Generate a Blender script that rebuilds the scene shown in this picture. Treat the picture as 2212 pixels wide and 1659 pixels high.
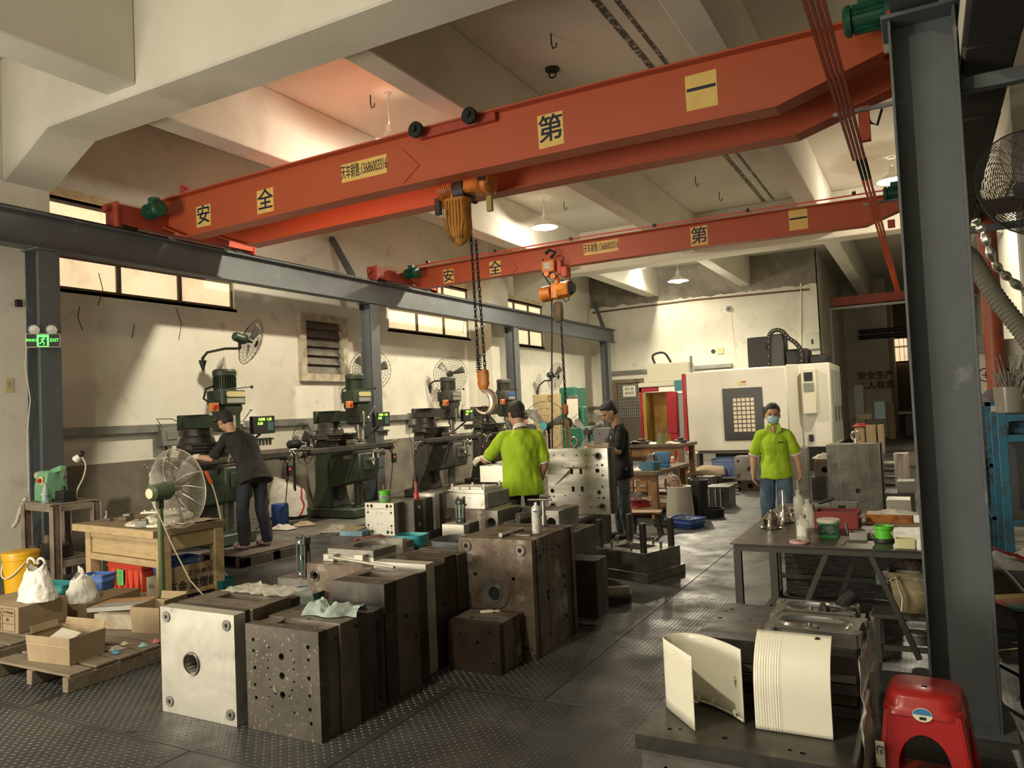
import bpy, math, random
from math import pi, sin, cos, radians
from mathutils import Vector, Matrix, Euler, noise
import numpy as np

random.seed(7)
S = bpy.context.scene
for o in list(bpy.data.objects): bpy.data.objects.remove(o)
COL = S.collection

# ------------------------------------------------------------------ camera
CAMH = 1.65
R_ = ((0.878, -0.057, -0.475), (0.476, 0.011, 0.879), (-0.045, -0.998, 0.037))   # rows world axes, columns: right, down, forward
_f = Vector((R_[0][2], R_[1][2], R_[2][2])).normalized()
_d = Vector((R_[0][1], R_[1][1], R_[2][1])); _d = (_d - _f * _d.dot(_f)).normalized()
_r = _d.cross(_f).normalized()
cam = bpy.data.cameras.new('camera'); camo = bpy.data.objects.new('camera', cam); COL.objects.link(camo)
cam.sensor_width = 36; cam.lens = 1650 / 2212 * 36; cam.clip_start = .05; cam.clip_end = 200
camo.matrix_world = Matrix(((_r.x, -_d.x, -_f.x, 0), (_r.y, -_d.y, -_f.y, 0), (_r.z, -_d.z, -_f.z, CAMH), (0, 0, 0, 1)))
S.camera = camo

def at(px, py, x=None, y=None, z=None):
    """surveyed point: the spot on the plane x=.., y=.. or z=.. seen at a photograph position"""
    w = _r * (px - 1106) + _d * (py - 829.5) + _f * 1650
    if z is not None: t = (z - CAMH) / w.z
    elif x is not None: t = x / w.x
    else: t = y / w.y
    return Vector((0, 0, CAMH)) + w * t
def hz(px, py, g):
    """height above floor of photograph position over ground point g"""
    w = _r * (px - 1106) + _d * (py - 829.5) + _f * 1650
    return CAMH + math.hypot(g[0], g[1]) / math.hypot(w.x, w.y) * w.z

# ------------------------------------------------------------------ render look
S.view_settings.view_transform = 'Standard'; S.view_settings.look = 'None'
S.view_settings.exposure = 0.30; S.view_settings.gamma = 1; S.view_settings.use_curve_mapping = False

# ------------------------------------------------------------------ world and lights
W = bpy.data.worlds.new('world'); S.world = W; W.use_nodes = True
bg = W.node_tree.nodes['Background']; bg.inputs[0].default_value = (1.0, .94, .82, 1); bg.inputs[1].default_value = .55
def area(name, loc, rot, sx, sy, power, color):
    l = bpy.data.lights.new(name, 'AREA'); l.shape = 'RECTANGLE'; l.size = sx; l.size_y = sy; l.energy = power; l.color = color
    o = bpy.data.objects.new(name, l); o.location = loc; o.rotation_euler = rot; COL.objects.link(o); return o
# daylight through the open shop doors behind the photographer
area('door_daylight', (-7.4, -2.2, 1.75), (radians(86), 0, radians(-24)), 3.6, 2.6, 400, (1.0, .90, .72))
LAMPS = []            # pendant lamps, filled in by the lamp builder
LAMP_POWER = 200

# ------------------------------------------------------------------ materials
MATS = {}
def mat(name, c, r=.6, m=0.0, c2=None, ns=4.0, ramp=(.42, .62), bump=0.0, bs=40.0, c3=None, ns3=1.3, ramp3=(.5, .65), emis=0, trans=0, alpha=1, stretch=None, rv=0.0, coat=0):
    if name in MATS: return MATS[name]
    M = bpy.data.materials.new(name); M.use_nodes = True; N = M.node_tree.nodes; L = M.node_tree.links
    b = N['Principled BSDF']
    b.inputs['Base Color'].default_value = (*c, 1); b.inputs['Roughness'].default_value = r; b.inputs['Metallic'].default_value = m
    if coat: b.inputs['Coat Weight'].default_value = coat
    if trans: b.inputs['Transmission Weight'].default_value = trans; b.inputs['IOR'].default_value = 1.3
    if alpha < 1: b.inputs['Alpha'].default_value = alpha
    if emis:
        b.inputs['Emission Color'].default_value = (*c, 1); b.inputs['Emission Strength'].default_value = emis
    M.diffuse_color = (*c, 1)
    if c2 or bump or rv:
        tc = N.new('ShaderNodeTexCoord'); src = tc.outputs['Object']
        if stretch:
            mp = N.new('ShaderNodeMapping'); mp.inputs['Scale'].default_value = stretch; L.new(src, mp.inputs[0]); src = mp.outputs[0]
        def nz(sc, det=6):
            n = N.new('ShaderNodeTexNoise'); n.inputs['Scale'].default_value = sc; n.inputs['Detail'].default_value = det; n.inputs['Roughness'].default_value = .62
            L.new(src, n.inputs['Vector']); return n
        if c2:
            n = nz(ns); rp = N.new('ShaderNodeValToRGB'); e = rp.color_ramp.elements
            e[0].position, e[1].position = ramp; e[0].color = (*c, 1); e[1].color = (*c2, 1)
            L.new(n.outputs[0], rp.inputs[0]); out = rp.outputs[0]
            if c3:
                n3 = nz(ns3, 5); r3 = N.new('ShaderNodeValToRGB'); e = r3.color_ramp.elements
                e[0].position, e[1].position = ramp3; e[0].color = (0, 0, 0, 1); e[1].color = (1, 1, 1, 1)
                L.new(n3.outputs[0], r3.inputs[0]); mx = N.new('ShaderNodeMixRGB'); mx.inputs[2].default_value = (*c3, 1)
                L.new(r3.outputs[0], mx.inputs[0]); L.new(out, mx.inputs[1]); out = mx.outputs[0]
            L.new(out, b.inputs['Base Color'])
            if emis: L.new(out, b.inputs['Emission Color'])
        if rv:
            n = nz(ns * 1.7); mr = N.new('ShaderNodeMapRange'); mr.inputs[1].default_value = .35; mr.inputs[2].default_value = .65
            mr.inputs[3].default_value = max(.05, r - rv); mr.inputs[4].default_value = min(1, r + rv)
            L.new(n.outputs[0], mr.inputs[0]); L.new(mr.outputs[0], b.inputs['Roughness'])
        if bump:
            n = nz(bs); bp = N.new('ShaderNodeBump'); bp.inputs['Strength'].default_value = bump; bp.inputs['Distance'].default_value = .02
            L.new(n.outputs[0], bp.inputs['Height']); L.new(bp.outputs[0], b.inputs['Normal'])
    MATS[name] = M; return M

# ------------------------------------------------------------------ mesh builder
def frame(p0, p1):
    d = (Vector(p1) - Vector(p0)); L = d.length; d = d.normalized() if L > 1e-9 else Vector((0, 0, 1))
    return Matrix.Translation(Vector(p0)) @ d.to_track_quat('Z', 'Y').to_matrix().to_4x4(), L
def T(x=0, y=0, z=0, rx=0, ry=0, rz=0, s=1):
    m = Matrix.Translation((x, y, z)) @ Euler((rx, ry, rz)).to_matrix().to_4x4()
    return m @ Matrix.Scale(s, 4) if s != 1 else m
class MB:
    def __init__(s): s.v = []; s.f = []
    def add(s, vs, fs, M=None):
        o = len(s.v)
        s.v += [tuple(M @ Vector(v)) for v in vs] if M is not None else [tuple(v) for v in vs]
        s.f += [tuple(i + o for i in f) for f in fs]; return s
    def box(s, x0, x1, y0, y1, z0, z1, M=None):
        vs = [(x, y, z) for z in (z0, z1) for y in (y0, y1) for x in (x0, x1)]
        return s.add(vs, [(0, 2, 3, 1), (4, 5, 7, 6), (0, 1, 5, 4), (2, 6, 7, 3), (0, 4, 6, 2), (1, 3, 7, 5)], M)
    def cbox(s, c, d, M=None):
        return s.box(c[0] - d[0] / 2, c[0] + d[0] / 2, c[1] - d[1] / 2, c[1] + d[1] / 2, c[2] - d[2] / 2, c[2] + d[2] / 2, M)
    def beam(s, p0, p1, w, h, roll=0):
        F, L = frame(p0, p1); F = F @ Matrix.Rotation(roll, 4, 'Z')
        return s.box(-w / 2, w / 2, -h / 2, h / 2, 0, L, F)
    def cyl(s, p0, p1, r, r2=None, n=16, M=None):
        F, L = frame(p0, p1); r2 = r if r2 is None else r2
        if M is not None: F = M @ F
        vs = [(r * cos(2 * pi * i / n), r * sin(2 * pi * i / n), 0) for i in range(n)] + [(r2 * cos(2 * pi * i / n), r2 * sin(2 * pi * i / n), L) for i in range(n)]
        fs = [(i, (i + 1) % n, n + (i + 1) % n, n + i) for i in range(n)] + [tuple(range(n - 1, -1, -1)), tuple(range(n, 2 * n))]
        return s.add(vs, fs, F)
    def lathe(s, prof, M=None, n=24):
        vs = []; fs = []
        for (r, z) in prof: vs += [(max(r, 1e-5) * cos(2 * pi * i / n), max(r, 1e-5) * sin(2 * pi * i / n), z) for i in range(n)]
        for k in range(len(prof) - 1):
            for i in range(n): fs.append((k * n + i, k * n + (i + 1) % n, (k + 1) * n + (i + 1) % n, (k + 1) * n + i))
        return s.add(vs, fs, M)
    def tube(s, pts, r, n=8, M=None, closed=False, rr=None):
        P = [Vector(p) for p in pts]; m = len(P); vs = []; fs = []; u = None
        for i in range(m):
            a = P[(i - 1) % m] if (closed or i > 0) else P[i]; b = P[(i + 1) % m] if (closed or i < m - 1) else P[i]
            t = (b - a).normalized()
            if u is None: u = t.orthogonal().normalized()
            u = (u - t * u.dot(t)); u = u.normalized() if u.length > 1e-6 else t.orthogonal().normalized()
            w = t.cross(u); q = rr[i] if rr else r
            vs += [P[i] + (u * cos(2 * pi * k / n) + w * sin(2 * pi * k / n)) * q for k in range(n)]
        for i in range(m if closed else m - 1):
            j = (i + 1) % m
            for k in range(n): fs.append((i * n + k, i * n + (k + 1) % n, j * n + (k + 1) % n, j * n + k))
        if not closed: fs += [tuple(range(n - 1, -1, -1)), tuple(range((m - 1) * n, m * n))]
        return s.add(vs, fs, M)
    def torus(s, c, axis, R, r, n=24, k=8, M=None, a0=0, a1=2 * pi):
        F, _ = frame(c, Vector(c) + Vector(axis)); full = abs(a1 - a0 - 2 * pi) < 1e-6
        pts = [F @ Vector((R * cos(a0 + (a1 - a0) * i / n), R * sin(a0 + (a1 - a0) * i / n), 0)) for i in range(n if full else n + 1)]
        return s.tube(pts, r, k, M, closed=full)
    def sph(s, c, r, n=12, M=None):
        r = (r, r, r) if not hasattr(r, '__len__') else r; m = n // 2 + 1; vs = []; fs = []
        for j in range(m + 1):
            th = pi * j / m
            for i in range(n):
                q = max(sin(th), 1e-4); vs.append((c[0] + r[0] * q * cos(2 * pi * i / n), c[1] + r[1] * q * sin(2 * pi * i / n), c[2] - r[2] * cos(th)))
        for j in range(m):
            for i in range(n): fs.append((j * n + i, j * n + (i + 1) % n, (j + 1) * n + (i + 1) % n, (j + 1) * n + i))
        return s.add(vs, fs, M)
    def prism(s, poly, z0, z1, M=None):
        n = len(poly); vs = [(p[0], p[1], z0) for p in poly] + [(p[0], p[1], z1) for p in poly]
        return s.add(vs, [tuple(range(n - 1, -1, -1)), tuple(range(n, 2 * n))] + [(i, (i + 1) % n, n + (i + 1) % n, n + i) for i in range(n)], M)
    def grid(s, fn, nu, nv, M=None, thick=0):
        vs = [fn(i / nu, j / nv) for j in range(nv + 1) for i in range(nu + 1)]
        fs = [(j * (nu + 1) + i, j * (nu + 1) + i + 1, (j + 1) * (nu + 1) + i + 1, (j + 1) * (nu + 1) + i) for j in range(nv) for i in range(nu)]
        return s.add(vs, fs, M)
    def loft(s, rings, M=None, cap=True):
        n = len(rings[0]); vs = [v for r in rings for v in r]; fs = []
        for k in range(len(rings) - 1):
            for i in range(n): fs.append((k * n + i, k * n + (i + 1) % n, (k + 1) * n + (i + 1) % n, (k + 1) * n + i))
        if cap: fs += [tuple(range(n - 1, -1, -1)), tuple(range((len(rings) - 1) * n, len(rings) * n))]
        return s.add(vs, fs, M)
    def holed(s, outline, holes, t, M=None, n=14):
        """flat plate in XY (thickness t, z 0..t) with real through holes (x, y, r) or polygons"""
        cu = bpy.data.curves.new('c', 'CURVE'); cu.dimensions = '2D'; cu.fill_mode = 'BOTH'; cu.extrude = t / 2
        loops = [outline]
        for h in holes:
            loops.append([(h[0] + h[2] * cos(2 * pi * i / n), h[1] + h[2] * sin(2 * pi * i / n)) for i in range(n)] if not hasattr(h[0], '__len__') else h)
        for lp in loops:
            sp = cu.splines.new('POLY'); sp.points.add(len(lp) - 1); sp.use_cyclic_u = True
            for p, q in zip(sp.points, lp): p.co = (q[0], q[1], 0, 1)
        o = bpy.data.objects.new('c', cu); me = o.to_mesh()
        vs = [(v.co.x, v.co.y, v.co.z + t / 2) for v in me.vertices]; fs = [tuple(p.vertices) for p in me.polygons]
        o.to_mesh_clear(); bpy.data.objects.remove(o); bpy.data.curves.remove(cu)
        return s.add(vs, fs, M)
    def text(s, txt, size, t, M=None, cx='CENTER', sx=1):
        """raised or printed lettering, in the XY plane, centred on the origin"""
        cu = bpy.data.curves.new('t', 'FONT'); cu.body = txt; cu.size = size; cu.extrude = t / 2; cu.align_x = cx; cu.align_y = 'CENTER'; cu.resolution_u = 3
        if t == 0: cu.fill_mode = 'FRONT'
        cu.offset = size * .012
        o = bpy.data.objects.new('t', cu); me = o.to_mesh()
        vs = [(v.co.x * sx, v.co.y, v.co.z + t / 2) for v in me.vertices]; fs = [tuple(p.vertices) for p in me.polygons]
        o.to_mesh_clear(); bpy.data.objects.remove(o); bpy.data.curves.remove(cu)
        return s.add(vs, fs, M)
    def mesh(s, name, m, smooth=35):
        me = bpy.data.meshes.new(name); me.from_pydata(s.v, [], s.f); me.validate(); me.update()
        if m is not None: me.materials.append(m)
        if smooth:
            me.polygons.foreach_set('use_smooth', [True] * len(me.polygons)); me.set_sharp_from_angle(angle=radians(smooth))
        return me
    def build(s, name, m, parent=None, label=None, smooth=35, loc=None, bev=0, kind=None):
        o = bpy.data.objects.new(name, s.mesh(name, m, smooth)); COL.objects.link(o)
        if parent is not None: o.parent = parent
        if loc is not None: o.location = loc
        if label: o['label'] = label
        if kind: o['kind'] = kind
        if bev:
            b = o.modifiers.new('bevel', 'BEVEL'); b.width = bev; b.segments = 1; b.limit_method = 'ANGLE'; b.angle_limit = radians(50)
        return o
def tag(o, label=None, cat=None, group=None, kind=None):
    if label: o['label'] = label
    if cat: o['category'] = cat
    if group: o['group'] = group
    if kind: o['kind'] = kind
    return o
def thing(name, label, cat, loc=(0, 0, 0), rz=0, group=None):
    o = bpy.data.objects.new(name, None); o.empty_display_size = .1; COL.objects.link(o)
    o.location = loc; o.rotation_euler = (0, 0, rz); return tag(o, label, cat, group)
def dup(o, loc=None, rz=None, label=None, parent=None, group=None, scale=None):
    c = o.copy(); COL.objects.link(c)
    if parent is not None: c.parent = parent
    if loc is not None: c.location = loc
    if rz is not None: c.rotation_euler = (0, 0, rz)
    if scale is not None: c.scale = scale
    if label: c['label'] = label
    if group: c['group'] = group
    for ch in o.children: dup(ch, parent=c)
    return c
def share(me, name, parent, M, m=None):
    """another object on shared mesh data"""
    o = bpy.data.objects.new(name, me); COL.objects.link(o); o.parent = parent; o.matrix_local = M; return o
def rrect(w, h, r, n=4, cx=0, cy=0):
    pts = []
    for (sx, sy, a) in ((1, 1, 0), (-1, 1, pi / 2), (-1, -1, pi), (1, -1, 1.5 * pi)):
        for i in range(n + 1):
            t = a + pi / 2 * i / n; pts.append((cx + sx * (w / 2 - r) + r * cos(t), cy + sy * (h / 2 - r) + r * sin(t)))
    return pts
def rect(w, h, cx=0, cy=0): return [(cx - w / 2, cy - h / 2), (cx + w / 2, cy - h / 2), (cx + w / 2, cy + h / 2), (cx - w / 2, cy + h / 2)]

def rag(mb, c, sx, sy, h, seed=0, n=18, M=None):
    """crumpled cloth heap"""
    def fn(u, v):
        x = (u - .5); y = (v - .5); d = math.hypot(x, y) * 2
        k = noise.noise(Vector((u * 5 + seed, v * 5, seed))) * .5 + .5; k2 = noise.noise(Vector((u * 12, v * 12 + seed, 3)))
        edge = max(0, 1 - d ** 3)
        return (c[0] + x * sx * (1 + .25 * k2), c[1] + y * sy * (1 + .25 * noise.noise(Vector((v * 8, seed, u * 8)))), c[2] + .004 + edge * h * (k + .25 * k2))
    return mb.grid(fn, n, n, M)

def spline(P, n=40):
    out = []
    for i in range(len(P) - 1):
        a, b, c, d = P[max(0, i - 1)], P[i], P[i + 1], P[min(len(P) - 1, i + 2)]
        for k in range(n // (len(P) - 1) + 1):
            t = k / (n // (len(P) - 1) + 1); out.append(.5 * ((2 * b) + (c - a) * t + (2 * a - 5 * b + 4 * c - d) * t * t + (3 * b - a - 3 * c + d) * t ** 3))
    return out + [P[-1]]
white_trim = mat('white_trim', (.75, .72, .62), .8)
# ------------------------------------------------------------------ palette
white_wall = mat('white_wall_paint', (.74, .71, .62), .9, c2=(.67, .64, .55), ns=1.1, c3=(.50, .46, .36), ns3=2.3, ramp3=(.60, .78), bump=.12, bs=18)
cement = mat('bare_cement', (.20, .18, .145), .95, c2=(.29, .265, .215), ns=1.6, c3=(.13, .115, .09), ns3=.7, bump=.25, bs=14)
dado_m = mat('cement_dado', (.17, .15, .118), .9, c2=(.24, .215, .17), ns=1.2, c3=(.11, .095, .072), ns3=.9, bump=.15, bs=20)
ceil_m = mat('ceiling_paint', (.70, .67, .58), .92, c2=(.64, .61, .52), ns=.8, c3=(.50, .45, .36), ns3=.5, ramp3=(.6, .8), bump=.12, bs=10)
steel_gray = mat('gray_blue_steel_paint', (.105, .118, .126), .5, c2=(.09, .10, .108), ns=2, c3=(.17, .18, .185), ns3=5, ramp3=(.62, .7))
rail_m = mat('rail_steel', (.03, .03, .03), .45, m=.3)
crane_red = mat('crane_red_paint', (.47, .095, .036), .5, c2=(.42, .085, .032), ns=.9, ramp=(.3, .8), bump=.03, bs=200)
crane_red2 = mat('dull_crane_red', (.42, .07, .035), .6, c2=(.33, .05, .03), ns=3)
sign_yel = mat('yellow_sign_vinyl', (.80, .56, .16), .5, c2=(.72, .50, .15), ns=6)
ink_blue = mat('navy_ink', (.012, .012, .05), .5)
ink_black = mat('black_ink', (.02, .02, .02), .6)
green_motor = mat('green_motor_paint', (.015, .10, .055), .4, c2=(.01, .06, .035), ns=8)
black_m = mat('black_plastic', (.015, .015, .015), .5)
black_rub = mat('black_rubber', (.012, .012, .012), .8)
win_m = mat('frosted_daylight_glass', (.95, .76, .46), .6, c2=(.90, .64, .36), ns=1.2, ramp=(.4, .75), c3=(.66, .42, .22), ns3=2.2, ramp3=(.55, .80), emis=.80)
frame_m = mat('window_frame_brown', (.18, .13, .08), .6, c2=(.11, .08, .05), ns=9)
sill_m = mat('window_reveal', (.72, .58, .36), .9, c2=(.55, .42, .25), ns=5)
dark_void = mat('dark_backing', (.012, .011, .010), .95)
galv = mat('galvanised_tray', (.30, .30, .28), .45, m=.5, c2=(.22, .22, .2), ns=3)
orange_m = mat('hoist_orange', (.62, .20, .025), .45, c2=(.38, .13, .02), ns=9, c3=(.05, .03, .02), ns3=6, ramp3=(.62, .72))
canvas_or = mat('grimy_orange_canvas', (.50, .22, .035), .8, c2=(.38, .155, .025), ns=9, c3=(.08, .045, .02), ns3=7, ramp3=(.53, .66), stretch=(1, 1, .35), bump=.3, bs=25)
chain_m = mat('dark_chain_steel', (.035, .03, .025), .5, m=.6)

WX = -10.4; BY = 25.4; SLAB = 6.35; JB = 5.4
def struct(o): o['kind'] = 'structure'; return o
floor_m = mat('worn_floor_steel', (.062, .062, .061), .47, m=.5, c2=(.10, .10, .098), ns=1.5, c3=(.042, .042, .041), ns3=.8, bump=.10, bs=22, rv=.16)
concrete_fl = mat('floor_concrete', (.095, .09, .075), .8, c2=(.07, .065, .052), ns=2, c3=(.15, .14, .12), ns3=4, bump=.2, bs=20)
# ---- floor: concrete slab and loose chequered steel sheets laid on it
fl = struct(MB().box(-11.2, 7, -3.2, 46, -.25, -.009).build('floor', concrete_fl))
sheets = []
for y0, y1, xs in ((-3.0, 2.67, (-9.4, -6.4, -3.4, -.4, 1.1)), (2.67, 3.95, (-9.4, -7.9, -4.9, -2.6, 1.3)), (3.95, 10.7, (-7.9, -6.4, -5.0, -3.5, -2.02, -.5, 1.0)),
                  (10.7, 16.5, (-7.9, -6.4, -5.0, -3.5, -2.05, -.5, 1.0)), (16.5, 25.2, (-7.9, -6.4, -5.0, -3.5, -2.05, -.5, 1.0))):
    for a, b in zip(xs, xs[1:]):
        g = .004; dz = random.uniform(0, .002)
        if y0 == 2.67 and a < -3: xs_z = 0
        sheets.append(((a, b, y0, y1), MB().box(a + g, b - g, y0 + g, y1 - g, -.009, -.001 + dz).build('steel_sheet', floor_m, fl, smooth=0, bev=.002)))
def treads(mb, x0, x1, y0, y1, s=.029):
    nx, ny = int((x1 - x0) / s), int((y1 - y0) / s); h = .0022; z = -.0005
    for j in range(ny):
        for i in range(nx):
            cx = x0 + (i + .5) * s; cy = y0 + (j + .5) * s; a = radians(36 if (i + j) % 2 else 126); L = .0112; w = .0030
            c, q = cos(a), sin(a); n = len(mb.v)
            mb.v += [(cx + c * L, cy + q * L, z), (cx - q * w, cy + c * w, z), (cx - c * L, cy - q * L, z), (cx + q * w, cy - c * w, z), (cx + c * L * .45, cy + q * L * .45, z + h), (cx - c * L * .45, cy - q * L * .45, z + h)]
            mb.f += [(n, n + 1, n + 4), (n + 1, n + 2, n + 5), (n + 1, n + 5, n + 4), (n + 2, n + 3, n + 5), (n + 3, n, n + 4), (n + 3, n + 4, n + 5)]
tread_m = mat('highlit_tread_ridges', (.125, .122, .115), .40, m=.65)  # ridges coloured paler than the sheets to paint in caught highlights
for (a, b, y0, y1), so in sheets:
    X0, X1, Y0, Y1 = max(a, -7.2), min(b, .9), max(y0, 2.0), min(y1, 6.6)
    if X1 - X0 < .3 or Y1 - Y0 < .3: continue
    if X1 < -5 and Y0 > 3.9: continue
    m_ = MB(); treads(m_, X0 + .02, X1 - .02, Y0 + .02, Y1 - .02)
    me = bpy.data.meshes.new('tread_pattern'); me.from_pydata(m_.v, [], m_.f); me.materials.append(tread_m)
    to = bpy.data.objects.new('tread_pattern', me); COL.objects.link(to); to.parent = so; to['kind'] = 'stuff'

# ---- left wall with openings for the high windows and the louvre
def wy(px, py=600): return at(px, py, x=WX).y
W3a, W3b = wy(1080, 650), wy(1171, 650)
wins = [(6.13, 9.3, 3.64, 4.90), (13.62, 17.05, 3.62, 4.90), (W3a, W3b, 3.62, 4.90)]
louv = (10.9, 12.0, 2.54, 3.62)
YZ = Matrix(((0, 0, 1, 0), (1, 0, 0, 0), (0, 1, 0, 0), (0, 0, 0, 1)))      # XY plate -> YZ plane, thickness along +X
out = [(-3.2, -.2), (BY + .2, -.2), (BY + .2, SLAB + .2), (-3.2, SLAB + .2)]
hol = [[(a, c), (b, c), (b, d), (a, d)] for a, b, c, d in wins + [louv]]
wl = struct(MB().holed(out, hol, .3, Matrix.Translation((WX - .3, 0, 0)) @ YZ).build('wall_left', white_wall, smooth=0))
MB().box(WX, WX + .012, -3, BY, 0, 1.18).build('cement_dado', dado_m, wl, 'bare cement band along foot of wall')
for y0, y1 in ((4.75, 5.88), (17.35, 18.35), (12.35, 12.42)):
    if y1 - y0 < .2: continue
    MB().box(WX, -9.92, y0, y1, 0, SLAB).build('pillar', white_wall, wl, bev=.01)
for i, (a, b, c, d) in enumerate(wins):
    w = struct(MB().box(WX - .02, WX + .0, a - .05, b + .05, c - .05, c).box(WX - .28, WX + .0, a - .0, b + .0, d, d + .05).build('window_%d' % (i + 1), sill_m))
    MB().box(WX - .03, WX + .06, a - .05, b + .1, d + .02, d + .13).build('lintel', sill_m, w)
    mb = MB(); xf = WX - .10
    n = 3; hw = (b - a) / n
    mb.box(xf, xf + .05, a, b, c, c + .045).box(xf, xf + .05, a, b, d - .05, d)
    mb.box(xf, xf + .05, a, b, 4.08, 4.13) if i != 9 else 0
    for k in range(n + 1): mb.box(xf - .01, xf + .06, a + k * hw - .035, a + k * hw + .035, c, d)
    mb.build('window_frame', frame_m, w)
    pm = None
    for k in range(n):
        for z0, z1 in ((c + .045, 4.08), (4.13, d - .05)):
            MB().box(xf + .015, xf + .025, a + k * hw + .035, a + (k + 1) * hw - .035, z0, z1).build('pane', win_m, w)
# louvre
a, b, c, d = louv
lv = struct(MB().holed([(a - .12, c - .12), (b + .12, c - .12), (b + .12, d + .1), (a - .12, d + .1)], [[(a + .03, c + .03), (b - .03, c + .03), (b - .03, d - .03), (a + .03, d - .03)]], .09, Matrix.Translation((WX, 0, 0)) @ YZ).build('window_4', mat('louvre_frame', (.50, .45, .34), .8, c2=(.33, .28, .2), ns=6), bev=.005))
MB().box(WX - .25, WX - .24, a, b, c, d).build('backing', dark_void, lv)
slat_m = mat('louvre_slat', (.16, .14, .11), .7, c2=(.10, .085, .07), ns=4)
for k in range(6):
    z = c + .08 + k * (d - c - .12) / 5.5
    MB().cbox((0, 0, 0), (.014, b - a - .08, .2), T(WX - .03, (a + b) / 2, z + .05, 0, radians(-24), 0)).build('slat', slat_m, lv)
# ---- back wall, bare cement above ragged paint line
X1 = -2.8
wb = struct(MB().box(WX - .3, X1, BY, BY + .3, 0, SLAB).build('wall_back', cement, smooth=0))
pts = [(WX, 0), (X1, 0)]; n = 90
for k in range(n + 1):
    u = k / n; pts.append((X1 + (WX - X1) * u, 5.22 + .07 * noise.noise(Vector((u * 22, 1, 0))) + .05 * noise.noise(Vector((u * 70, 5, 0)))))
XZ = Matrix(((1, 0, 0, 0), (0, 0, -1, 0), (0, 1, 0, 0), (0, 0, 0, 1)))     # XY plate -> XZ plane, thickness toward -Y
MB().prism(pts, 0, .012, Matrix.Translation((0, BY, 0)) @ XZ).build('paint_layer', white_wall, wb, smooth=0)
wc = struct(MB().box(X1 - .3, X1, BY + .02, 34, 0, SLAB).box(X1 - .3, -1.2, 34, 34.2, 0, SLAB).box(-1.4, -1.2, 34.2, 46, 0, SLAB).build('wall_corridor_left', white_wall, smooth=0))
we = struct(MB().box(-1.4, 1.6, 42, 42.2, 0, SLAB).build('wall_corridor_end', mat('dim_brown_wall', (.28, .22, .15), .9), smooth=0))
struct(MB().box(1.6, 1.8, 9.2, 46, 0, SLAB).build('wall_right', white_wall, smooth=0))
struct(MB().box(.9, 6.6, 9.0, 9.2, 0, SLAB).build('wall_partition', white_wall, smooth=0))
struct(MB().box(6.4, 6.6, -3, 9.0, 0, SLAB).build('wall_side', white_wall, smooth=0))
struct(MB().box(-1.5, 6.6, -3.2, -3, 0, SLAB).box(-10.4, -9.2, -3.2, -3, 0, SLAB).box(-9.2, -1.5, -3.2, -3, 3.8, SLAB).build('wall_front', white_wall, smooth=0))
# ---- ceiling slab, joists and haunched cross beams
ce = struct(MB().box(WX - .3, 6.6, -3.2, 46, SLAB, SLAB + .2).build('ceiling', ceil_m, smooth=0))
for xc, w in ((-8.06, .40), (-4.95, .33), (-1.80, .35), (1.4, .35), (4.6, .35)):
    for y0, y1 in ((-3.2, 5.3), (5.9, 18.7), (19.3, 46)):
        if y0 < 0 and -7 < xc < 2: continue
        if y0 < 0 and xc < -7: MB().box(-7.83, -7.33, y0, y1, 5.38, SLAB).build('joist', ceil_m, ce, smooth=0, bev=.015); continue
        if y0 == 19.3 and xc > 1.5: continue
        MB().box(xc - w / 2, xc + w / 2, y0, y1, JB if y0 > 0 else JB + .0, SLAB).build('joist', ceil_m, ce, smooth=0, bev=.015)
for y0, y1 in ((5.3, 5.92), (18.7, 19.3)):
    x0, x1 = (-9.93, 6.4) if y0 < 6 else (-9.93, 1.6)
    poly = [(x0, 4.80), (x0 + .95, 5.28), (x1 - .9, 5.28), (x1, 4.9), (x1, SLAB), (x0, SLAB)]
    MB().prism(poly, 0, y1 - y0, Matrix.Translation((0, y1, 0)) @ XZ).build('cross_beam', ceil_m, ce, smooth=0, bev=.02)
# patched conduit chase in the slab
MB().box(-3.13, -3.05, 6.0, 18.6, SLAB - .012, SLAB).build('plaster_seam', mat('patch_plaster', (.10, .09, .075), .95, c2=(.42, .39, .32), ns=14, ramp=(.5, .56)), ce)
MB().box(-2.90, -2.85, 6.0, 18.6, SLAB - .012, SLAB).build('plaster_patch', mat('patch_plaster', (.42, .39, .32), .95, c2=(.12, .11, .09), ns=14, ramp=(.5, .56)), ce)

# ---- runway beams on steel columns
def ibeam(mb, p0, p1, hgt, fw, tf, tw):
    """I beam along Y from y0 to y1 at x, z bottom"""
    (x, y0, z), y1 = p0, p1
    return mb.box(x - fw / 2, x + fw / 2, y0, y1, z, z + tf).box(x - fw / 2, x + fw / 2, y0, y1, z + hgt - tf, z + hgt).box(x - tw / 2, x + tw / 2, y0, y1, z + tf, z + hgt - tf)
rb = thing('runway_beam', 'long gray steel runway beam on columns beside the left wall', 'beam', (-9.4, 0, 0))
ibeam(MB(), (0, -3, 3.885), 24.95, .44, .20, .02, .014).build('beam', steel_gray, rb, bev=.003)
MB().box(-.035, .035, -3, 24.95, 4.325, 4.365).box(-.06, .06, -3, 24.95, 4.325, 4.335).build('rail', rail_m, rb)
rr = thing('runway_beam', 'gray steel runway beam on top of the near right column', 'beam', (.06, 0, 0))
ibeam(MB(), (0, -2.9, 3.60), 24.9, .66, .22, .02, .014).build('beam', steel_gray, rr)
MB().box(-.035, .035, -2.9, 24.9, 4.26, 4.31).build('rail', rail_m, rr)
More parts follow.
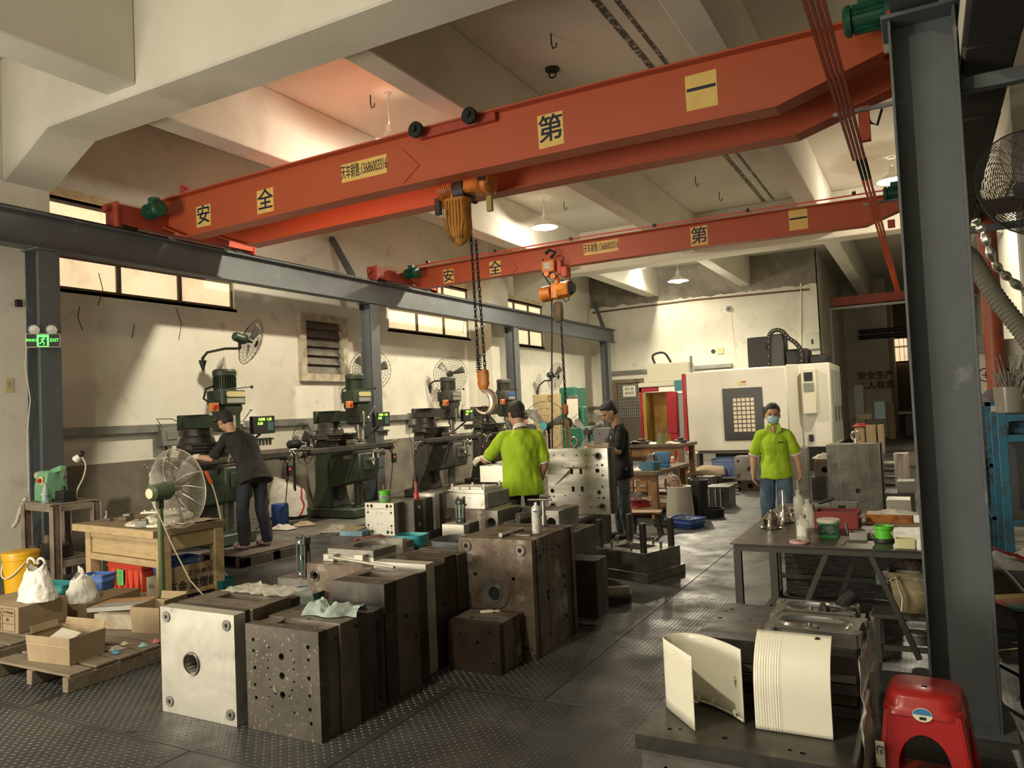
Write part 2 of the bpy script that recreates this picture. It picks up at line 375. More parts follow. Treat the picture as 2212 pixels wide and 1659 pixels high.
def hcol(name, label, x, y, w, d, h, base=True, group=None):
    t = thing(name, label, 'column', (x, y, 0), 0, group)
    MB().box(-w / 2, -w / 2 + .014, -d / 2, d / 2, 0, h).build('flange', steel_gray, t, bev=.003)
    MB().box(w / 2 - .014, w / 2, -d / 2, d / 2, 0, h).build('flange', steel_gray, t, bev=.003)
    MB().box(-w / 2 + .014, w / 2 - .014, -.006, .006, 0, h).build('web', steel_gray, t)
    MB().box(-w / 2 - .03, w / 2 + .03, -d / 2 - .03, d / 2 + .03, h, h + .02).box(-w / 2 - .06, w / 2 + .06, -d / 2 - .06, d / 2 + .06, 0, .016).build('end_plate', steel_gray, t, bev=.003)
    return t
colpos = [(5.46, 'gray steel H column under the green exit sign'), (11.7, 'gray steel H column standing behind the second milling machine'), (17.5, 'gray steel H column behind the fourth milling machine'), (24.1, 'gray steel H column at the far end of the runway beam')]
for y, lb in colpos: hcol('steel_column', lb, -9.4, y, .28, .26, 3.865)
hcol('steel_column', 'massive gray steel H column in right foreground behind the red stool', .085, 4.45, .30, .26, 3.56)
# struts tying beam and right column
def strut(label, p0, p1, w=.07, col=None, nm='steel_brace'):
    o = MB().beam(p0, p1, w, w).build(nm, col or steel_gray, bev=.004); return tag(o, label, 'brace')
strut('gray diagonal brace from wall to runway beam behind first crane', at(716, 515, x=-10.35), at(762, 598, x=-9.45), .10)
strut('dark diagonal brace in the far left corner above runway end', at(1284, 655, y=25.0), at(1305, 712, x=-9.4), .10)
strut('upper gray horizontal bar fixed to the right column', (.24, 4.45, hz(2065, 190, (.2, 4.45))), (3.2, 4.45, hz(2065, 190, (.2, 4.45))), .07)
strut('lower gray horizontal bar behind the right column', at(2078, 500, y=8.2), at(2300, 470, y=8.2), .06)

# cable tray along the walls
tr = thing('cable_tray', 'gray metal cable tray running along the left wall above machines', 'cable tray', (WX, 0, 0))
for k in range(7): MB().box(.012, .10, 5.95 + k * 2.75, 5.95 + (k + 1) * 2.75 - .01, 1.59, 1.71).build('tray_section', galv, tr, bev=.004)
tr = thing('cable_tray', 'thin gray cable trunking across the far white wall', 'cable tray', (0, BY - .02, 0))
pz = at(1330, 806, y=BY).z
MB().box(-9.9, -5.5, -.10, 0, pz - .06, pz + .06).box(-9.95, -9.85, -.1, 0, 1.1, pz).build('trunking', galv, tr)
MB().box(-10.3, -9.6, -.45, -.35, at(1270, 880, y=25).z - .1, at(1270, 880, y=25).z + .02).build('trunking', galv, tr)
# hairline cracks in the plaster and small ceiling hooks
crack_m = mat('crack_line', (.10, .075, .05), .95)
def crack(pts, parent, **k):
    P_ = [at(x, y, **k) for x, y in pts]; MB().tube(P_, .006, 4).build('crack', crack_m, parent)
for pts in ([(172, 662), (168, 685), (178, 712)], [(213, 590), (222, 625), (212, 660)], [(380, 665), (392, 700), (386, 735)], [(290, 700), (285, 730)], [(1008, 655), (1000, 720)]): crack(pts, wl, x=WX + .002)
for pts in ([(565, 212), (555, 217), (540, 214)], [(545, 225), (558, 245), (570, 258)], [(470, 330), (490, 345)]): crack(pts, ce, z=SLAB - .002)
for px, py in ((800, 205), (1190, 72), (1303, 182), (1502, 382), (1553, 415), (1218, 435)):
    q = at(px, py, z=SLAB); h = MB().tube([(0, 0, 0), (0, 0, -.14), (.02, 0, -.20), (.06, 0, -.19), (.07, 0, -.14)], .009, 5).build('ceiling_hook', chain_m, ce); h.location = q
q = at(1193, 148, z=SLAB); MB().torus((0, 0, -.08), (0, 1, 0), .05, .012, 14, 6).cyl((0, 0, -.03), (0, 0, 0), .10, n=14).build('ceiling_ring', chain_m, ce, kind='stuff').location = q
# ------------------------------------------------------------------ bridge cranes
def sign(parent, px0, py0, px1, py1, yp, txt, size, loc, ink=ink_blue, sx=1, nm='sign_panel'):
    """yellow vinyl panel on the girder's front face, given by two surveyed corners"""
    a, b = at(px0, py0, y=yp), at(px1, py1, y=yp); c = (a + b) / 2; w, h = abs(b.x - a.x), abs(b.z - a.z)
    c = c - Vector(loc)
    p = [(q[0] + random.uniform(-.01, .01) * w, q[1] + random.uniform(-.02, .02) * h) for q in rect(w, h)]
    pn = MB().prism(p, 0, .003, XZ).build(nm, sign_yel, parent, loc=c)
    MB().text(txt, size * h, .002, Matrix.Translation((0, -.003, 0)) @ XZ, sx=sx).build('lettering', ink, pn)
    return pn
def girder(mb, y, xa, xb, zb, zt, xk0, xk1, fw=.24):
    """welded plate girder along X, tapered towards both ends, slightly cambered"""
    zr = zb + (zt - zb) * .45
    def camber(x): u = (x - xa) / (xb - xa); return .05 * 4 * u * (1 - u)
    xs = [xa, xk0] + [xk0 + (xk1 - xk0) * k / 10 for k in range(1, 10)] + [xk1, xb]
    bot = [(x, (zr if x in (xa, xb) else zb) + camber(x)) for x in xs]; top = [(x, zt + camber(x)) for x in xs]
    for k in range(len(xs) - 1):
        for (p, q), dz in (((bot[k], bot[k + 1]), 0), ((top[k], top[k + 1]), -.02)):
            vs = [(p[0], y + s * fw / 2, p[1] + dz + t) for t in (0, .02) for s in (-1, 1)] + [(q[0], y + s * fw / 2, q[1] + dz + t) for t in (0, .02) for s in (-1, 1)]
            mb.add(vs, [(0, 1, 3, 2), (4, 6, 7, 5), (0, 4, 5, 1), (2, 3, 7, 6), (0, 2, 6, 4), (1, 5, 7, 3)])
        vs = [(bot[k][0], y + s * .012, bot[k][1]) for s in (-1, 1)] + [(top[k][0], y + s * .012, top[k][1]) for s in (-1, 1)] + [(bot[k + 1][0], y + s * .012, bot[k + 1][1]) for s in (-1, 1)] + [(top[k + 1][0], y + s * .012, top[k + 1][1]) for s in (-1, 1)]
        mb.add(vs, [(0, 2, 6, 4), (1, 5, 7, 3)])
    return mb
def emotor(parent, c, axis, s=1, name='drive_motor'):
    c = Vector(c); a = Vector(axis).normalized(); F, _ = frame(c, c + a); mb = MB()
    mb.lathe([(0, 0), (.09, 0), (.11, .02), (.11, .05), (.085, .06), (.085, .26), (.105, .27), (.105, .30), (.08, .33), (0, .33)], F @ Matrix.Scale(s, 4), 20)
    for k in range(16):
        t = 2 * pi * k / 16; mb.cbox((.093 * cos(t), .093 * sin(t), .16), (.022, .006, .19), F @ Matrix.Scale(s, 4) @ Matrix.Translation((.093 * cos(t), .093 * sin(t), .16)) @ Matrix.Rotation(t, 4, 'Z') @ Matrix.Translation((-.093 * cos(t), -.093 * sin(t), -.16)))
    mb.box(-.05, .05, .08, .16, .1, .22, F @ Matrix.Scale(s, 4))
    m = mb.build(name, green_motor, parent); MB().lathe([(0, .33), (.03, .33), (.03, .40), (0, .40)], F @ Matrix.Scale(s, 4), 12).build('shaft', chain_m, m); return m
def end_truck(parent, x, y0, y1, z0, z1, w=.2):
    mb = MB().box(x - w / 2, x + w / 2, y0, y1, z0 + .05, z1).box(x - w / 2 - .02, x + w / 2 + .02, y0 - .02, y0 + .02, z0, z1 + .02).box(x - w / 2 - .02, x + w / 2 + .02, y1 - .02, y1 + .02, z0, z1 + .02)
    t = mb.build('end_truck', crane_red2, parent, bev=.004)
    for y in (y0 + .25, y1 - .25): MB().cyl((x - .05, y, z0 + .06), (x + .05, y, z0 + .06), .09, n=20).build('wheel', rail_m, t)
    MB().cyl((x, y0 - .02, z1 - .08), (x, y0 - .10, z1 - .08), .03).cyl((x, y0 - .1, z1 - .08), (x, y0 - .12, z1 - .08), .05).build('buffer', crane_red2, t)
    return t
ZR = 4.365
c1 = thing('overhead_crane', 'nearer red double girder overhead crane with black trolley wheels', 'overhead crane')
girder(MB(), 7.2, -9.45, -.15, 4.25, 4.87, -8.84, -1.03).build('girder', crane_red, c1, bev=.002)
zb2 = at(1000, 445, y=8.15).z
girder(MB(), 8.15, -9.45, -.10, zb2, zb2 + .62, at(545, 540, y=8.15).x, at(1722, 300, y=8.15).x).build('girder', crane_red, c1, bev=.002)
end_truck(c1, -9.4, 6.40, 8.75, ZR - .02, ZR + .30)
end_truck(c1, .02, 6.6, 8.9, 4.30, 4.62)
MB().box(-9.0, -8.9, 7.15, 7.22, 4.87, 5.02).cyl((-8.9, 7.18, 4.97), (-8.84, 7.18, 4.97), .02).build('stop_lug', crane_red2, c1)
emotor(c1, (-8.93, 6.78, 4.62), (-1, .15, 0), 1.05)
q = at(1822, 50, y=6.85); emotor(c1, q, (1, 0, .0), 1.15)
# splice seam plates on the near girder
for k, (p, q) in enumerate((((868, 322), (905, 357)), ((905, 357), (868, 400)))):
    a, b = at(*p, y=7.18), at(*q, y=7.18); MB().beam(a, b, .008, .008).build('weld_seam', crane_red2, c1)
z0 = 7.187
sign(c1, 424, 447, 456, 486, z0, '安', .92, (0, 0, 0)); sign(c1, 555, 413, 592, 455, z0, '全', .92, (0, 0, 0))
sign(c1, 737, 357, 837, 373, z0, '天车销售:13686003316', .80, (0, 0, 0), ink_black, sx=.40)
sign(c1, 1161, 252, 1219, 310, z0, '第', .86, (0, 0, 0)); sign(c1, 1479, 166, 1551, 226, z0, '一', .86, (0, 0, 0))
# trolley riding on the girders, with black wheels seen above the near girder
tx0, tx1 = at(907, 285, y=7.08).x, at(1022, 252, y=7.08).x
tz = hz(907, 285, (tx0, 7.08))
mb = MB().box(tx0 - .05, tx1 + .25, 7.12, 7.2, tz - .06, tz + .07).box(tx0 - .05, tx1 + .25, 8.05, 8.13, tz - .06, tz + .07).box(tx0 + .2, tx0 + .3, 7.2, 8.1, tz - .05, tz + .05).box(tx1 - .1, tx1, 7.2, 8.1, tz - .05, tz + .05)
tro = mb.build('trolley_frame', crane_red2, c1, bev=.004)
for x in (tx0, tx1):
    for y in (7.03, 8.2): MB().lathe([(0, 0), (.075, 0), (.09, .01), (.09, .05), (.075, .06), (.03, .06), (.03, .09), (0, .09)], T(x, y, tz, radians(90 if y < 8 else -90)), 24).build('trolley_wheel', black_rub, c1)

c2 = thing('overhead_crane', 'farther red single girder overhead crane with small hoist', 'overhead crane')
girder(MB(), 13.0, -9.3, -.12, 4.27, 4.70, at(915, 625, y=13).x, at(1870, 480, y=13).x, .22).build('girder', crane_red, c2, bev=.002)
end_truck(c2, -9.4, 11.85, 13.95, ZR - .02, ZR + .25); end_truck(c2, .0, 11.9, 14, 4.3, 4.55)
MB().tube([(-9.2, 12.9, 4.76), (-5, 12.9, 4.80), (-.3, 12.9, 4.77)], .012, 6).build('feed_pipe', mat('bright_red_pipe', (.75, .06, .02), .4), c2)
for k in range(6): MB().cbox((-8.8 + k * 1.6, 12.9, 4.80), (.06, .06, .05)).build('cable_clip', black_m, c2)
emotor(c2, (-8.85, 12.6, 4.55), (-1, .1, 0), 1.0)
emotor(c2, at(1908, 420, y=12.8), (1, 0, 0), 1.0)
for x0, y0, x1, y1, t, sc in ((957, 584, 981, 612, '安', .9), (1057, 566, 1083, 597, '全', .9), (1491, 492, 1530, 530, '第', .86), (1703, 456, 1746, 494, '一', .86)): sign(c2, x0, y0, x1, y1, 12.986, t, sc, (0, 0, 0))
sign(c2, 1260, 527, 1337, 541, 12.986, '天车销售:13686003316', .80, (0, 0, 0), ink_black, sx=.40)
for p, q in (((1100, 560), (1118, 578)), ((1118, 578), (1103, 596))): MB().beam(at(*p, y=12.98), at(*q, y=12.98), .01, .01).build('weld_seam', crane_red2, c2)
for tpx in (1865, 1925):
    cc, yy = (c1, 8.0) if tpx == 1865 else (c2, 12.9)
    a = at(tpx, 230 if tpx == 1865 else 475, y=yy); MB().box(a.x - .05, a.x + .05, yy - .03, yy + .03, a.z - .34 if tpx == 1865 else a.z - .12, a.z).build('drop_bracket', crane_red2, cc, bev=.003)

# ------------------------------------------------------------------ chain hoists
def chain(parent, p0, p1, R, r, link='chain_link'):
    p0, p1 = Vector(p0), Vector(p1); F, L = frame(p0, p1); pitch = 2 * R * 1.05; n = int(L / pitch)
    mb = MB(); pts = []
    for k in range(16):
        t = 2 * pi * k / 16; pts.append((R * .52 * cos(t), 0, R * 1.0 * sin(t) + (R * .42 if sin(t) >= 0 else -R * .42)))
    me = mb.tube(pts, r, 5, closed=True).mesh(link, chain_m)
    for k in range(n): share(me, link, parent, F @ Matrix.Translation((0, 0, (k + .5) * L / n)) @ Matrix.Rotation(pi / 2 * (k % 2) + .5, 4, 'Z'))
def hook_shape(mb, c, s, yaw=0):
    pts = []; rr = []
    for k in range(22):
        t = radians(100 - k * 250 / 21); R = .105
        pts.append((R * cos(t) * .9, 0, R * sin(t) - .02)); rr.append(.018 + .024 * sin(pi * min(1, k / 15)) - (.012 if k > 17 else 0) * (k - 17) / 4)
    pts = [(0.0, 0, .20), (0, 0, .13)] + pts[1:]; rr = [.02, .022] + rr[1:]
    return mb.tube(pts, .02, 10, Matrix.Translation(c) @ Matrix.Rotation(yaw, 4, 'Z') @ Matrix.Scale(s, 4), rr=rr)
YH = 7.68
def H(px, py, y=YH): return at(px, py, y=y)
h1 = thing('chain_hoist', 'orange electric chain hoist with grimy canvas chain bag hanging from nearer crane', 'chain hoist', (0, 0, 0))
b0, b1 = H(998, 400), H(1000, 400)
c = H(1000, 405); s = 1 / 1650 * 8.6
mb = MB().cyl(c + Vector((-.30, 0, .0)), c + Vector((-.06, 0, .02)), .13, n=20)
for k in range(9): mb.torus(c + Vector((-.29 + .027 * k, 0, .0)), (1, 0, .08), .135, .007, 20, 4)
mb.build('finned_motor', orange_m, h1)
F = Matrix.Translation(c + Vector((.17, 0, .02))) @ Matrix.Rotation(radians(6), 4, 'Y')
mb = MB().box(-.10, .14, -.15, .15, -.13, .17, F).prism(rrect(.30, .30, .09), -.02, .10, F @ Matrix.Translation((.14, 0, .02)) @ Matrix.Rotation(pi / 2, 4, 'Y'))
mb.build('gear_housing', orange_m, h1, bev=.03)
MB().cyl(c + Vector((-.07, 0, -.05)), c + Vector((.08, 0, -.04)), .16, n=20).build('chain_drum', black_m, h1)
MB().box(.13, .22, -.162, -.15, -.02, .09, F).build('rating_plate', chain_m, h1)
MB().beam(c + Vector((-.07, -.08, .1)), c + Vector((-.07, -.12, -.22)), .07, .02).beam(c + Vector((-.02, 0, .15)), c + Vector((-.02, 0, .42)), .08, .05).build('hanger', orange_m, h1)
MB().cbox(H(947, 447), (.075, .06, .20)).tube([H(947, 432), H(955, 415), H(985, 398)], .008, 6).build('limit_switch', black_m, h1, bev=.01)
MB().cbox(H(1058, 440), (.07, .05, .18)).tube([H(1058, 425), H(1050, 415), H(1035, 400)], .008, 6).build('yellow_counterweight', mat('faded_yellow', (.35, .30, .06), .6), h1, bev=.01)
def bagring(z, w, d, cx, cy, n=20, e=.6):
    out = []
    for k in range(n):
        t = 2 * pi * k / n; ct, st = cos(t), sin(t)
        out.append((cx + w * math.copysign(abs(ct) ** e, ct), cy + d * math.copysign(abs(st) ** e, st), z))
    return out
top, bot = H(1000, 436), H(1003, 535)
zs = [0, .03, .15, .35, .60, .80, .92, 1.0]; ws = [.155, .152, .150, .152, .150, .14, .10, .03]
mb = MB().loft([bagring(top.z + (bot.z - top.z) * u + (.012 * sin(9 * u)), w * (1 + .03 * sin(13 * u)), w * .72, top.x + .012 * u, YH - .12) for u, w in zip(zs, ws)])
mb.build('chain_bag', canvas_or, h1, smooth=60)
mb = MB()
for k in range(-3, 4): mb.tube([(top.x + .04 * k, YH - .235, top.z - .03), (top.x + .043 * k, YH - .24, (top.z + bot.z) / 2), (top.x + .03 * k, YH - .21, bot.z + .07)], .006, 5)
mb.build('bag_fold', canvas_or, h1)
ch = MB().cbox(H(1027, 437), (.05, .03, .03)).build('chain_guide', chain_m, h1)
chain(h1, H(1017, 500), H(1034, 795), .026, .0065); chain(h1, H(1028, 520), H(1048, 800), .026, .0065)
hb = H(1044, 822)
mb = MB().loft([bagring(hb.z + dz, w, w * .62, hb.x, YH, 16, .8) for dz, w in ((.125, .05), (.12, .068), (.06, .075), (.0, .07), (-.04, .075), (-.10, .05), (-.13, .02))])
blk = mb.build('hook_block', orange_m, h1, smooth=50)
mb = MB()
for k in range(8): mb.torus(H(1034, 768 + k * 5), (0, 0, 1), .032, .006, 12, 4)
mb.build('buffer_spring', black_m, h1)
hook_m = mat('polished_hook', (.60, .42, .30), .3, m=.7, c2=(.72, .62, .52), ns=8)
hookc = H(1045, 860)
hook_shape(MB(), hookc + Vector((0, 0, -.02)), .1 + 1.15, radians(10)).build('hook', hook_m, h1)
MB().beam(hookc + Vector((.0, -.02, .12)), hookc + Vector((.07, -.02, .02)), .02, .012).build('safety_latch', galv, h1)
sl = thing('web_sling', 'dark lifting sling looped over the big hook', 'sling')
lo1, lo2 = H(1037, 985), H(1080, 925)
MB().tube([hookc + Vector((-.02, 0, -.09)), H(1043, 905), lo1], .014, 6).tube([hookc + Vector((.02, 0, -.09)), H(1050, 890), lo2, H(1090, 985)], .014, 6).build('strap', mat('sling_webbing', (.06, .05, .04), .9), sl)
# hoist on the farther crane
h2 = thing('chain_hoist', 'small orange electric chain hoist hanging from farther crane', 'chain hoist')
Y2 = 12.72
def G2(px, py): return at(px, py, y=Y2)
mb = MB()
a, b = G2(1174, 566), G2(1203, 588); mb.box(a.x, b.x, Y2 - .12, Y2 + .05, b.z, a.z)
mb.build('trolley_drive', orange_m, h2, bev=.02)
MB().box(a.x + .06, b.x - .07, Y2 - .13, Y2 - .115, b.z + .06, a.z - .05).build('drive_window', galv, h2)
MB().cbox(G2(1211, 578), (.1, .16, .26)).cbox(G2(1222, 588), (.13, .2, .2)).build('gear_case', crane_red2, h2, bev=.02)
for p in ((1186, 593), (1200, 598)): 
    q = G2(*p); MB().cyl(q - Vector((0, .12, 0)), q + Vector((0, .05, 0)), .05, n=14).build('trolley_roller', orange_m, h2)
MB().beam(G2(1204, 600), G2(1203, 622), .10, .06).build('hanger', orange_m, h2)
q0, q1 = G2(1172, 637), G2(1192, 633); mb = MB().cyl(q0, q1, .135, n=18).sph(q0, (.06, .125, .125), 12)
for k in range(7): mb.torus(q0 + (q1 - q0) * (.1 + .13 * k), q1 - q0, .14, .007, 18, 4)
mb.build('finned_motor', orange_m, h2)
q2 = G2(1202, 630); MB().cbox(q2, (.14, .24, .28)).build('chain_drum', orange_m, h2, bev=.02)
q3, q4 = G2(1206, 628), G2(1232, 623); MB().cyl(q3, q4, .15, .155, n=8).build('gear_housing', orange_m, h2, bev=.02)
q5 = G2(1241, 623); MB().cyl(q4, q5, .14, .09, n=8).build('brake_cover', black_m, h2, bev=.01)
t0, t1 = G2(1205, 652), G2(1205, 697)
MB().loft([bagring(t0.z + (t1.z - t0.z) * u, w, w * .7, t0.x, Y2, 14, .8) for u, w in ((0, .06), (.1, .09), (.5, .095), (.85, .09), (1, .05))]).build('chain_bag', mat('oily_canvas', (.10, .06, .02), .7, c2=(.035, .025, .015), ns=12, stretch=(1, 1, .2)), h2)
chain(h2, G2(1212, 697), G2(1222, 872), .034, .011)
q = G2(1222, 885); MB().cbox(q, (.09, .07, .19)).build('hook_block', mat('rust_red', (.30, .06, .02), .6), h2, bev=.02)
hook_shape(MB(), G2(1224, 912), .8, radians(20)).build('hook', chain_m, h2)
pc = G2(1189, 610)
MB().tube([G2(1173, 560), G2(1172, 590), G2(1185, 610), G2(1192, 620), G2(1192, 800), G2(1193, 985)], .016, 6).build('pendant_cable', black_rub, h2)
MB().tube([G2(1190, 557), G2(1200, 545), G2(1188, 540), G2(1178, 548)], .03, 6).build('cable_bundle', black_rub, h2)
MB().tube([G2(1211, 605), G2(1224, 612), G2(1232, 600), G2(1233, 622)], .008, 5).tube([G2(1214, 640), G2(1222, 652), G2(1229, 648), G2(1228, 640)], .01, 5).build('loose_lead', black_rub, h2)
st2 = thing('lifting_sling', 'pair of worn brown slings hanging from the small hook', 'sling')
qq = G2(1224, 905)
MB().tube([qq, G2(1222, 925), G2(1226, 992)], .022, 6).tube([qq, G2(1231, 930), G2(1234, 985)], .022, 6).build('strap', mat('brown_strap', (.20, .10, .045), .9), st2)

# power rails along the right runway
pr = thing('conductor_rails', 'four orange power conductor rails running beside the right runway', 'power rail')
for k in range(4):
    x = -.50 + .033 * k
    MB().box(x - .011, x + .011, -2, 8.3, 4.0, 4.03).build('conductor_bar', mat('dark_orange_bar', (.38, .055, .025), .4), pr)
for k in range(3):
    x = -.47 + .036 * k
    MB().box(x - .013, x + .013, 9.1, 20, 4.0, 4.03).build('conductor_bar', mat('bright_orange_bar', (.85, .12, .03), .35), pr)
    MB().tube([(x, 8.3, 4.01), (x + .01, 8.6, 3.96), (x, 9.1, 4.01)], .016, 6).build('jumper_lead', black_rub, pr)
for y in (7.0, 10.5): MB().box(-.56, -.05, y, y + .03, 4.04, 4.07).build('rail_bracket', galv, pr)
cl = MB().tube([at(1905, 235, y=8.5), at(1895, 270, y=8.5), at(1880, 265, y=8.5), at(1872, 245, y=8.4)], .014, 6).build('collector_cable', black_rub, pr)

# ------------------------------------------------------------------ pendant lamps
shade_in = mat('lamp_shade_enamel', (.80, .78, .70), .35)
bulb_m = mat('lit_bulb', (1.0, .93, .72), .4, emis=55)
def pendant(label, x, y, z, group=None, power=1):
    t = thing('pendant_lamp', label, 'lamp', (x, y, 0), 0, group)
    MB().cyl((0, 0, z + .22), (0, 0, SLAB), .012, n=8).cyl((0, 0, SLAB - .03), (0, 0, SLAB), .05, n=12).build('rod', mat('white_rod', (.6, .56, .48), .6), t)
    sh = MB().lathe([(.035, .26), (.05, .25), (.055, .14), (.085, .10), (.22, .02), (.285, -.03), (.29, -.03), (.225, .025), (.09, .11), (.06, .15)], T(0, 0, z), 28).build('lamp_shade', shade_in, t, smooth=60)
    MB().sph((0, 0, z - .02), (.13, .13, .075), 18).build('bulb', bulb_m, t)
    l = bpy.data.lights.new('lamp_light', 'SPOT'); l.energy = LAMP_POWER * power * 4; l.color = (1.0, .90, .66); l.shadow_soft_size = .10; l.spot_size = radians(158); l.spot_blend = .35
    o = bpy.data.objects.new('lamp_light', l); o.location = (x, y, z - .125); COL.objects.link(o)
    l2 = bpy.data.lights.new('lamp_glow', 'POINT'); l2.energy = LAMP_POWER * power * .55; l2.color = (1.0, .92, .74); l2.shadow_soft_size = .08
    o = bpy.data.objects.new('lamp_glow', l2); o.location = (x, y, z - .13); COL.objects.link(o)
    return t
pendant('lit pendant lamp partly hidden behind the nearer crane girder', -6.59, 8.82, 5.62)
pendant('lit pendant lamp glowing above the farther crane', -7.15, 15.06, 5.70)
pendant('lit pendant lamp before the far bare cement wall', *at(1465, 605, y=21.3).xy, at(1465, 605, y=21.3).z + .0)
q = at(1928, 388, y=16.8); pendant('lit pendant lamp peeking out beside the right column', q.x, q.y, q.z, power=.8)
q = at(1379, 576, y=23.2); pendant('small distant pendant lamp just under the farther crane girder', q.x, q.y, q.z, power=.5)
pendant('pendant lamp overhead behind the viewer', -3.2, -.6, 5.4, power=.8)
# ------------------------------------------------------------------ knee milling machines
mill_green = mat('milling_green_paint', (.035, .052, .028), .5, c2=(.026, .038, .02), ns=5, c3=(.02, .025, .018), ns3=4, ramp3=(.55, .7))
mill_gray = mat('grimy_gray_paint', (.085, .085, .07), .6, c2=(.055, .055, .045), ns=5, c3=(.04, .04, .035), ns3=3)
oily = mat('oily_dark_iron', (.04, .037, .032), .45, m=.4, c2=(.07, .062, .05), ns=6, rv=.12)
steel_b = mat('bright_steel', (.55, .53, .48), .28, m=.9)
steel_w = mat('worn_steel', (.30, .28, .25), .38, m=.8, c2=(.2, .185, .16), ns=7)
cream = mat('cream_nameplate', (.62, .52, .26), .4)
silverpl = mat('silver_plate', (.42, .42, .40), .35, m=.5)
dro_green = mat('green_led_digits', (.35, 1.0, .08), .5, emis=2.2)
switch_or = mat('orange_switch_box', (.62, .26, .07), .5)
red_m = mat('red_plastic', (.55, .03, .02), .4)
blue_pl = mat('blue_plastic', (.02, .07, .25), .4)
def crank(parent, c, ax, R=.11, name='crank_handle', n=3):
    F, _ = frame(c, Vector(c) + Vector(ax)); mb = MB().cyl((0, 0, -.05), (0, 0, .07), .035, n=14, M=F).cyl((0, 0, .05), (0, 0, .06), .055, n=16, M=F)
    if n == 3:
        for k in range(3):
            t = 2.09 * k + .4; mb.cyl((0, 0, .055), (R * cos(t), R * sin(t), .075), .011, .008, 8, M=F).sph((R * cos(t), R * sin(t), .075), .022, 8, F)
    else:
        mb.cyl((0, -R * .6, .06), (0, R, .06), .013, .010, 8, M=F).sph((0, -R * .6, .06), .022, 8, F); mb.cyl((0, R, .06), (0, R, .19), .015, .018, 10, M=F)
    return mb.build(name, steel_b, parent)
def mill(label, loc, body, head, dx=0, tl=1.05, dro=True, plate=cream, vise=True):
    t = thing('milling_machine', label, 'milling machine', loc, pi / 2, None)
    MB().box(-.34, .34, -.18, .98, 0, .16).build('base_casting', body, t, bev=.02)
    def ring(z, w, y0, y1): return [(-w, y0, z), (w, y0, z), (w, y1, z), (-w, y1, z)]
    MB().loft([ring(.15, .25, .38, .85), ring(.5, .21, .44, .80), ring(1.25, .20, .44, .78), ring(1.32, .18, .46, .76)]).build('column', body, t, bev=.02)
    MB().box(-.10, .10, .36, .45, .3, 1.4).build('knee_slideway', oily, t)
    kn = MB().prism([(-.22, .62), (.40, .50), (.42, 1.08), (-.26, 1.08), (-.26, .80)], -.26, .26, Matrix(((0, 0, 1, 0), (1, 0, 0, 0), (0, 1, 0, 0), (0, 0, 0, 1)))).build('knee', body, t, bev=.02)
    MB().box(-.18, .12, -.285, -.26, .80, 1.0).build('cover_plate', body, kn, bev=.004)
    MB().cyl((0, 0, .15), (0, 0, .64), .075, n=16).cyl((0, 0, .15), (0, 0, .2), .13, n=16).build('lifting_screw', body, t)
    MB().box(-.28, .28, -.24, .34, 1.06, 1.12).build('saddle', oily, t, bev=.005)
    tb = MB().box(-tl + dx, tl + dx, -.15, .16, 1.135, 1.185).box(-tl + .02 + dx, tl - .02 + dx, -.12, .13, 1.11, 1.14)
    for y0, y1 in ((-.15, -.09), (-.07, -.005), (.015, .08), (.10, .16)): tb.box(-tl + dx, tl + dx, y0, y1, 1.185, 1.21)
    tb.build('work_table', oily, t, bev=.004)
    MB().box(-tl - .07 + dx, -tl + dx, -.08, .08, 1.08, 1.18).build('end_bracket', oily, t, bev=.006); MB().box(tl + dx, tl + .07 + dx, -.08, .08, 1.08, 1.18).build('end_bracket', oily, t, bev=.006); MB().box(-.55, .55, -.17, -.155, 1.0, 1.06).build('way_cover', oily, t)
    crank(t, (-tl - .09 + dx, 0, 1.13), (-1, 0, 0), .10); crank(t, (tl + .09 + dx, 0, 1.13), (1, 0, 0), .10, n=1)
    crank(t, (-.02, -.30, .96), (0, -1, 0), .13, n=1, name='knee_crank'); crank(t, (.16, -.27, 1.09), (0, -1, -.2), .09, name='cross_feed_handle')
    mb = MB()
    for k in range(5): mb.box(-.24 + .012 * (k % 2), .24 - .012 * (k % 2), .22 - .05 * k * .5, .50, 1.20 + .045 * k, 1.24 + .045 * k)
    mb.build('rubber_bellows', oily, t, bev=.012, kind='stuff')
    MB().lathe([(0, 1.32), (.29, 1.32), (.27, 1.40), (.25, 1.41), (.23, 1.50), (.21, 1.51), (.19, 1.62), (0, 1.62)], T(0, .60, 0), 24).build('turret', oily, t, bev=.01)
    MB().box(-.11, .11, .05, .82, 1.62, 1.80).box(-.13, .13, .76, .86, 1.60, 1.82).box(-.20, .02, .35, .7, 1.80, 1.815).build('ram', body, t, bev=.015)
    hd = MB().loft([[(x * w, y * d - .02, z) for x, y in rect(1, 1)] for z, w, d in ((1.56, .20, .24), (1.60, .25, .30), (1.80, .25, .30), (1.86, .30, .34), (1.93, .30, .34))]).build('head_casting', head, t, bev=.02)
    MB().prism(rrect(.42, .38, .08), 1.93, 2.13, T(0, -.02, 0)).build('belt_housing', head, t, bev=.008)
    np_ = MB().prism(rrect(.32, .075, .03), 0, .006, T(0, -.212, 2.075) @ XZ).build('nameplate', plate, t)
    MB().box(-.15, .15, -.214, -.208, 1.955, 2.02).build('dial_plate', silverpl, t)
    MB().lathe([(0, 2.13), (.155, 2.13), (.155, 2.16), (.135, 2.17), (.135, 2.33), (.16, 2.34), (.162, 2.40), (.14, 2.43), (0, 2.43)], T(0, 0, 0), 26).build('spindle_motor', head, t)
    mb = MB()
    for k in range(30):
        a = 2 * pi * k / 30; mb.cbox((.145, 0, 2.25), (.022, .006, .155), Matrix.Rotation(a, 4, 'Z'))
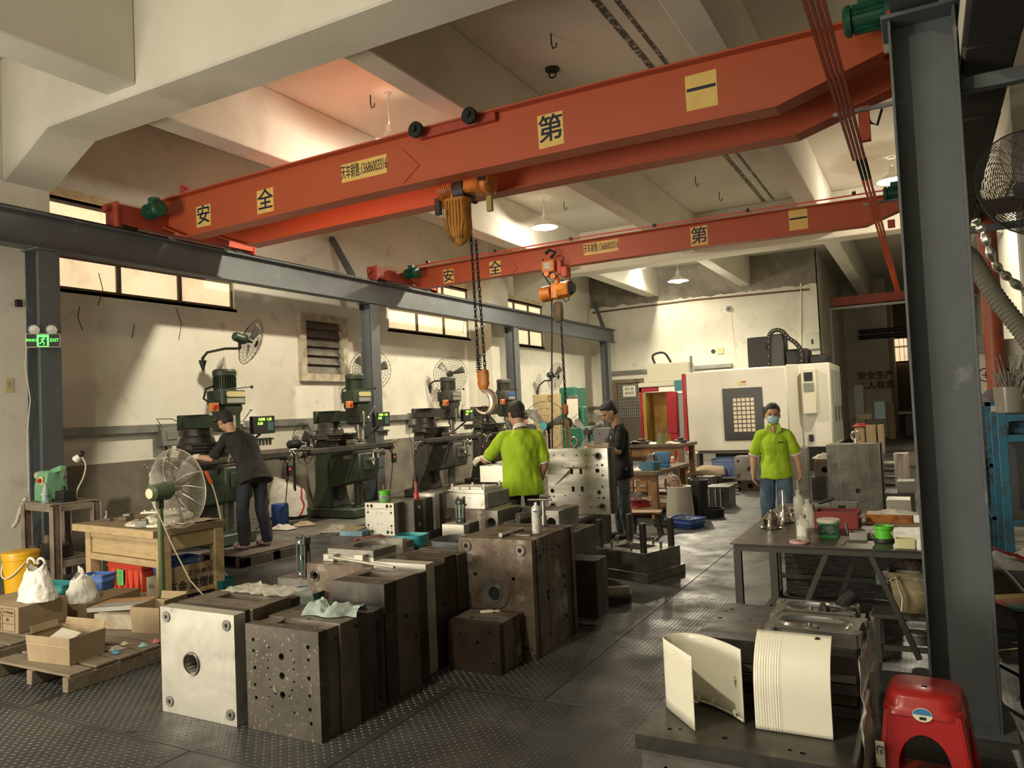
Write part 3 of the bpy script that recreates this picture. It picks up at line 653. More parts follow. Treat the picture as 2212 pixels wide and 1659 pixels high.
    mb.build('cooling_fins', head, t, kind='stuff')
    MB().cyl((0, -.06, 1.28), (0, -.06, 1.56), .028, n=14).cyl((0, -.06, 1.33), (0, -.06, 1.46), .05, n=16).cyl((0, -.06, 1.46), (0, -.06, 1.58), .075, n=18).build('quill', steel_w, t)
    MB().box(-.02, .02, -.175, -.15, 1.52, 1.78).build('depth_scale', steel_b, t, bev=.003)
    MB().cyl((-.12, -.08, 1.72), (-.24, -.08, 1.72), .02).sph((-.26, -.08, 1.72), .028, 8).build('feed_knob', black_m, t)
    MB().cyl((.12, -.1, 1.66), (.20, -.1, 1.66), .04, n=14).beam((.18, -.1, 1.66), (.30, -.16, 1.84), .014, .014).sph((.31, -.165, 1.855), .02, 8).sph((.2, -.12, 1.62), .025, 8).build('quill_lever', steel_b, t)
    MB().beam((.12, -.1, 2.16), (.33, -.16, 2.18), .012, .012).sph((.34, -.16, 2.18), .024, 8).build('brake_lever', black_m, t)
    sw = MB().cbox((-.30, -.12, 1.90), (.12, .07, .12)).build('switch_box', switch_or, t, bev=.006)
    MB().cyl((-.30, -.155, 1.90), (-.30, -.18, 1.90), .028, n=12).cbox((-.30, -.185, 1.90), (.016, .02, .06)).build('switch_knob', red_m, sw)
    MB().tube([(-.14, .05, 2.2), (-.30, .02, 2.16), (-.38, -.02, 2.02), (-.34, -.1, 1.96)], .014, 6).build('motor_cable', black_rub, t)
    if vise:
        v = MB().box(-.14, .14, -.10, .12, 1.21, 1.25).box(-.16, -.06, -.08, .10, 1.25, 1.31).box(.03, .13, -.08, .10, 1.25, 1.31).cyl((.13, 0, 1.27), (.24, 0, 1.27), .014, n=8).build('machine_vise', steel_w, t, bev=.005)
    if dro:
        d = MB().cbox((.62, -.05, 1.63), (.42, .08, .26)).build('readout_box', black_m, t, bev=.008)
        mb = MB(); mb.text('0.000', .055, .002, T(.57, -.093, 1.71) @ XZ).text('1.20', .055, .002, T(.71, -.093, 1.71) @ XZ).text('0.50', .055, .002, T(.54, -.093, 1.65) @ XZ)
        mb.build('readout_digits', dro_green, d)
        MB().box(.68, .79, -.094, -.09, 1.55, 1.67).build('keypad', mat('dull_teal_keypad', (.05, .12, .13), .5), d)
        MB().beam((.62, .0, 1.5), (.45, .35, 1.2), .03, .03).build('readout_arm', body, t)
        tr = MB().cbox((.62, -.04, 1.42), (.34, .12, .02)).build('tool_tray', black_m, t)
        for k in range(5):
            MB().cyl((.49 + .065 * k, -.06, 1.33), (.49 + .065 * k, -.06, 1.44), .018, .024, 10).build('collet', steel_w, tr)
    MB().cbox((1.0 + dx, -.18, .93), (.09, .06, .17)).tube([(1.0 + dx, -.15, 1.02), (.98 + dx, -.1, 1.10)], .02, 6).build('feed_control', black_m, t, bev=.005)
    MB().sph((.97 + dx, -.215, .95), .014, 8).build('indicator_light', mat('red_indicator', (1, .03, .02), .5, emis=1.5), t)
    MB().box(.26, .46, -.2, .1, .78, .80).box(.26, .28, -.2, .1, .8, .84).build('drip_tray', oily, t)
    MB().tube([(.96 + dx, -.18, .85), (.97 + dx, -.1, .4), (.7, .3, .05)], .008, 5).build('hanging_cable', black_rub, t)
    return t
def mY(px, py, x=-8.62): return at(px, py, x=x).y
mill('olive green milling machine beside worker in black shirt on pallet', (-8.62, mY(485, 820), 0), mill_green, mill_green, 0, vise=False)
mill('olive green milling machine with blue vise before second gray column', (-8.62, mY(766, 820), 0), mill_green, mill_green, -.22)
mill('gray milling machine with orange switch behind the large lifting hook', (-8.62, mY(968, 840), 0), mill_gray, mill_gray, -.05, .98, plate=silverpl)
mill('gray milling machine farthest along wall with blue nameplate', (-8.62, mY(1088, 840), 0), mill_gray, mill_gray, .15, .85, dro=False, plate=mat('blue_nameplate', (.03, .10, .35), .4))
# junction boxes under the tray
for i, (px, py, lb) in enumerate(((362, 944, 'gray electric switch box on wall left of nearest milling machine'), (676, 926, 'gray electric switch box on wall between first and second milling machines'), (893, 905, 'gray electric switch box on wall between second and third milling machines'))):
    q = at(px, py, x=WX + .09); t = thing('switch_box', lb, 'electric box', q)
    MB().cbox((0, 0, 0), (.14, .30, .28)).build('box', mat('gray_box_paint', (.20, .20, .17), .6), t, bev=.012); MB().cbox((.075, .02, .02), (.02, .18, .13)).build('cover', mat('gray_box_paint', (.2, .2, .17), .6), t, bev=.005)
    c = MB().tube([(.02, -.05, -.14), (.04, .02, -.5), (.08, .12, -.9), (.1, .35, -1.35)], .016, 6).build('power_cable', black_rub, t)
for i, pts in enumerate(([(375, 950), (352, 925), (338, 905), (372, 905), (410, 925), (430, 950), (452, 975)], [(383, 940), (395, 920), (420, 918), (440, 940), (455, 965)], [(695, 910), (680, 905), (702, 945), (715, 925), (725, 910), (740, 930)], [(905, 905), (925, 925), (915, 945), (935, 985), (960, 1015)])):
    o = MB().tube([at(px, py, x=WX + .13) for px, py in pts], .009, 5).build('loose_cable', mat('gray_cable', (.16, .145, .12), .7)); tag(o, ['gray cable looping down wall behind pedestal fan', 'shorter gray cable arching beside nearest milling machine', 'tangled cable hanging on tray left of second milling machine', 'cable hanging down wall left of third milling machine'][i], 'cable')

# ------------------------------------------------------------------ fans
wire_m = mat('black_fan_wire', (.02, .02, .018), .5)
wire_c = mat('chrome_fan_wire', (.50, .46, .38), .35, m=.7)
fan_green = mat('dark_green_fan_motor', (.035, .055, .03), .4, c2=(.02, .03, .02), ns=7)
def fan_head(parent, c, d, R, wm, motor, rings=6, spokes=28, wr=.0022, hub=None, blades=True, dep=.10):
    d = Vector(d).normalized(); z = Vector((0, 0, 1)); x = z.cross(d).normalized(); y = d.cross(x)
    F = Matrix(((x.x, y.x, d.x, c[0]), (x.y, y.y, d.y, c[1]), (x.z, y.z, d.z, c[2]), (0, 0, 0, 1)))
    mb = MB(); mb.torus((0, 0, 0), (0, 0, 1), R, wr * 2.4, 36, 6, F)
    for side, dd in ((1, dep), (-1, dep * .8)):
        for k in range(1, rings):
            u = k / rings; mb.torus((0, 0, side * dd * (1 - u ** 3)), (0, 0, 1), R * (.16 + .84 * u), wr, 30, 4, F)
        for k in range(spokes):
            a0 = 2 * pi * k / spokes; pts = []
            for j in range(6):
                u = j / 5; a = a0 + .35 * (1 - u) * side; rr = R * (.16 + .84 * u); pts.append((rr * cos(a), rr * sin(a), side * dd * (1 - u ** 3)))
            mb.tube(pts, wr, 3, F)
    mb.build('fan_guard', wm, parent, kind='stuff')
    MB().lathe([(0, dep), (.16 * R, dep), (.16 * R, dep + .008), (0, dep + .01)], F, 20).build('guard_badge', hub or wm, parent)
    if blades:
        mb2 = []
        for k in range(3):
            a = 2 * pi * k / 3 + .3
            def fn(u, v, a=a):
                r = R * (.15 + .72 * u); th = a + (v - .5) * (.62 - .1 * u); return (r * cos(th), r * sin(th), -.02 + .07 * (v - .5))
            m = MB().grid(fn, 6, 5, F); o = m.build('blade', mat('fan_blade', (.20, .19, .17), .4), parent)
            s = o.modifiers.new('t', 'SOLIDIFY'); s.thickness = .002
    MB().lathe([(0, -.30), (.05, -.30), (.075, -.27), (.08, -.16), (.085, -.12), (.06, -.07), (.03, -.06), (.02, .03), (0, .03)], F, 20).build('motor', motor, parent)
    return F
def wall_fan(label, hub, d, bracket, R=.38, arm_rise=.0):
    t = thing('wall_fan', label, 'fan', bracket); h = Vector(hub) - Vector(bracket)
    F = fan_head(t, h, d, R, wire_m, fan_green)
    m = F @ Vector((0, 0, -.19)); j = m + Vector((0, 0, -.17))
    MB().beam(m + Vector((0, 0, -.05)), j, .05, .04).build('yoke', black_m, t, bev=.006)
    w = Vector((-.50 if bracket[0] < -9 else 0, 0, 0))
    MB().tube([(0, 0, 0), (.03, 0, .10), (.10, (j.y) * .3, .17 + .3 * (j.z - .17)), (j.x * .6, j.y * .7, j.z + .02), tuple(j)], .021, 8).build('arm', black_m, t)
    MB().prism([(-.07, .05), (.07, .05), (0, -.13)], 0, .03, Matrix.Translation((.0, 0, 0)) @ YZ).build('bracket', black_m, t, bev=.004)
    return t
XW = WX + .0
b = at(437, 785, x=XW); wall_fan('black wall fan above the nearest milling machine', b + Vector((.85, .25, .30)), (.30, .90, -.30), b)
b = at(772, 850, x=XW); wall_fan('black wall fan half hidden behind second gray column', at(800, 800, x=XW + .45), (.72, -.69, 0), b, .42)
b = at(928, 838, x=XW); wall_fan('black wall fan above the third milling machine', at(973, 808, x=XW + .55), (.62, -.78, -.05), b, .40)
b = at(1160, 848, x=XW); wall_fan('black wall fan at far end of left wall above green machine', at(1200, 813, x=XW + .6), (.50, .82, -.2), b, .42)
def stand_fan(name, label, hub, d, R, wm, motor, pole_m, r0=.022, hubm=None, base=True, fl_z=0, **k):
    g = (hub[0], hub[1]); t = thing(name, label, 'fan', (g[0], g[1], fl_z)); c = Vector((0, 0, hub[2] - fl_z)); dd = Vector(d).normalized()
    F = fan_head(t, c + dd * .19, d, R, wm, motor, hub=hubm, **k)
    MB().cyl((0, 0, .03), (0, 0, c.z - .09), r0, n=12).build('pole', pole_m, t)
    MB().cbox((0, 0, c.z - .10), (.05, .05, .10)).build('neck', black_m, t, bev=.005)
    MB().lathe([(0, 0), (.22, 0), (.22, .02), (.05, .05), (.03, .09), (0, .09)], None, 28).build('base', black_m, t)
    return t, F
hub = at(374, 1062, y=4.62)
g = at(370, 1330, z=0)
g = at(352, 1325, z=0); hub = Vector((g.x, g.y, hz(350, 1062, g)))
t, F = stand_fan('pedestal_fan', 'green pedestal fan with chrome guard standing before the wooden bench', hub, (-.05, 1, .05), .365, wire_c, mat('gray_green_motor', (.10, .14, .07), .4, c2=(.07, .1, .05), ns=6), mat('olive_pole', (.10, .13, .05), .5), rings=22, spokes=14, wr=.0019, r0=.026, blades=True)
MB().lathe([(0, -.305), (.045, -.302), (.048, -.298), (0, -.298)], F, 18).build('label_disc', mat('cream_disc', (.7, .64, .42), .5), t)
MB().tube([(0.02, -.05, hub.z - .15), (.1, .05, hub.z - .5), (.22, .12, hub.z - .8), (.45, .15, hub.z - 1.0), (.75, .1, .02)], .006, 5).build('power_cord', mat('beige_cord', (.55, .48, .33), .7), t)
hb_ = at(1185, 919, y=13.2)
stand_fan('pedestal_fan', 'large black pedestal fan with teal hub before green machine', hb_, (.1, -.95, 0), .46, wire_m, black_m, black_m, rings=3, spokes=16, hubm=mat('teal_hub', (.05, .35, .35), .4))
stand_fan('pedestal_fan', 'black pedestal fan left of the gray steel block, before far column', at(1272, 932, y=16.5), (.2, -.95, 0), .46, wire_m, black_m, black_m, rings=3, spokes=14)
stand_fan('pedestal_fan', 'small black fan behind worker at the nearest milling machine', at(634, 960, x=-9.7), (.25, .95, 0), .36, wire_m, black_m, black_m, rings=4, spokes=20)
stand_fan('pedestal_fan', 'black pedestal fan guard just right of the massive right column', at(2115, 995, y=8.0), (-.35, -.9, 0), .42, wire_m, black_m, black_m, rings=10, spokes=16, blades=False)
tf = at(2226, 398, y=5.9)
t, F = stand_fan('pedestal_fan', 'tall black fan cropped by the upper right picture edge', tf - Vector((-.55, -.70, -.45)).normalized() * .19, (-.55, -.70, -.45), .35, wire_m, black_m, black_m, rings=24, spokes=18, r0=.03, blades=False)

# ------------------------------------------------------------------ exit sign on the first column
q = Vector((-9.24, 5.36, at(97, 736, x=-9.24).z))
ex = thing('exit_sign', 'lit green running man exit sign with twin emergency lamps', 'sign', q)
MX = T(0, 0, 0, rz=radians(52))
def XZm(x=0, y=0, z=0): return MX @ Matrix.Translation((x, y, z)) @ XZ
MB().cbox((0, 0, 0), (.36, .06, .165), MX).build('housing', mat('off_white_plastic', (.6, .58, .5), .5), ex, bev=.004)
fp = MB().cbox((0, -.032, 0), (.34, .006, .15), MX).build('face', black_m, ex)
gm = mat('exit_green_glow', (.10, 1.0, .12), .5, emis=1.5)
MB().text('EXIT', .055, .002, XZm(.118, -.037, 0), sx=.8).build('lettering', gm, fp); MB().text('安全出口', .036, .002, XZm(-.118, -.037, 0), sx=.75).build('lettering', gm, fp)
MB().holed(rect(.125, .135), [rect(.085, .115, 0, -.02)], .002, XZm(0, -.035, 0)).build('door_outline', gm, fp)
mn = MB().lathe([(0, 0), (.011, 0), (.011, .002), (0, .002)], XZm(.012, -.035, .04), 12)
for a, b, w in (((.005, .025), (-.008, -.01), .016), ((-.008, -.01), (.014, -.03), .012), ((.014, -.03), (.008, -.055), .01), ((-.008, -.01), (-.022, -.035), .011), ((-.022, -.035), (-.04, -.04), .009), ((.003, .02), (.028, .01), .008), ((.003, .02), (-.024, .008), .008)):
    A, B_ = Vector((*a, 0)), Vector((*b, 0)); dd = (B_ - A).normalized(); nn = Vector((-dd.y, dd.x, 0)) * w / 2
    mn.prism([(A + nn).xy, (A - nn).xy, (B_ - nn).xy, (B_ + nn).xy], 0, .002, XZm(0, -.036, 0))
mn.build('running_figure', gm, fp, kind='stuff')
for sx in (-.09, .09):
    l = MB().lathe([(0, 0), (.045, 0), (.062, .03), (.062, .05), (0, .052)], MX @ Matrix.Translation((sx, .03, .135)) @ Matrix.Rotation(radians(100), 4, 'X'), 20).build('emergency_lamp', mat('lamp_lens', (.75, .74, .68), .15, m=.5), ex)
    MB().torus((0, 0, .05), (0, 0, 1), .058, .006, 20, 6, MX @ Matrix.Translation((sx, .03, .135)) @ Matrix.Rotation(radians(100), 4, 'X')).build('bezel', galv, l)
MB().tube([MX @ Vector((-.17, 0, -.08)), (-.14, -.14, -.3), (-.08, -.12, -.7), (-.16, -.12, -1.1), (-.14, -.13, -1.8)], .006, 5).build('sign_cord', mat('white_cord', (.6, .57, .48), .6), ex)
# ------------------------------------------------------------------ injection mould blocks
st_bright = mat('ground_steel_face', (.56, .54, .47), .38, m=.55, c2=(.46, .44, .38), ns=2.5, c3=(.30, .27, .22), ns3=7, ramp3=(.60, .75), rv=.1)
st_mid = mat('gray_machined_steel', (.25, .235, .205), .42, m=.65, c2=(.17, .16, .14), ns=5, c3=(.12, .10, .08), ns3=3, ramp3=(.55, .7), rv=.12)
st_dark = mat('dark_mould_steel', (.085, .078, .068), .42, m=.6, c2=(.055, .05, .043), ns=4, c3=(.13, .115, .095), ns3=6, ramp3=(.6, .75), rv=.12)
st_rust = mat('rusty_mould_steel', (.17, .135, .10), .55, m=.45, c2=(.10, .065, .045), ns=5, c3=(.36, .33, .27), ns3=3.2, ramp3=(.56, .66), bump=.12, bs=60, rv=.15)
st_rustd = mat('dark_rusty_steel', (.07, .045, .032), .5, m=.5, c2=(.035, .026, .02), ns=5, c3=(.12, .06, .035), ns3=4, ramp3=(.58, .7))
st_top = mat('brownish_steel_top', (.20, .17, .135), .40, m=.5, c2=(.14, .12, .095), ns=4, c3=(.27, .19, .13), ns3=5, ramp3=(.6, .72), rv=.12)
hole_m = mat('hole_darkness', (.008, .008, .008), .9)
st_spot = mat('speckled_dark_steel', (.105, .092, .075), .45, m=.55, c2=(.07, .06, .048), ns=5, c3=(.30, .27, .21), ns3=42, ramp3=(.60, .66), rv=.12)
def XZt(x, y, z): return Matrix.Translation((x, y, z)) @ XZ
def bolt(parent, M, R, m=None, ring=True, name='bolt'):
    mb = MB().lathe([(R * .45, .0015), (R, .0015), (R, -.002)], M, 20)
    if ring: mb.torus((0, 0, .001), (0, 0, 1), R * 1.08, R * .06, 20, 5, M)
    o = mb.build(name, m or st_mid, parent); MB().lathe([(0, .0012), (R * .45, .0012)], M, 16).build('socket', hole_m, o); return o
def side_hole(parent, x, y, z, R, sx=1):
    M = Matrix.Translation((x, y, z)) @ Matrix.Rotation(pi / 2 * sx, 4, 'Y')
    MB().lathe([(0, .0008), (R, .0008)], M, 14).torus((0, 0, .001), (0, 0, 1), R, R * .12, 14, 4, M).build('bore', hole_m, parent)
def mold(label, X0, X1, Y0, Z, layers, z0=0, name='mold_block', cat='mold', group=None, rz=0):
    w, h = X1 - X0, Z - z0; t = thing(name, label, cat, ((X0 + X1) / 2, Y0, z0), rz, group); y = 0; t['w'] = w
    for L in layers:
        th, m = L[0], L[1]; i = L[2] if len(L) > 2 else 0; dz = L[3] if len(L) > 3 else 0; fh = L[4] if len(L) > 4 else None; tp = L[5] if len(L) > 5 else None
        if fh: o = MB().holed(rect(w - 2 * i, h - dz), [(a[0], a[1], a[2]) for a in fh], th - .004, XZt(0, y + th, (h - dz) / 2))
        elif tp: o = MB().holed(rect(w - 2 * i, th - .004, 0, y + th / 2), [[(p[0], p[1] + y) for p in r_] if hasattr(r_[0], '__len__') else (r_[0], r_[1] + y, r_[2]) for r_ in tp], h - dz)
        else: o = MB().box(-w / 2 + i, w / 2 - i, y, y + th - .004, 0, h - dz)
        o.build('mold_plate', m, t, bev=.0025, smooth=20); y += th
    return t
def P(x0, x1, y0, y1): return [(x0, y0), (x1, y0), (x1, y1), (x0, y1)]
# A : bright block
a0, a1 = -4.022, -3.408
A = mold('bright ground steel mold block with big round hole, leftmost in front row', a0, a1, 2.97, .605,
     [(.085, st_bright, 0, 0, [(-.045, .0, .052)]), (.05, st_dark, .02, .0, [(-.045, 0, .040)]), (.10, st_top, 0, 0), (.21, st_top, .005, .0, None, [P(-.16, .20, .05, .15)]), (.10, st_rust, .03, .02)])
for x, z in ((-.25, .55), (.25, .545), (-.24, .065), (.26, .06)): bolt(A, XZt(x, 0, z), .027)
MB().torus((0, 0, 0), (0, 0, 1), .062, .006, 28, 6, XZt(-.045, -.001, .3025)).lathe([(.052, .0), (.050, -.12), (.035, -.12), (.034, -.19)], XZt(-.045, 0, .3025), 28).build('locating_ring', steel_w, A)
MB().box(-.15, .19, .255, .375, .50, .53).build('cavity_floor', steel_b, A)
wrapm = mat('clear_plastic_wrap', (.85, .82, .72), .12, alpha=.30, c2=(.95, .92, .82), ns=8, bump=.8, bs=18)
def wrap(label, fn, name='plastic_wrap', parent=None, m=None):
    mb = MB().grid(fn, 26, 16); o = mb.build(name, m or wrapm, parent, smooth=70); s = o.modifiers.new('t', 'SOLIDIFY'); s.thickness = .0015
    return tag(o, label, None if parent else 'plastic film')
def nz3(x, y, z=0, s=1): return noise.noise(Vector((x * s, y * s, z)))
def wA(u, v):
    x = a0 + .10 + u * (a1 - a0 - .08); 
    if v < .45: return (x, 3.33 + v * .5 + .02 * nz3(u, v, 1, 9), .615 + .022 * (nz3(u, v, 2, 13) + .6))
    w = (v - .45) / .55; return (x + .03 * nz3(u, v, 4, 8), 3.556 + .025 * (nz3(u, v, 3, 12) + .5), .62 - w * .35)
wrap('torn clear plastic wrap on back top edge of bright steel block', wA)
# B : speckled dark block
b0, b1 = -3.338, -2.812
hB = [(-.205, .20, .011), (-.205, .14, .009), (-.20, .05, .011), (-.20, -.04, .009), (-.195, -.11, .011), (.19, .20, .012), (.19, .135, .009), (.19, .04, .012), (.19, -.05, .009), (.19, -.12, .011), (.195, -.19, .011),
      (0, .13, .019), (0, .03, .019), (0, -.07, .019), (-.09, .17, .006), (.07, .17, .006), (-.10, .10, .005), (.09, .11, .005), (-.10, .06, .006), (.085, .075, .006), (-.09, .0, .006), (.085, .01, .007), (-.085, -.04, .006), (.07, -.035, .006), (-.05, -.07, .006), (.05, -.07, .006), (-.1, -.09, .005), (-.08, -.14, .006), (.08, -.15, .006)]
B = mold('speckled dark steel mold block with three center holes, front row right of bright block', b0, b1, 2.985, .565,
     [(.07, st_spot, 0, 0, hB), (.10, st_top, .015, .008, None, [P(-.12, .17, .02, .08)]), (.15, st_top, 0, 0, None, [(.02, .03, .014), P(.04, .10, .07, .12)]), (.12, st_dark, 0, 0), (.06, st_dark, 0, .004), (.05, st_dark, .004, 0)])
MB().box(.255, .2645, .47, .505, .06, .50).build('side_slot', hole_m, B)
bolt(B, T(-.12, .15, .5665), .014, ring=False); bolt(B, T(.2, .06, .5665), .012, ring=False)
# C
C = mold('dark steel mold block with polished pocket on top, behind speckled block', -3.24, -2.84, 3.57, .68,
     [(.12, st_dark, 0, 0, [(.165, .18, .008), (.165, .08, .010), (-.15, .19, .009)]), (.22, st_top, 0, .0, None, [P(-.13, .12, .03, .17)]), (.10, st_dark, 0, .006)])
MB().box(-.13, .12, .15, .29, .60, .62).build('pocket_floor', mat('polished_blue_steel', (.30, .34, .42), .12, m=.9), C)
c2x0, c2x1 = at(795, 1222, z=.70).x, -2.87
C2 = mold('mold block with bright chamfered top plate, touching back of pocketed block', -3.30, -2.88, 4.05, .70, [(.10, st_bright, 0, 0, [(-.1, .3, .012)]), (.14, st_dark, .0, .03), (.14, st_rustd, .01, 0), (.12, st_dark, 0, .01), (.08, st_dark, .015, 0)])
side_hole(B, .263, .13, .50, .008); side_hole(B, .263, .30, .52, .010); side_hole(B, .263, .44, .10, .010); side_hole(C, .20, .2, .45, .012); side_hole(C, .20, .3, .30, .010); side_hole(J2, .21, .2, .35, .014) if 0 else side_hole(C2, .21, .2, .4, .016); side_hole(C2, .21, .42, .3, .012)
MB().cyl((.21, .45, .12), (.30, .45, .12), .022, n=14).build('protruding_pin', steel_w, C2)
rod = MB().cyl((-3.62, 3.98, .725), (-2.98, 3.86, .715), .010, n=10).build('steel_rod', st_bright); tag(rod, 'long bright steel rod lying across dark mold tops', 'steel rod')
# J: low mold with ring hole at left
J = mold('brown mottled low mold plate with ringed hole at left end', -4.12, -3.36, 4.28, .60, [(.10, st_rust, 0, 0, [(-.30, .21, .028), (-.20, .05, .012)]), (.30, st_top, 0, .003), (.22, st_mid, 0, 0)])
MB().torus((0, 0, 0), (0, 0, 1), .040, .004, 24, 5, XZt(-.30, -.001, .51)).build('ring', st_mid, J)
# cavity insert on J
iz = .60; q = at(700, 1207, z=.60)
ins = thing('cavity_insert', 'silver cavity insert with oval recess lying on low mottled mold', 'mold insert', (at(757, 1212, z=.60).x, at(757, 1212, z=.60).y, iz), 0)
ov = [(.07 * cos(2 * pi * k / 28) * 2.1 + .02, .24 + .155 * sin(2 * pi * k / 28)) for k in range(28)]
MB().holed(rect(.44, .5, .0, .25), [ov], .05, T(0, 0, .035)).build('frame', st_mid, ins, bev=.003)
MB().box(-.22, .22, 0, .5, 0, .034).build('base_plate', st_bright, ins, bev=.002)
MB().lathe([(.11, .0), (.10, .02), (.05, .028), (.03, .012), (0, .012)], T(.02, .24, .036), 28).build('domed_core', steel_b, ins)
MB().box(-.22, -.12, -.05, 0, .0, .05).box(.08, .16, -.05, 0, 0, .06).box(-.12, .08, -.02, 0, 0, .03).build('lug', st_bright, ins, bev=.002, kind='stuff')
# K base block, K silver, L, M
def pX(px, py, y): return at(px, py, y=y).x
ky = 5.45; kz = at(715, 1157, y=ky).z
Kb = mold('long dark flat mold carrying the silver drilled block', pX(714, 1160, ky), pX(868, 1175, ky), ky, kz, [(.10, st_dark, 0, 0, [(.1, -.02 + kz / 2 - .1, .012)]), (.35, st_mid, 0, .003), (.2, st_dark)])
k0, k1 = pX(788, 1100, ky + .12), pX(850, 1100, ky + .12); kt = at(788, 1086, y=ky + .12).z; kh = kt - kz; kw = k1 - k0
hK = []
for sx in (-1, 1):
    for sz in (-1, 1): hK += [(sx * kw * .40, sz * kh * .40, .013), (sx * kw * .27, sz * kh * .40, .017), (sx * kw * .40, sz * kh * .20, .011), (sx * kw * .40, sz * kh * .29, .005), (sx * kw * .25, sz * kh * .27, .004)]
for i in range(2):
    for j in range(4): hK.append((-.03 + .015 * (j % 2) + .045 * (j // 2), .06 - .07 * i * 1.4, .003)); hK.append((-.03 + .015 * (j % 2) + .045 * (j // 2), .05 - .07 * i * 1.4, .003))
K = mold('silver drilled mold block with the green cup standing on it', k0, k1, ky + .12, kt, [(.06, st_bright, 0, 0, hK), (.13, st_mid, 0, 0), (.02, st_dark, .01, .01), (.10, st_mid)], z0=kz + .001)
for z in (.08, .24): MB().cyl((kw / 2 - .02, .2, z * kh / .3), (kw / 2 + .14, .2, z * kh / .3), .018, n=14).build('guide_pin', steel_b, K)
ly = ky + .25; l0, l1 = pX(868, 1085, ly), pX(894, 1085, ly); lt = at(875, 1081, y=ly).z
L_ = mold('narrow upright steel plate stack right of the silver drilled block', l0, l1, ly, lt, [(.14, st_dark), (.05, st_mid), (.10, st_dark)], z0=kz + .001)
m0, m1 = pX(893, 1070, ky + .55), pX(938, 1070, ky + .55); mt = at(893, 1066, y=ky + .55).z
Mm = mold('polished upright steel mold half with dark edge, behind the narrow stack', m0, m1, ky + .55, mt, [(.08, st_bright, 0, 0, [(-.03, .12, .014), (.01, .0, .007), (.01, -.03, .007), (-.02, -.04, .007)]), (.06, st_dark, .0, .01), (.12, st_mid)], z0=kz - .25)
for z in (.05, .2, .33): MB().cyl((m1 - m0) and ((m1 - m0) / 2 - .01, .18, z), ((m1 - m0) / 2 + .05, .18, z), .012, n=12).build('guide_pin', steel_w, Mm)
# M silver mold with white cavity on brown plate
my = 6.2; n0, n1 = pX(948, 1080, my), pX(1047, 1095, my); nz1 = at(950, 1066, y=my).z; nz0 = at(950, 1097, y=my).z
Mb = mold('brown gray base mold with row of small holes under bright mold', pX(945, 1110, my), pX(1052, 1115, my), my - .02, nz0 - .001, [(.08, st_rust, 0, 0, [(-.12 + .045 * k, .08, .009) for k in range(4)]), (.45, st_mid, 0, .003)])
MS = mold('bright silver mold frame holding white comb-like cavity', n0, n1, my, nz1, [(.07, st_bright, 0, 0, [(.02, .0, .012), (-.005, -.035, .012), (.045, -.035, .012), (.1, .03, .005)]), (.42, st_mid, 0, .0)], z0=nz0)
mb = MB(); 
MB().box(-.2, .21, .08, .44, nz1 - nz0, nz1 - nz0 + .03).build('cavity_core', st_bright, MS)
wp = mat('white_plastic_part', (.80, .77, .66), .35)
for i, (x, y, sx, sy) in enumerate(((-.13, .15, .10, .10), (-.02, .15, .10, .10), (.09, .15, .09, .10), (-.13, .28, .10, .12), (-.02, .28, .10, .12), (.09, .28, .09, .12), (.17, .22, .05, .3))):
    MB().box(x - sx / 2, x + sx / 2, y - sy / 2, y + sy / 2, nz1 - nz0 + .03, nz1 - nz0 + .055).build('core_segment', wp, MS, bev=.002)
for x, y in ((-.16, .10), (.0, .22), (.2, .10), (.2, .4)): MB().cyl((x, y, nz1 - nz0 + .03), (x, y, nz1 - nz0 + .085), .012, n=12).build('core_pin', wp, MS)
# N bearing blocks with bars
ny = 5.75
def pblock(label, pl, pr, pt, y, dep, pb=None, z0=0, m=st_mid, name='steel_block', cat='steel block', holes=None, group=None, th=None):
    X0, X1 = pX(pl, pt, y), pX(pr, pt, y); Z = at(pl, pt, y=y).z
    if pb is not None: z0 = max(0, at(pl, pb, y=y).z)
    w, h = X1 - X0, Z - z0
    L = [(th or dep * .25, m, 0, 0, [(a * w, b * h, r) for a, b, r in holes]), (dep - (th or dep * .25), m)] if holes else [(dep * .5, m), (dep * .5, m)]
    return mold(label, X0, X1, y, Z, L, z0=z0, name=name, cat=cat, group=group)
nb1 = pblock('steel bearing block with large round bore, left of the pair behind big rusty mold', 1046, 1074, 1103, ny, .42, pb=1150, holes=[(0, -.05, .043)], m=st_mid, name='bearing_block')
nb2 = pblock('steel bearing block with large round bore, right of the pair behind spray can', 1176, 1206, 1103, ny, .42, pb=1150, holes=[(-.05, -.05, .043)], m=st_mid, name='bearing_block')
nbm = pblock('low gray steel bed plate spanning under the two bearing blocks', 1040, 1230, 1146, ny - .05, .55, z0=0, m=st_dark, name='bed_plate')
for i, (x, y) in enumerate(((1090, 1133), (1118, 1120))):
    a = at(x, y, y=ny + .05); o = MB().cyl(a, a + Vector((.22, .30, .03)), .05 if i else .026, n=8 if i else 16).build('steel_bar', st_mid, bev=.002)
    tag(o, ['thin round steel bar lying between the bearing blocks', 'thick octagonal steel bar lying between the bearing blocks'][i], 'steel bar')
nbr = pblock('gray steel slab standing behind the bearing blocks', 1075, 1225, 1094, ny + .45, .08, pb=1140, m=st_mid, name='steel_slab')
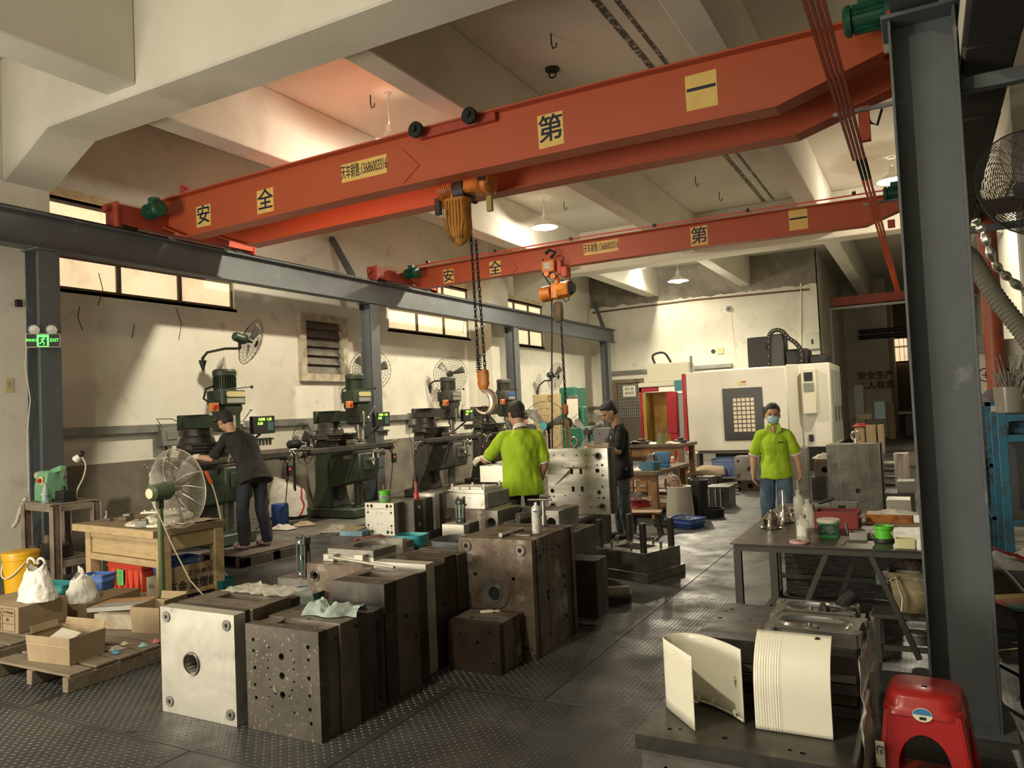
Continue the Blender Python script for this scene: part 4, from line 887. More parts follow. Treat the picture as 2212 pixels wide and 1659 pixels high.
# D big rusty block
dX0 = at(985, 1162, z=.79).x; dX1 = -2.368
Dm = mold('tall rusty steel mold block with spray can standing on top', dX0, dX1, 4.55, .79,
     [(.05, st_rust, 0, 0, [(-.16, .145, .014), (.14, .13, .014), (-.14, -.10, .014), (.16, -.12, .014)]), (.03, st_rustd, .004, .003), (.16, st_rust), (.14, st_rust, 0, 0, None, [P(-.02, .17, .04, .09)]), (.16, st_rust), (.10, st_rustd, .004, .0), (.05, st_rust, -.006, 0)])
dw = dX1 - dX0
for x, z in ((-.225, .735), (.20, .72), (.22, .075)): bolt(Dm, XZt(x, -.001, z), .036, st_rust)
MB().lathe([(.046, .004), (.105, .004), (.108, -.002)], XZt(-.005, 0, .42), 36).lathe([(.030, -.05), (.045, -.01), (.045, .012), (.056, .012), (.058, .003)], XZt(-.005, -.001, .42), 30).build('locating_ring', steel_w, Dm)
MB().lathe([(0, -.0), (.044, -.0)], XZt(-.005, -.004, .42), 24).build('sprue_hole', hole_m, Dm)
for y, z, r in ((.18, .70, .010), (.18, .67, .006), (.30, .68, .007), (.33, .68, .007), (.30, .63, .007), (.33, .63, .007), (.22, .40, .016), (.225, .36, .014), (.5, .45, .015), (.5, .38, .012), (.22, .12, .012), (.5, .17, .014), (.12, .66, .012), (.45, .15, .009), (.42, .68, .012)): side_hole(Dm, dw / 2 + .0, y, z, r)
MB().box(-.05, .20, .16, .20, .785, .80).build('top_rail', st_mid, Dm, bev=.003)
can = thing('spray_can', 'white aerosol can with printed label standing on tall rusty block', 'spray can', (*at(1160, 1152, z=.795).xy, .795))
MB().lathe([(0, 0), (.031, 0), (.033, .004), (.033, .165), (.030, .178), (.019, .192), (.019, .197), (0, .197)], None, 26).build('can_body', mat('white_can', (.66, .66, .62), .3, m=.2), can)
MB().lathe([(0, .197), (.010, .197), (.010, .212), (.006, .217), (0, .217)], None, 14).build('nozzle', mat('white_nozzle', (.8, .78, .7), .4), can)
MB().lathe([(.0335, .02), (.0335, .145)], T(0, 0, 0), 26).build('label', mat('can_print', (.66, .64, .58), .45, c2=(.30, .30, .30), ns=60, ramp=(.52, .56), stretch=(1, 1, 3)), can)
MB().box(-.016, .014, -.0345, -.0335, .150, .162, T(rz=.3)).build('blue_logo', mat('faded_blue_print', (.10, .14, .25), .5), can)
tp = thing('t_bar_tool', 'steel T shaped post tool standing behind the spray can', 'tool', (*at(1143, 1145, z=.795).xy + Vector((0, .25)), .795))
MB().cyl((0, 0, 0), (0, 0, .18), .014, n=12).cyl((0, 0, 0), (0, 0, .07), .022, n=12).build('post', steel_b, tp); MB().cyl((-.13, 0, .185), (.07, 0, .19), .008, n=10).build('cross_bar', steel_w, tp)
pn = MB().cyl(at(1081, 1156, z=.807), at(1128, 1142, z=.807), .016, n=16).build('guide_pin', steel_w); tag(pn, 'grooved steel pin lying on top of tall rusty block', 'steel pin')
# E
E_ = mold('small dark rusty mold block in front of the tall rusty block', -2.83, -2.448, 4.205, .316,
     [(.06, st_rustd, -.004, 0, [(.03, .03, .012), (.14, -.09, .008), (-.1, .08, .007), (.12, .1, .007)]), (.12, st_top, 0, 0, None, [P(-.08, .12, .03, .08)]), (.07, st_rust), (.045, st_rust), (.035, st_rustd, -.006, .0)])
st = thing('flat_connector', 'cream colored small key-shaped plastic part lying on small rusty block', 'plastic part', (*at(1058, 1322, z=.32).xy, .317), .55)
MB().prism(rrect(.09, .035, .008), 0, .015, T(-.02, 0, 0)).build('body', mat('cream_plastic', (.75, .70, .50), .45), st, bev=.003)
MB().box(.025, .07, -.006, .006, .004, .012).box(.05, .058, -.025, .025, .004, .012).build('stem', mat('cream_plastic', (.75, .7, .5), .45), st)
# J2 dark block under gray tray, tray
gz = .62; g0, g1 = -3.36, -2.92
J2 = mold('dark mold block carrying the gray oval tray', -3.34, -2.92, 4.70, .60, [(.09, st_dark), (.16, st_rustd, .005), (.09, st_dark, 0, .01), (.16, st_dark)])
MB().box(.201, .203, .10, .18, .06, .17).build('paper_tag', mat('paper_tag', (.55, .52, .42), .8), J2)
def tub(label, loc, w, d, h, m, name='tray', cat='tray', r=.08, rz=0, t=.006, inner=None, group=None):
    o = thing(name, label, cat, loc, rz, group); ou, inn = rrect(w, d, r, 6), rrect(w - 2 * t, d - 2 * t, max(.003, r - t), 6); n = len(ou)
    vs = [(x * .94, y * .94, 0) for x, y in ou] + [(x, y, h) for x, y in ou] + [(x, y, h) for x, y in inn] + [(x * .93, y * .93, t) for x, y in inn]
    fs = [tuple(range(n - 1, -1, -1))] + [(k * n + i, k * n + (i + 1) % n, (k + 1) * n + (i + 1) % n, (k + 1) * n + i) for k in range(3) for i in range(n)] + [tuple(range(3 * n, 4 * n))]
    MB().add(vs, fs).build('tray_wall', m, o); return o
gt = tub('gray oval plastic tray holding a tie rod cylinder', (-3.14, 4.93, .602), .46, .36, .11, mat('gray_blue_tray', (.11, .12, .13), .5), r=.12)
def hyd(label, loc, M, h=.26, s=1, light=False):
    t = thing('hydraulic_cylinder', label, 'cylinder', loc); w = .042 * s; dk = mat('black_cylinder_cap', (.02, .025, .022), .4)
    tube_m = mat('green_cylinder_tube', (.13, .26, .20), .3, m=.3) if light else mat('dark_green_tube', (.05, .09, .06), .35, m=.3)
    MB().box(-w, w, -w, w, 0, .05 * s, M).build('end_cap', dk, t, bev=.004); MB().box(-w, w, -w, w, h - .05 * s, h, M).build('end_cap', dk, t, bev=.004)
    MB().cyl((0, 0, .05 * s), (0, 0, h - .05 * s), w * .72, n=20, M=M).build('barrel', tube_m, t)
    for sx in (-1, 1):
        for sy in (-1, 1):
            MB().cyl((sx * w * .8, sy * w * .8, .02), (sx * w * .8, sy * w * .8, h), .007 * s, n=8, M=M).cyl((sx * w * .8, sy * w * .8, h), (sx * w * .8, sy * w * .8, h + .018), .012 * s, n=8, M=M).build('tie_rod', steel_w, t)
    MB().cyl((0, -w, h - .025 * s), (0, -w - .012, h - .025 * s), .010, n=10, M=M).cyl((0, -w, .025), (0, -w - .012, .025), .010, n=10, M=M).cyl((w * .1, -w, h / 2 - .02), (w * .1, -w, h / 2 + .02), .006, n=6, M=M).build('port', steel_b, t, kind='stuff')
    return t
q = at(657, 1243, z=.42)
sp_ = mold('flat steel plate under the dark green tie rod cylinder', q.x - .17, q.x + .16, q.y - .12, .42, [(.28, st_mid)], z0=.0, name='steel_block', cat='steel block')
hyd('dark green tie rod cylinder standing upright at left of molds', (q.x, q.y, .42), T(rz=.2), .30, 1.05)
tc = at(652, 1285, z=.38)
tub('round dark teal plastic tray behind the speckled block', (tc.x, tc.y, .30), .33, .33, .11, mat('dark_teal_plastic', (.015, .12, .13), .4), r=.16)
blk_t = mold('plain dark steel block carrying the round teal tray', tc.x - .15, tc.x + .15, tc.y - .16, .299, [(.32, st_dark)], name='steel_block', cat='steel block')
gp = MB().box(-.06, .06, -.025, .025, 0, .01, T(tc.x - .05, tc.y - .02, .32, 0, .1, .5)).build('steel_plate', st_mid, bev=.001); tag(gp, 'small gray engraved plate inside the round teal tray', 'steel plate')
q = at(1000, 1128, y=5.55)
blk2 = mold('bright silver block under the glass tube cylinder, beside tall rusty block', q.x - .13, q.x + .09, 5.42, q.z, [(.09, st_bright), (.16, st_mid)], z0=q.z - .13, name='steel_block', cat='steel block')
blk3 = mold('brown steel base under the bright silver block', q.x - .2, q.x + .12, 5.40, q.z - .131, [(.3, st_rust)], name='steel_block', cat='steel block')
hyd('light green glass tube tie rod cylinder on the bright silver block', (q.x, 5.52, q.z), T(rz=.3), at(1000, 1078, y=5.52).z - q.z, .85, True)
q = at(940, 1208, z=.70); hyd('green tie rod cylinder lying tilted in the gray oval tray', (-3.10, 4.92, .655), T(-.10, 0, 0, 0, radians(72), .3), .26, .9)
# small things on the molds
cup = thing('green_cup', 'bright green plastic cup with brown pencils on silver drilled block', 'cup', ((k0 + k1) / 2 - .03, ky + .25, kt + .001))
gcm = mat('bright_green_plastic', (.10, .50, .03), .4)
MB().lathe([(0, 0), (.050, 0), (.056, .10), (.053, .10), (.048, .005), (0, .005)], None, 24).build('cup_wall', gcm, cup)
MB().lathe([(.0535, .015), (.0555, .06)], T(rz=-2), 24).build('printed_band', mat('cup_print', (.35, .45, .30), .5, c2=(.07, .05, .1), ns=50), cup)
for i, (x, y, lb) in enumerate(((-.01, .0, 'thin pencil leaning left in the green cup'), (.018, .01, 'thicker pencil leaning right in the green cup'))):
    b_ = cup.location; o = MB().cyl((b_.x + x, b_.y + y, b_.z + .008), (b_.x + x * 2.2 + .008, b_.y + y, b_.z + .15), .005 + .002 * i, n=6).build('pencil', mat('pencil_brown', (.42, .20, .06), .6)); tag(o, lb, 'pencil')
fl_ = thing('flashlight', 'red and black flashlight standing on the narrow plate stack', 'flashlight', ((l0 + l1) / 2, ly + .14, lt + .001))
MB().lathe([(0, 0), (.022, 0), (.022, .04), (.018, .05), (.018, .06), (0, .06)], None, 18).build('base', red_m, fl_)
MB().box(-.017, .017, -.014, .014, .055, .16).build('grip', mat('flashlight_black_red', (.05, .03, .03), .5, c2=(.45, .05, .03), ns=30), fl_, bev=.004)
MB().lathe([(0, .16), (.021, .16), (.024, .215), (.020, .22), (0, .22)], None, 18).build('lamp_head', st_rustd, fl_)
ct = at(875, 1180, z=.62)
tub('bright cyan plastic tray on brown mold plate', (ct.x, ct.y + .1, .61), .24, .20, .09, mat('cyan_plastic', (.03, .30, .34), .35), r=.05, rz=.1)
q = at(868, 1190, z=.63); gb = thing('clear_box', 'small clear acrylic box in front of the cyan tray', 'box', (q.x - .03, q.y - .02, .61), .1)
MB().box(-.07, .07, -.03, -.026, 0, .12).box(-.07, .07, .026, .03, 0, .12).box(-.07, -.066, -.03, .03, 0, .12).box(.066, .07, -.03, .03, 0, .12).build('box_wall', mat('smoky_acrylic', (.35, .33, .27), .15, alpha=.55), gb)
plt = mold('brown flat mold plate carrying the cyan tray', -4.02, -3.42, 4.93, .60, [(.30, st_top), (.14, st_mid)])
q = at(808, 1165, y=5.30); hp = MB().torus((q.x, 5.18, q.z - .05), (.25, 1, 0), .075, .016, 20, 8, a0=0, a1=pi).build('rubber_arch', mat('brown_rubber', (.22, .085, .06), .55)); 
MB_t = MB().grid(lambda u, v: (q.x + .085 * cos(pi * u) + .05 * v, 5.10 + .22 * v, q.z - .06 + .095 * sin(pi * u)), 16, 4).build('rubber_sleeve', mat('brown_rubber', (.22, .085, .06), .55)); bpy.data.objects.remove(hp)
s = MB_t.modifiers.new('t', 'SOLIDIFY'); s.thickness = .012; tag(MB_t, 'brown half round rubber sleeve lying against dark flat mold', 'rubber sleeve')
bx = thing('blue_box', 'pale blue open cardboard box left of silver drilled block', 'box', (*at(765, 1157, y=ky + .05).xy, kz + .001), .05)
MB().box(-.13, .13, -.05, .05, 0, .05).build('box_body', mat('pale_blue_card', (.17, .30, .36), .7, c2=(.12, .2, .25), ns=9), bx, bev=.004); MB().add([(-.13, -.05, .05), (.06, -.05, .05), (.09, .07, .075), (-.1, .07, .08)], [(0, 1, 2, 3)]).build('flap', mat('card_brown', (.33, .25, .16), .8), bx)
# rag on B
tw = thing('rag', 'pale blue green crumpled towel draped on speckled dark block', 'rag', (-2.98, 3.30, .566), .2)
def towel(u, v):
    a = (u - .5) * .34; b = (v - .5) * .13
    return (a, b + .02 * sin(u * 9) + .015 * nz3(u, v, 1, 7), .004 + max(0, (1 - (2 * v - 1) ** 4) * (.028 + .05 * abs(sin(u * 7.5)) * (1 - .6 * u) + .022 * nz3(u, v, 5, 9))))
MB().grid(towel, 44, 20).build('cloth', mat('pale_teal_towel', (.36, .43, .38), .95, c2=(.24, .30, .27), ns=20, bump=.5, bs=80), tw, smooth=80)
# G : plate with four pins on floor
G = thing('pin_plate_mold', 'low steel mold base with four tall pins on open floor', 'mold', (-2.62, 7.28, 0), radians(-19))
Gw, Gd = .66, .56
MB().box(-Gw / 2 - .02, Gw / 2 + .03, -Gd / 2 - .02, Gd / 2 + .03, 0, .085).build('base_plate', st_mid, G, bev=.003)
MB().holed(rect(Gw, Gd), [rect(Gw * .52, Gd * .5)], .18, T(0, 0, .087)).build('frame_plate', st_mid, G, bev=.003)
for x, y in ((-.27, -.22), (.27, -.22), (-.25, .22), (.27, .22)): MB().cyl((x, y, .26), (x, y, .53), .033, n=18).cyl((x, y, .53), (x, y, .545), .033, .026, n=18).build('guide_pin', st_dark, G)
for x, y in ((-.12, -.22), (.12, -.22), (.27, .05), (-.27, .05), (.05, .22)): MB().cyl((x, y, .26), (x, y, .33), .012, n=10).cyl((x, y, .32), (x, y, .335), .018, n=10).build('screw', steel_w, G)
bolt(G, XZt(0, -Gd / 2, .19), .014, ring=False)
# I table block with H upright plate on it
I = mold('squat dark steel mold block supporting the upright drilled plate', -3.86, -3.42, 7.72, .43, [(.45, st_dark, 0, 0), (.52, st_dark, .0, 0)])
MB().box(-.25, .25, -.06, .98, .431, .46).build('top_plate', st_mid, I, bev=.003)
MB().box(-.27, .25, -.03, -.002, 0, .03).build('bottom_plate', st_dark, I, bev=.003)
MB().box(.221, .223, .15, .6, .33, .39).build('side_slot', hole_m, I)
hy = 8.05; h0, h1 = pX(1184, 1000, hy), pX(1315, 1000, hy); hb0, ht = .462, at(1250, 969, y=hy).z; hw, hh = h1 - h0, ht - hb0
hl = []
for u, v, r in ((.85, .88, .036), (.88, .11, .034), (.07, .11, .034), (.83, .66, .026), (.84, .33, .026), (.07, .35, .026), (.91, .745, .014), (.83, .745, .009), (.91, .25, .014), (.83, .25, .010), (.02, .26, .012), (.09, .26, .010), (.91, .59, .012), (.9, .42, .012),
                (.12, .90, .009), (.28, .90, .009), (.50, .90, .009), (.65, .90, .009), (.78, .90, .010), (.25, .73, .008), (.44, .73, .008), (.66, .73, .008), (.28, .28, .008), (.52, .28, .008), (.7, .28, .008), (.2, .10, .008), (.35, .10, .008), (.5, .10, .008), (.7, .10, .008), (.8, .11, .008)):
    hl.append(((u - .5) * hw, (v - .5) * hh, r))
for u, v in ((.41, .65), (.56, .65), (.42, .38), (.57, .38)): hl.append(rect(.035, .06, (u - .5) * hw, (v - .5) * hh))
for k in range(10): hl.append(((.33 + .025 * k - .5) * hw, (.52 + .02 * sin(k * 2.1) - .5) * hh, .0035))
Hp = thing('drilled_plate', 'large upright bright steel plate full of drilled holes between two workers', 'mold plate', ((h0 + h1) / 2, hy, hb0), 0)
MB().holed(rect(hw, hh), hl, .06, XZt(0, .03, hh / 2)).build('plate', mat('wavy_bright_steel', (.50, .47, .41), .36, m=.6, c2=(.36, .34, .29), ns=3, c3=(.62, .59, .52), ns3=2.2, ramp3=(.5, .6), stretch=(.6, 1, 2.2), rv=.1), Hp, bev=.003)
MB().box(-hw / 2, hw / 2 + .02, .032, .16, 0, hh).build('back_plate', st_dark, Hp, bev=.003)
for u, v in ((.85, .88), (.88, .11), (.07, .11)): MB().torus((0, 0, 0), (0, 0, 1), .043, .006, 24, 6, XZt((u - .5) * hw, -.031, v * hh)).build('bushing', steel_w, Hp)
ey = thing('eyebolt', 'thick steel lifting eyebolt on top edge of upright drilled plate', 'eyebolt', (pX(1243, 965, hy + .08), hy + .06, ht + .001))
MB().torus((0, 0, .075), (.2, 1, 0), .048, .015, 28, 10).cyl((0, 0, 0), (0, 0, .04), .028, .016, n=16).cyl((0, 0, 0), (0, 0, .006), .034, n=16).build('ring', steel_w, ey)
wz = MB().cbox((0, 0, 0), (.19, .03, .025)).cbox((.13, 0, .01), (.08, .05, .05)).build('hand_tool', mat('copper_gray', (.40, .28, .2), .5), loc=(pX(1280, 964, hy), hy + .07, ht + .021)); tag(wz, 'copper handled hand tool resting on top of drilled plate', 'tool')
tm = thing('tape_measure', 'small red and black clamp tool lying on squat dark block', 'tool', (-3.57, 7.78, .461), .2)
MB().prism(rrect(.10, .06, .02), 0, .05).build('case', mat('red_orange_plastic', (.55, .08, .03), .4), tm, bev=.01); MB().torus((.03, 0, .03), (0, 1, 0), .028, .007, 16, 6).cyl((-.02, -.03, .005), (.06, -.05, .005), .006).build('clip', black_m, tm, kind='stuff')
rp = MB().cyl((-2.66, 6.03, .065), (-2.32, 6.24, .065), .06, n=22).build('pipe_body', st_mid); rp['label'] = 'thick round steel bar lying on floor behind the tall rusty block'; tag(rp, None, 'steel bar'); rp.name = 'steel_bar'
MB().torus((-2.32, 6.24, .065), (.34, .21, 0), .056, .008, 22, 6).build('end_collar', steel_w, rp)
pb1 = mold('dark narrow mold block standing right behind the tall rusty block', -2.62, -2.36, 5.62, .45, [(.12, st_rustd), (.12, st_dark)])
o = MB().cyl((-2.42, 5.35, .03), (-2.28, 5.38, .03), .022, n=12).build('steel_pin', st_dark); tag(o, 'short dark pin on floor beside the tall rusty block', 'steel pin')
# ------------------------------------------------------------------ left foreground
pine = mat('raw_pine', (.52, .39, .21), .75, c2=(.44, .31, .16), ns=4, c3=(.24, .14, .06), ns3=7, ramp3=(.62, .75), stretch=(1, 1, 4), bump=.1, bs=50)
pine_top = mat('worn_bench_top', (.36, .27, .16), .7, c2=(.26, .19, .11), ns=5, c3=(.14, .10, .06), ns3=4, ramp3=(.58, .7))
card = mat('brown_cardboard', (.34, .255, .155), .85, c2=(.28, .205, .12), ns=4, bump=.05, bs=60)
card_in = mat('cardboard_inside', (.26, .175, .095), .9)
bw = thing('wooden_bench', 'heavy raw pine workbench with red crate beneath, behind pedestal fan', 'workbench', (-6.42, 4.70, 0), radians(-7 + 180))
# bench frame: local x runs left along the front, y towards the camera
bw.rotation_euler = (0, 0, radians(-6.5)); L_b, D_b, HB = 1.50, .76, .69
bw.location = (-7.92, 4.90, 0)
MB().box(-.04, L_b, -.02, D_b, HB - .07, HB).build('bench_top', pine_top, bw, bev=.006); MB().box(-.045, L_b + .005, -.03, -.021, HB - .075, HB - .002).build('front_edge_board', pine, bw, bev=.003)
for x in (.06, L_b - .10):
    for y in (.05, D_b - .14): MB().box(x, x + .10, y, y + .10, 0, HB - .071).build('leg', pine, bw, bev=.004)
MB().box(.16, L_b - .10, .06, .09, HB - .14, HB - .072).build('rail', pine, bw, bev=.002); MB().box(.16, L_b - .10, .075, .09, HB - .30, HB - .145).build('drawer_front', pine, bw, bev=.003); MB().box(.16, L_b - .10, .055, .085, HB - .37, HB - .305).build('rail', pine, bw, bev=.003)
for z0, z1 in ((HB - .22, HB - .075), (.02, .06)): MB().box(L_b - .05, L_b - .02, .15, D_b - .14, z0, z1).build('side_board', pine, bw, bev=.003)
MB().box(.17, L_b - .11, .1, D_b - .15, .0, .02).build('shelf_board', pine_top, bw)
def BW(x, y, z): v = Matrix.Rotation(radians(-6.5), 4, 'Z') @ Vector((x, y, z)); return v + Vector((-7.92, 4.90, 0))
wplast = mat('white_plastic_ring', (.78, .75, .64), .4)
for i, (x, y, r, z, tilt, lb) in enumerate(((.92, .30, .25, HB, .0, 'large white plastic ring lying lowest on the pine bench'), (1.0, .44, .23, HB + .04, .08, 'white plastic ring stacked second on the pine bench pile'), (.86, .46, .22, HB + .085, -.06, 'white plastic ring topmost on the pine bench pile'), (1.22, .22, .15, HB + .002, .0, 'white plastic disc with hub nearest the fan on pine bench'))):
    p = BW(x, y, z + .004); t = thing('plastic_ring', lb, 'plastic part', p, 0, None)
    MB().lathe([(r * .55, .0), (r, .0), (r * 1.0, .012), (r * .93, .022), (r * .60, .022), (r * .55, .012), (r * .55, 0)], T(0, 0, 0, tilt, tilt, 0), 36).build('ring_body', wplast, t)
    for k in range(6): a = k * 1.05; MB().cbox((r * .8 * cos(a), r * .8 * sin(a), .028), (.02, .012, .012), T(0, 0, 0, tilt, tilt, 0)).build('lug', wplast, t)
for i, (x, y, w, d, h, m, lb) in enumerate(((.18, .22, .16, .06, .03, st_mid, 'flat gray steel clamp at left end of the pine bench'), (.40, .30, .10, .08, .05, st_top, 'brown steel block on the pine bench left of white rings'), (.28, .40, .08, .08, .06, st_mid, 'small gray casting at back of the pine bench'), (1.16, .06, .11, .05, .075, st_mid, 'notched gray steel block at front edge of pine bench'))):
    t = thing('steel_block', lb, 'steel block', BW(x, y, HB + .001), .2 * i); MB().box(-w / 2, w / 2, -d / 2, d / 2, 0, h).build('block_body', m, t, bev=.006)
    if i == 0: MB().cyl((0, 0, .03), (0, 0, .11), .012, n=10).cyl((0, 0, .03), (0, 0, .055), .026, n=12).build('screw', steel_w, t)
    if i == 3: MB().box(-.055, -.02, -.025, .025, .075, .088).build('tab', st_mid, t); MB().box(.005, .04, -.025, .025, .075, .086).build('tab', st_mid, t)
mt = MB().grid(lambda u, v: (1.2 + .26 * u, .30 + .40 * v, HB + .006 + .012 * nz3(u, v, 2, 5) + .01), 10, 10).build('paper_sheet', mat('cream_paper', (.62, .54, .42), .8), smooth=60); mt.location = (-7.92, 4.90, 0); mt.rotation_euler = (0, 0, radians(-6.5)); mt.modifiers.new('t', 'SOLIDIFY').thickness = .003; tag(mt, 'cream paper pile under the fan at right end of pine bench', 'paper')
def crate(label, loc, w, d, h, m, rz=0, ribs=True, name='plastic_crate'):
    t = thing(name, label, 'crate', loc, rz); mb = MB().loft([[(x * s, y * s, z) for x, y in rrect(w, d, .02, 3)] for z, s in ((0, .88), (.005, .9), (h, 1.0))], cap=False); mb.add([(x * .88, y * .88, .003) for x, y in rrect(w, d, .02, 3)], [tuple(range(16))])
    o = mb.build('crate_shell', m, t); o.modifiers.new('t', 'SOLIDIFY').thickness = .005
    MB().holed(rrect(w * 1.04, d * 1.04, .02, 3), [rrect(w * .96, d * .95, .02, 3)], .012, T(0, 0, h - .005)).holed(rrect(w * 1.03, d * 1.03, .02, 3), [rrect(w * .95, d * .95, .02, 3)], .008, T(0, 0, h - .06)).build('rim', m, t)
    if ribs:
        for k in range(6): x = (-.42 + .168 * k) * w; MB().box(x - .012, x + .012, -d * .52, -d * .475, .0, h, T(0, 0, 0, radians(-2.5))).build('rib', m, t)
    return t
red_cr = mat('red_crate_plastic', (.62, .07, .035), .45)
cr = crate('red plastic crate with green paper label under the pine bench', BW(.62, .36, .021), .66, .42, .285, red_cr, radians(-6.5))
gl = MB().box(-.09, .03, -.228, -.224, .05, .21).build('paper_label', mat('green_paper', (.12, .48, .12), .8), cr)
for k in range(6): MB().box(-.07, .01 - .01 * (k % 3), -.2288, -.228, .18 - .024 * k, .186 - .024 * k).build('handwriting', mat('pen_line', (.03, .12, .04), .8), gl)
crate('blue plastic bin right of the red crate under the pine bench', BW(1.13, .42, .19), .24, .4, .14, mat('blue_bin', (.05, .12, .40), .45), radians(-6.5), False, 'plastic_bin')
bxs = thing('steel_box', 'stack of dark papers under the blue bin', 'box', BW(1.13, .45, .021), radians(-6.5)); MB().box(-.12, .12, -.2, .2, 0, .165).build('box_body', card_in, bxs)
ctn = thing('carton', 'cardboard carton with black printed characters under bench right side', 'box', BW(1.42, .42, .0), radians(-6.5)); MB().box(.0, .03, -.30, .26, .02, .30).build('panel', card, ctn); MB().text('五金 注塑机', .11, .002, T(.032, -.02, .10) @ Matrix(((0, 0, 1, 0), (1, 0, 0, 0), (0, 1, 0, 0), (0, 0, 0, 1))), sx=.9).text('上 11.8KG', .06, .002, T(.032, .05, .22) @ Matrix(((0, 0, 1, 0), (1, 0, 0, 0), (0, 1, 0, 0), (0, 0, 0, 1)))).build('lettering', ink_black, ctn)
wct = thing('carton', 'pale carton standing under the bench beside front right leg', 'box', BW(1.22, .17, .021), radians(-6.5)); MB().box(-.10, .10, -.06, .05, 0, .18).build('carton_body', mat('pale_card', (.52, .45, .32), .8), wct); MB().text('小心', .05, .002, T(0, -.062, .10) @ XZ).build('lettering', mat('brown_ink', (.25, .14, .08), .8), wct)
# H beam stand with tool grinder
sd = thing('steel_stand', 'tall machine stand of rusty H beams left of the pine bench', 'stand', (-8.62, 5.10, 0), radians(-8))
for x in (-.36, .36):
    for y in (-.16, .26): MB().box(x - .045, x + .045, y - .045, y - .035, 0, .86).box(x - .045, x + .045, y + .035, y + .045, 0, .86).box(x - .005, x + .005, y - .035, y + .035, 0, .86).build('leg', mat('dusty_h_beam', (.30, .25, .20), .6, m=.2, c2=(.20, .15, .12), ns=5), sd, bev=.002)
hbm = MATS['dusty_h_beam']
for z0, z1 in ((.80, .875), (.20, .27)):
    for y in (-.16, .26): MB().box(-.31, .31, y - .035, y + .035, z0, z1).build('cross_member', hbm, sd, bev=.002)
    for x in (-.36, .36): MB().box(x - .03, x + .03, -.11, .21, z0, z1).build('cross_member', hbm, sd, bev=.002)
MB().box(-.40, .40, -.20, .30, .876, .89).build('top_plate', hbm, sd, bev=.002); MB().box(-.3, .3, -.1, .2, .271, .28).build('shelf_plate', hbm, sd)
def SD(x, y, z): return Matrix.Rotation(radians(-8), 4, 'Z') @ Vector((x, y, z)) + Vector((-8.62, 5.10, 0))
gr = thing('tool_grinder', 'pale green tool grinder with red switch on the H beam stand', 'grinder', SD(-.10, .0, .8905), radians(-8)); pg = mat('pale_green_enamel', (.17, .38, .22), .4, c2=(.12, .28, .16), ns=5)
MB().loft([[(-.16, -.12, 0), (.14, -.12, 0), (.14, .12, 0), (-.16, .12, 0)], [(-.16, -.12, .17), (.12, -.12, .17), (.12, .12, .17), (-.16, .12, .17)], [(-.11, -.10, .34), (.14, -.10, .34), (.14, .10, .34), (-.11, .10, .34)]]).build('housing', pg, gr, bev=.012)
MB().box(.10, .36, -.04, .04, .31, .37, T(0, 0, -.03, 0, radians(-10))).build('wheel_guard', pg, gr, bev=.012)
s_ = MB().box(.0, .09, -.128, -.12, .19, .28).build('switch_plate', cream, gr); MB().cyl((.045, -.13, .235), (.045, -.15, .235), .026, n=14).cbox((.045, -.16, .235), (.05, .02, .014)).build('red_knob', red_m, s_)
for z, y in ((.28, 0), (.08, .0)): MB().cyl((-.16, -.04, z), (-.22, -.04, z), .03, n=14).cyl((-.22, -.04, z), (-.24, -.04, z), .045, n=16).build('end_knob', mat('cream_knob', (.66, .60, .42), .4), gr)
MB().cyl((.26, 0, .30), (.26, .03, .30), .055, n=22).build('chrome_wheel', steel_b, gr)
MB().box(.18, .44, -.08, .08, 0, .03).box(.22, .42, -.06, .07, .03, .12).cyl((.30, 0, .12), (.30, 0, .17), .02).cyl((.38, -.07, .08), (.47, -.07, .10), .008).build('tool_slide', black_m, gr, bev=.006, kind='stuff')
oc = thing('spray_bottle', 'teal and white squeeze bottle beside the tool grinder', 'bottle', SD(.13, -.16, .8905)); MB().lathe([(0, 0), (.042, 0), (.042, .05), (.035, .052), (.035, .08), (.045, .085), (.045, .105), (.03, .12), (.012, .22), (.004, .225), (0, .225)], None, 20).build('bottle_body', mat('teal_white_bottle', (.42, .50, .44), .4, c2=(.10, .25, .27), ns=9), oc)
wl2 = thing('work_lamp', 'small gooseneck lamp with white shade on the grinder stand', 'lamp', SD(.26, .1, .8905)); gn = path_ = spline([Vector(p) for p in ((0, 0, 0), (.0, .02, .12), (.10, .03, .26), (.14, .03, .40), (.10, .0, .50))], 20)
MB().tube(gn, .009, 6).build('gooseneck', mat('beige_cord', (.55, .48, .33), .7), wl2); MB().lathe([(.015, 0), (.028, .02), (.045, .09), (.042, .09), (.02, .02)], T(.11, 0, .51, radians(10), radians(-130)), 18).build('shade', mat('lamp_white', (.7, .68, .6), .4), wl2); MB().lathe([(0, -.03), (.026, -.03), (.028, .02), (0, .02)], T(.11, 0, .51, radians(10), radians(-130)), 16).build('socket', black_m, wl2)
hd = MB().tube([SD(-.42, -.14, .93), SD(-.47, -.18, .80), SD(-.52, -.20, .66), SD(-.58, -.22, .60)], .022, 8).build('drain_hose', mat('gray_white_hose', (.50, .47, .38), .6)); tag(hd, 'pale stub of hose hanging from left side of grinder stand', 'hose')
lj = thing('machine_part', 'dark machine part with square hole on lower shelf of grinder stand', 'machine part', SD(-.02, 0, .281), radians(-8)); MB().holed(rect(.16, .12), [rect(.05, .05)], .03, T(-.22, -.13, .06, 0, 0) @ XZ).build('end_face', st_mid, lj); MB().box(-.28, .24, -.12, .08, 0, .13).build('body', oily, lj, bev=.008); MB().cyl((-.2, .0, .13), (-.2, 0, .22), .05, n=14).build('rusty_knob', st_rust, lj)
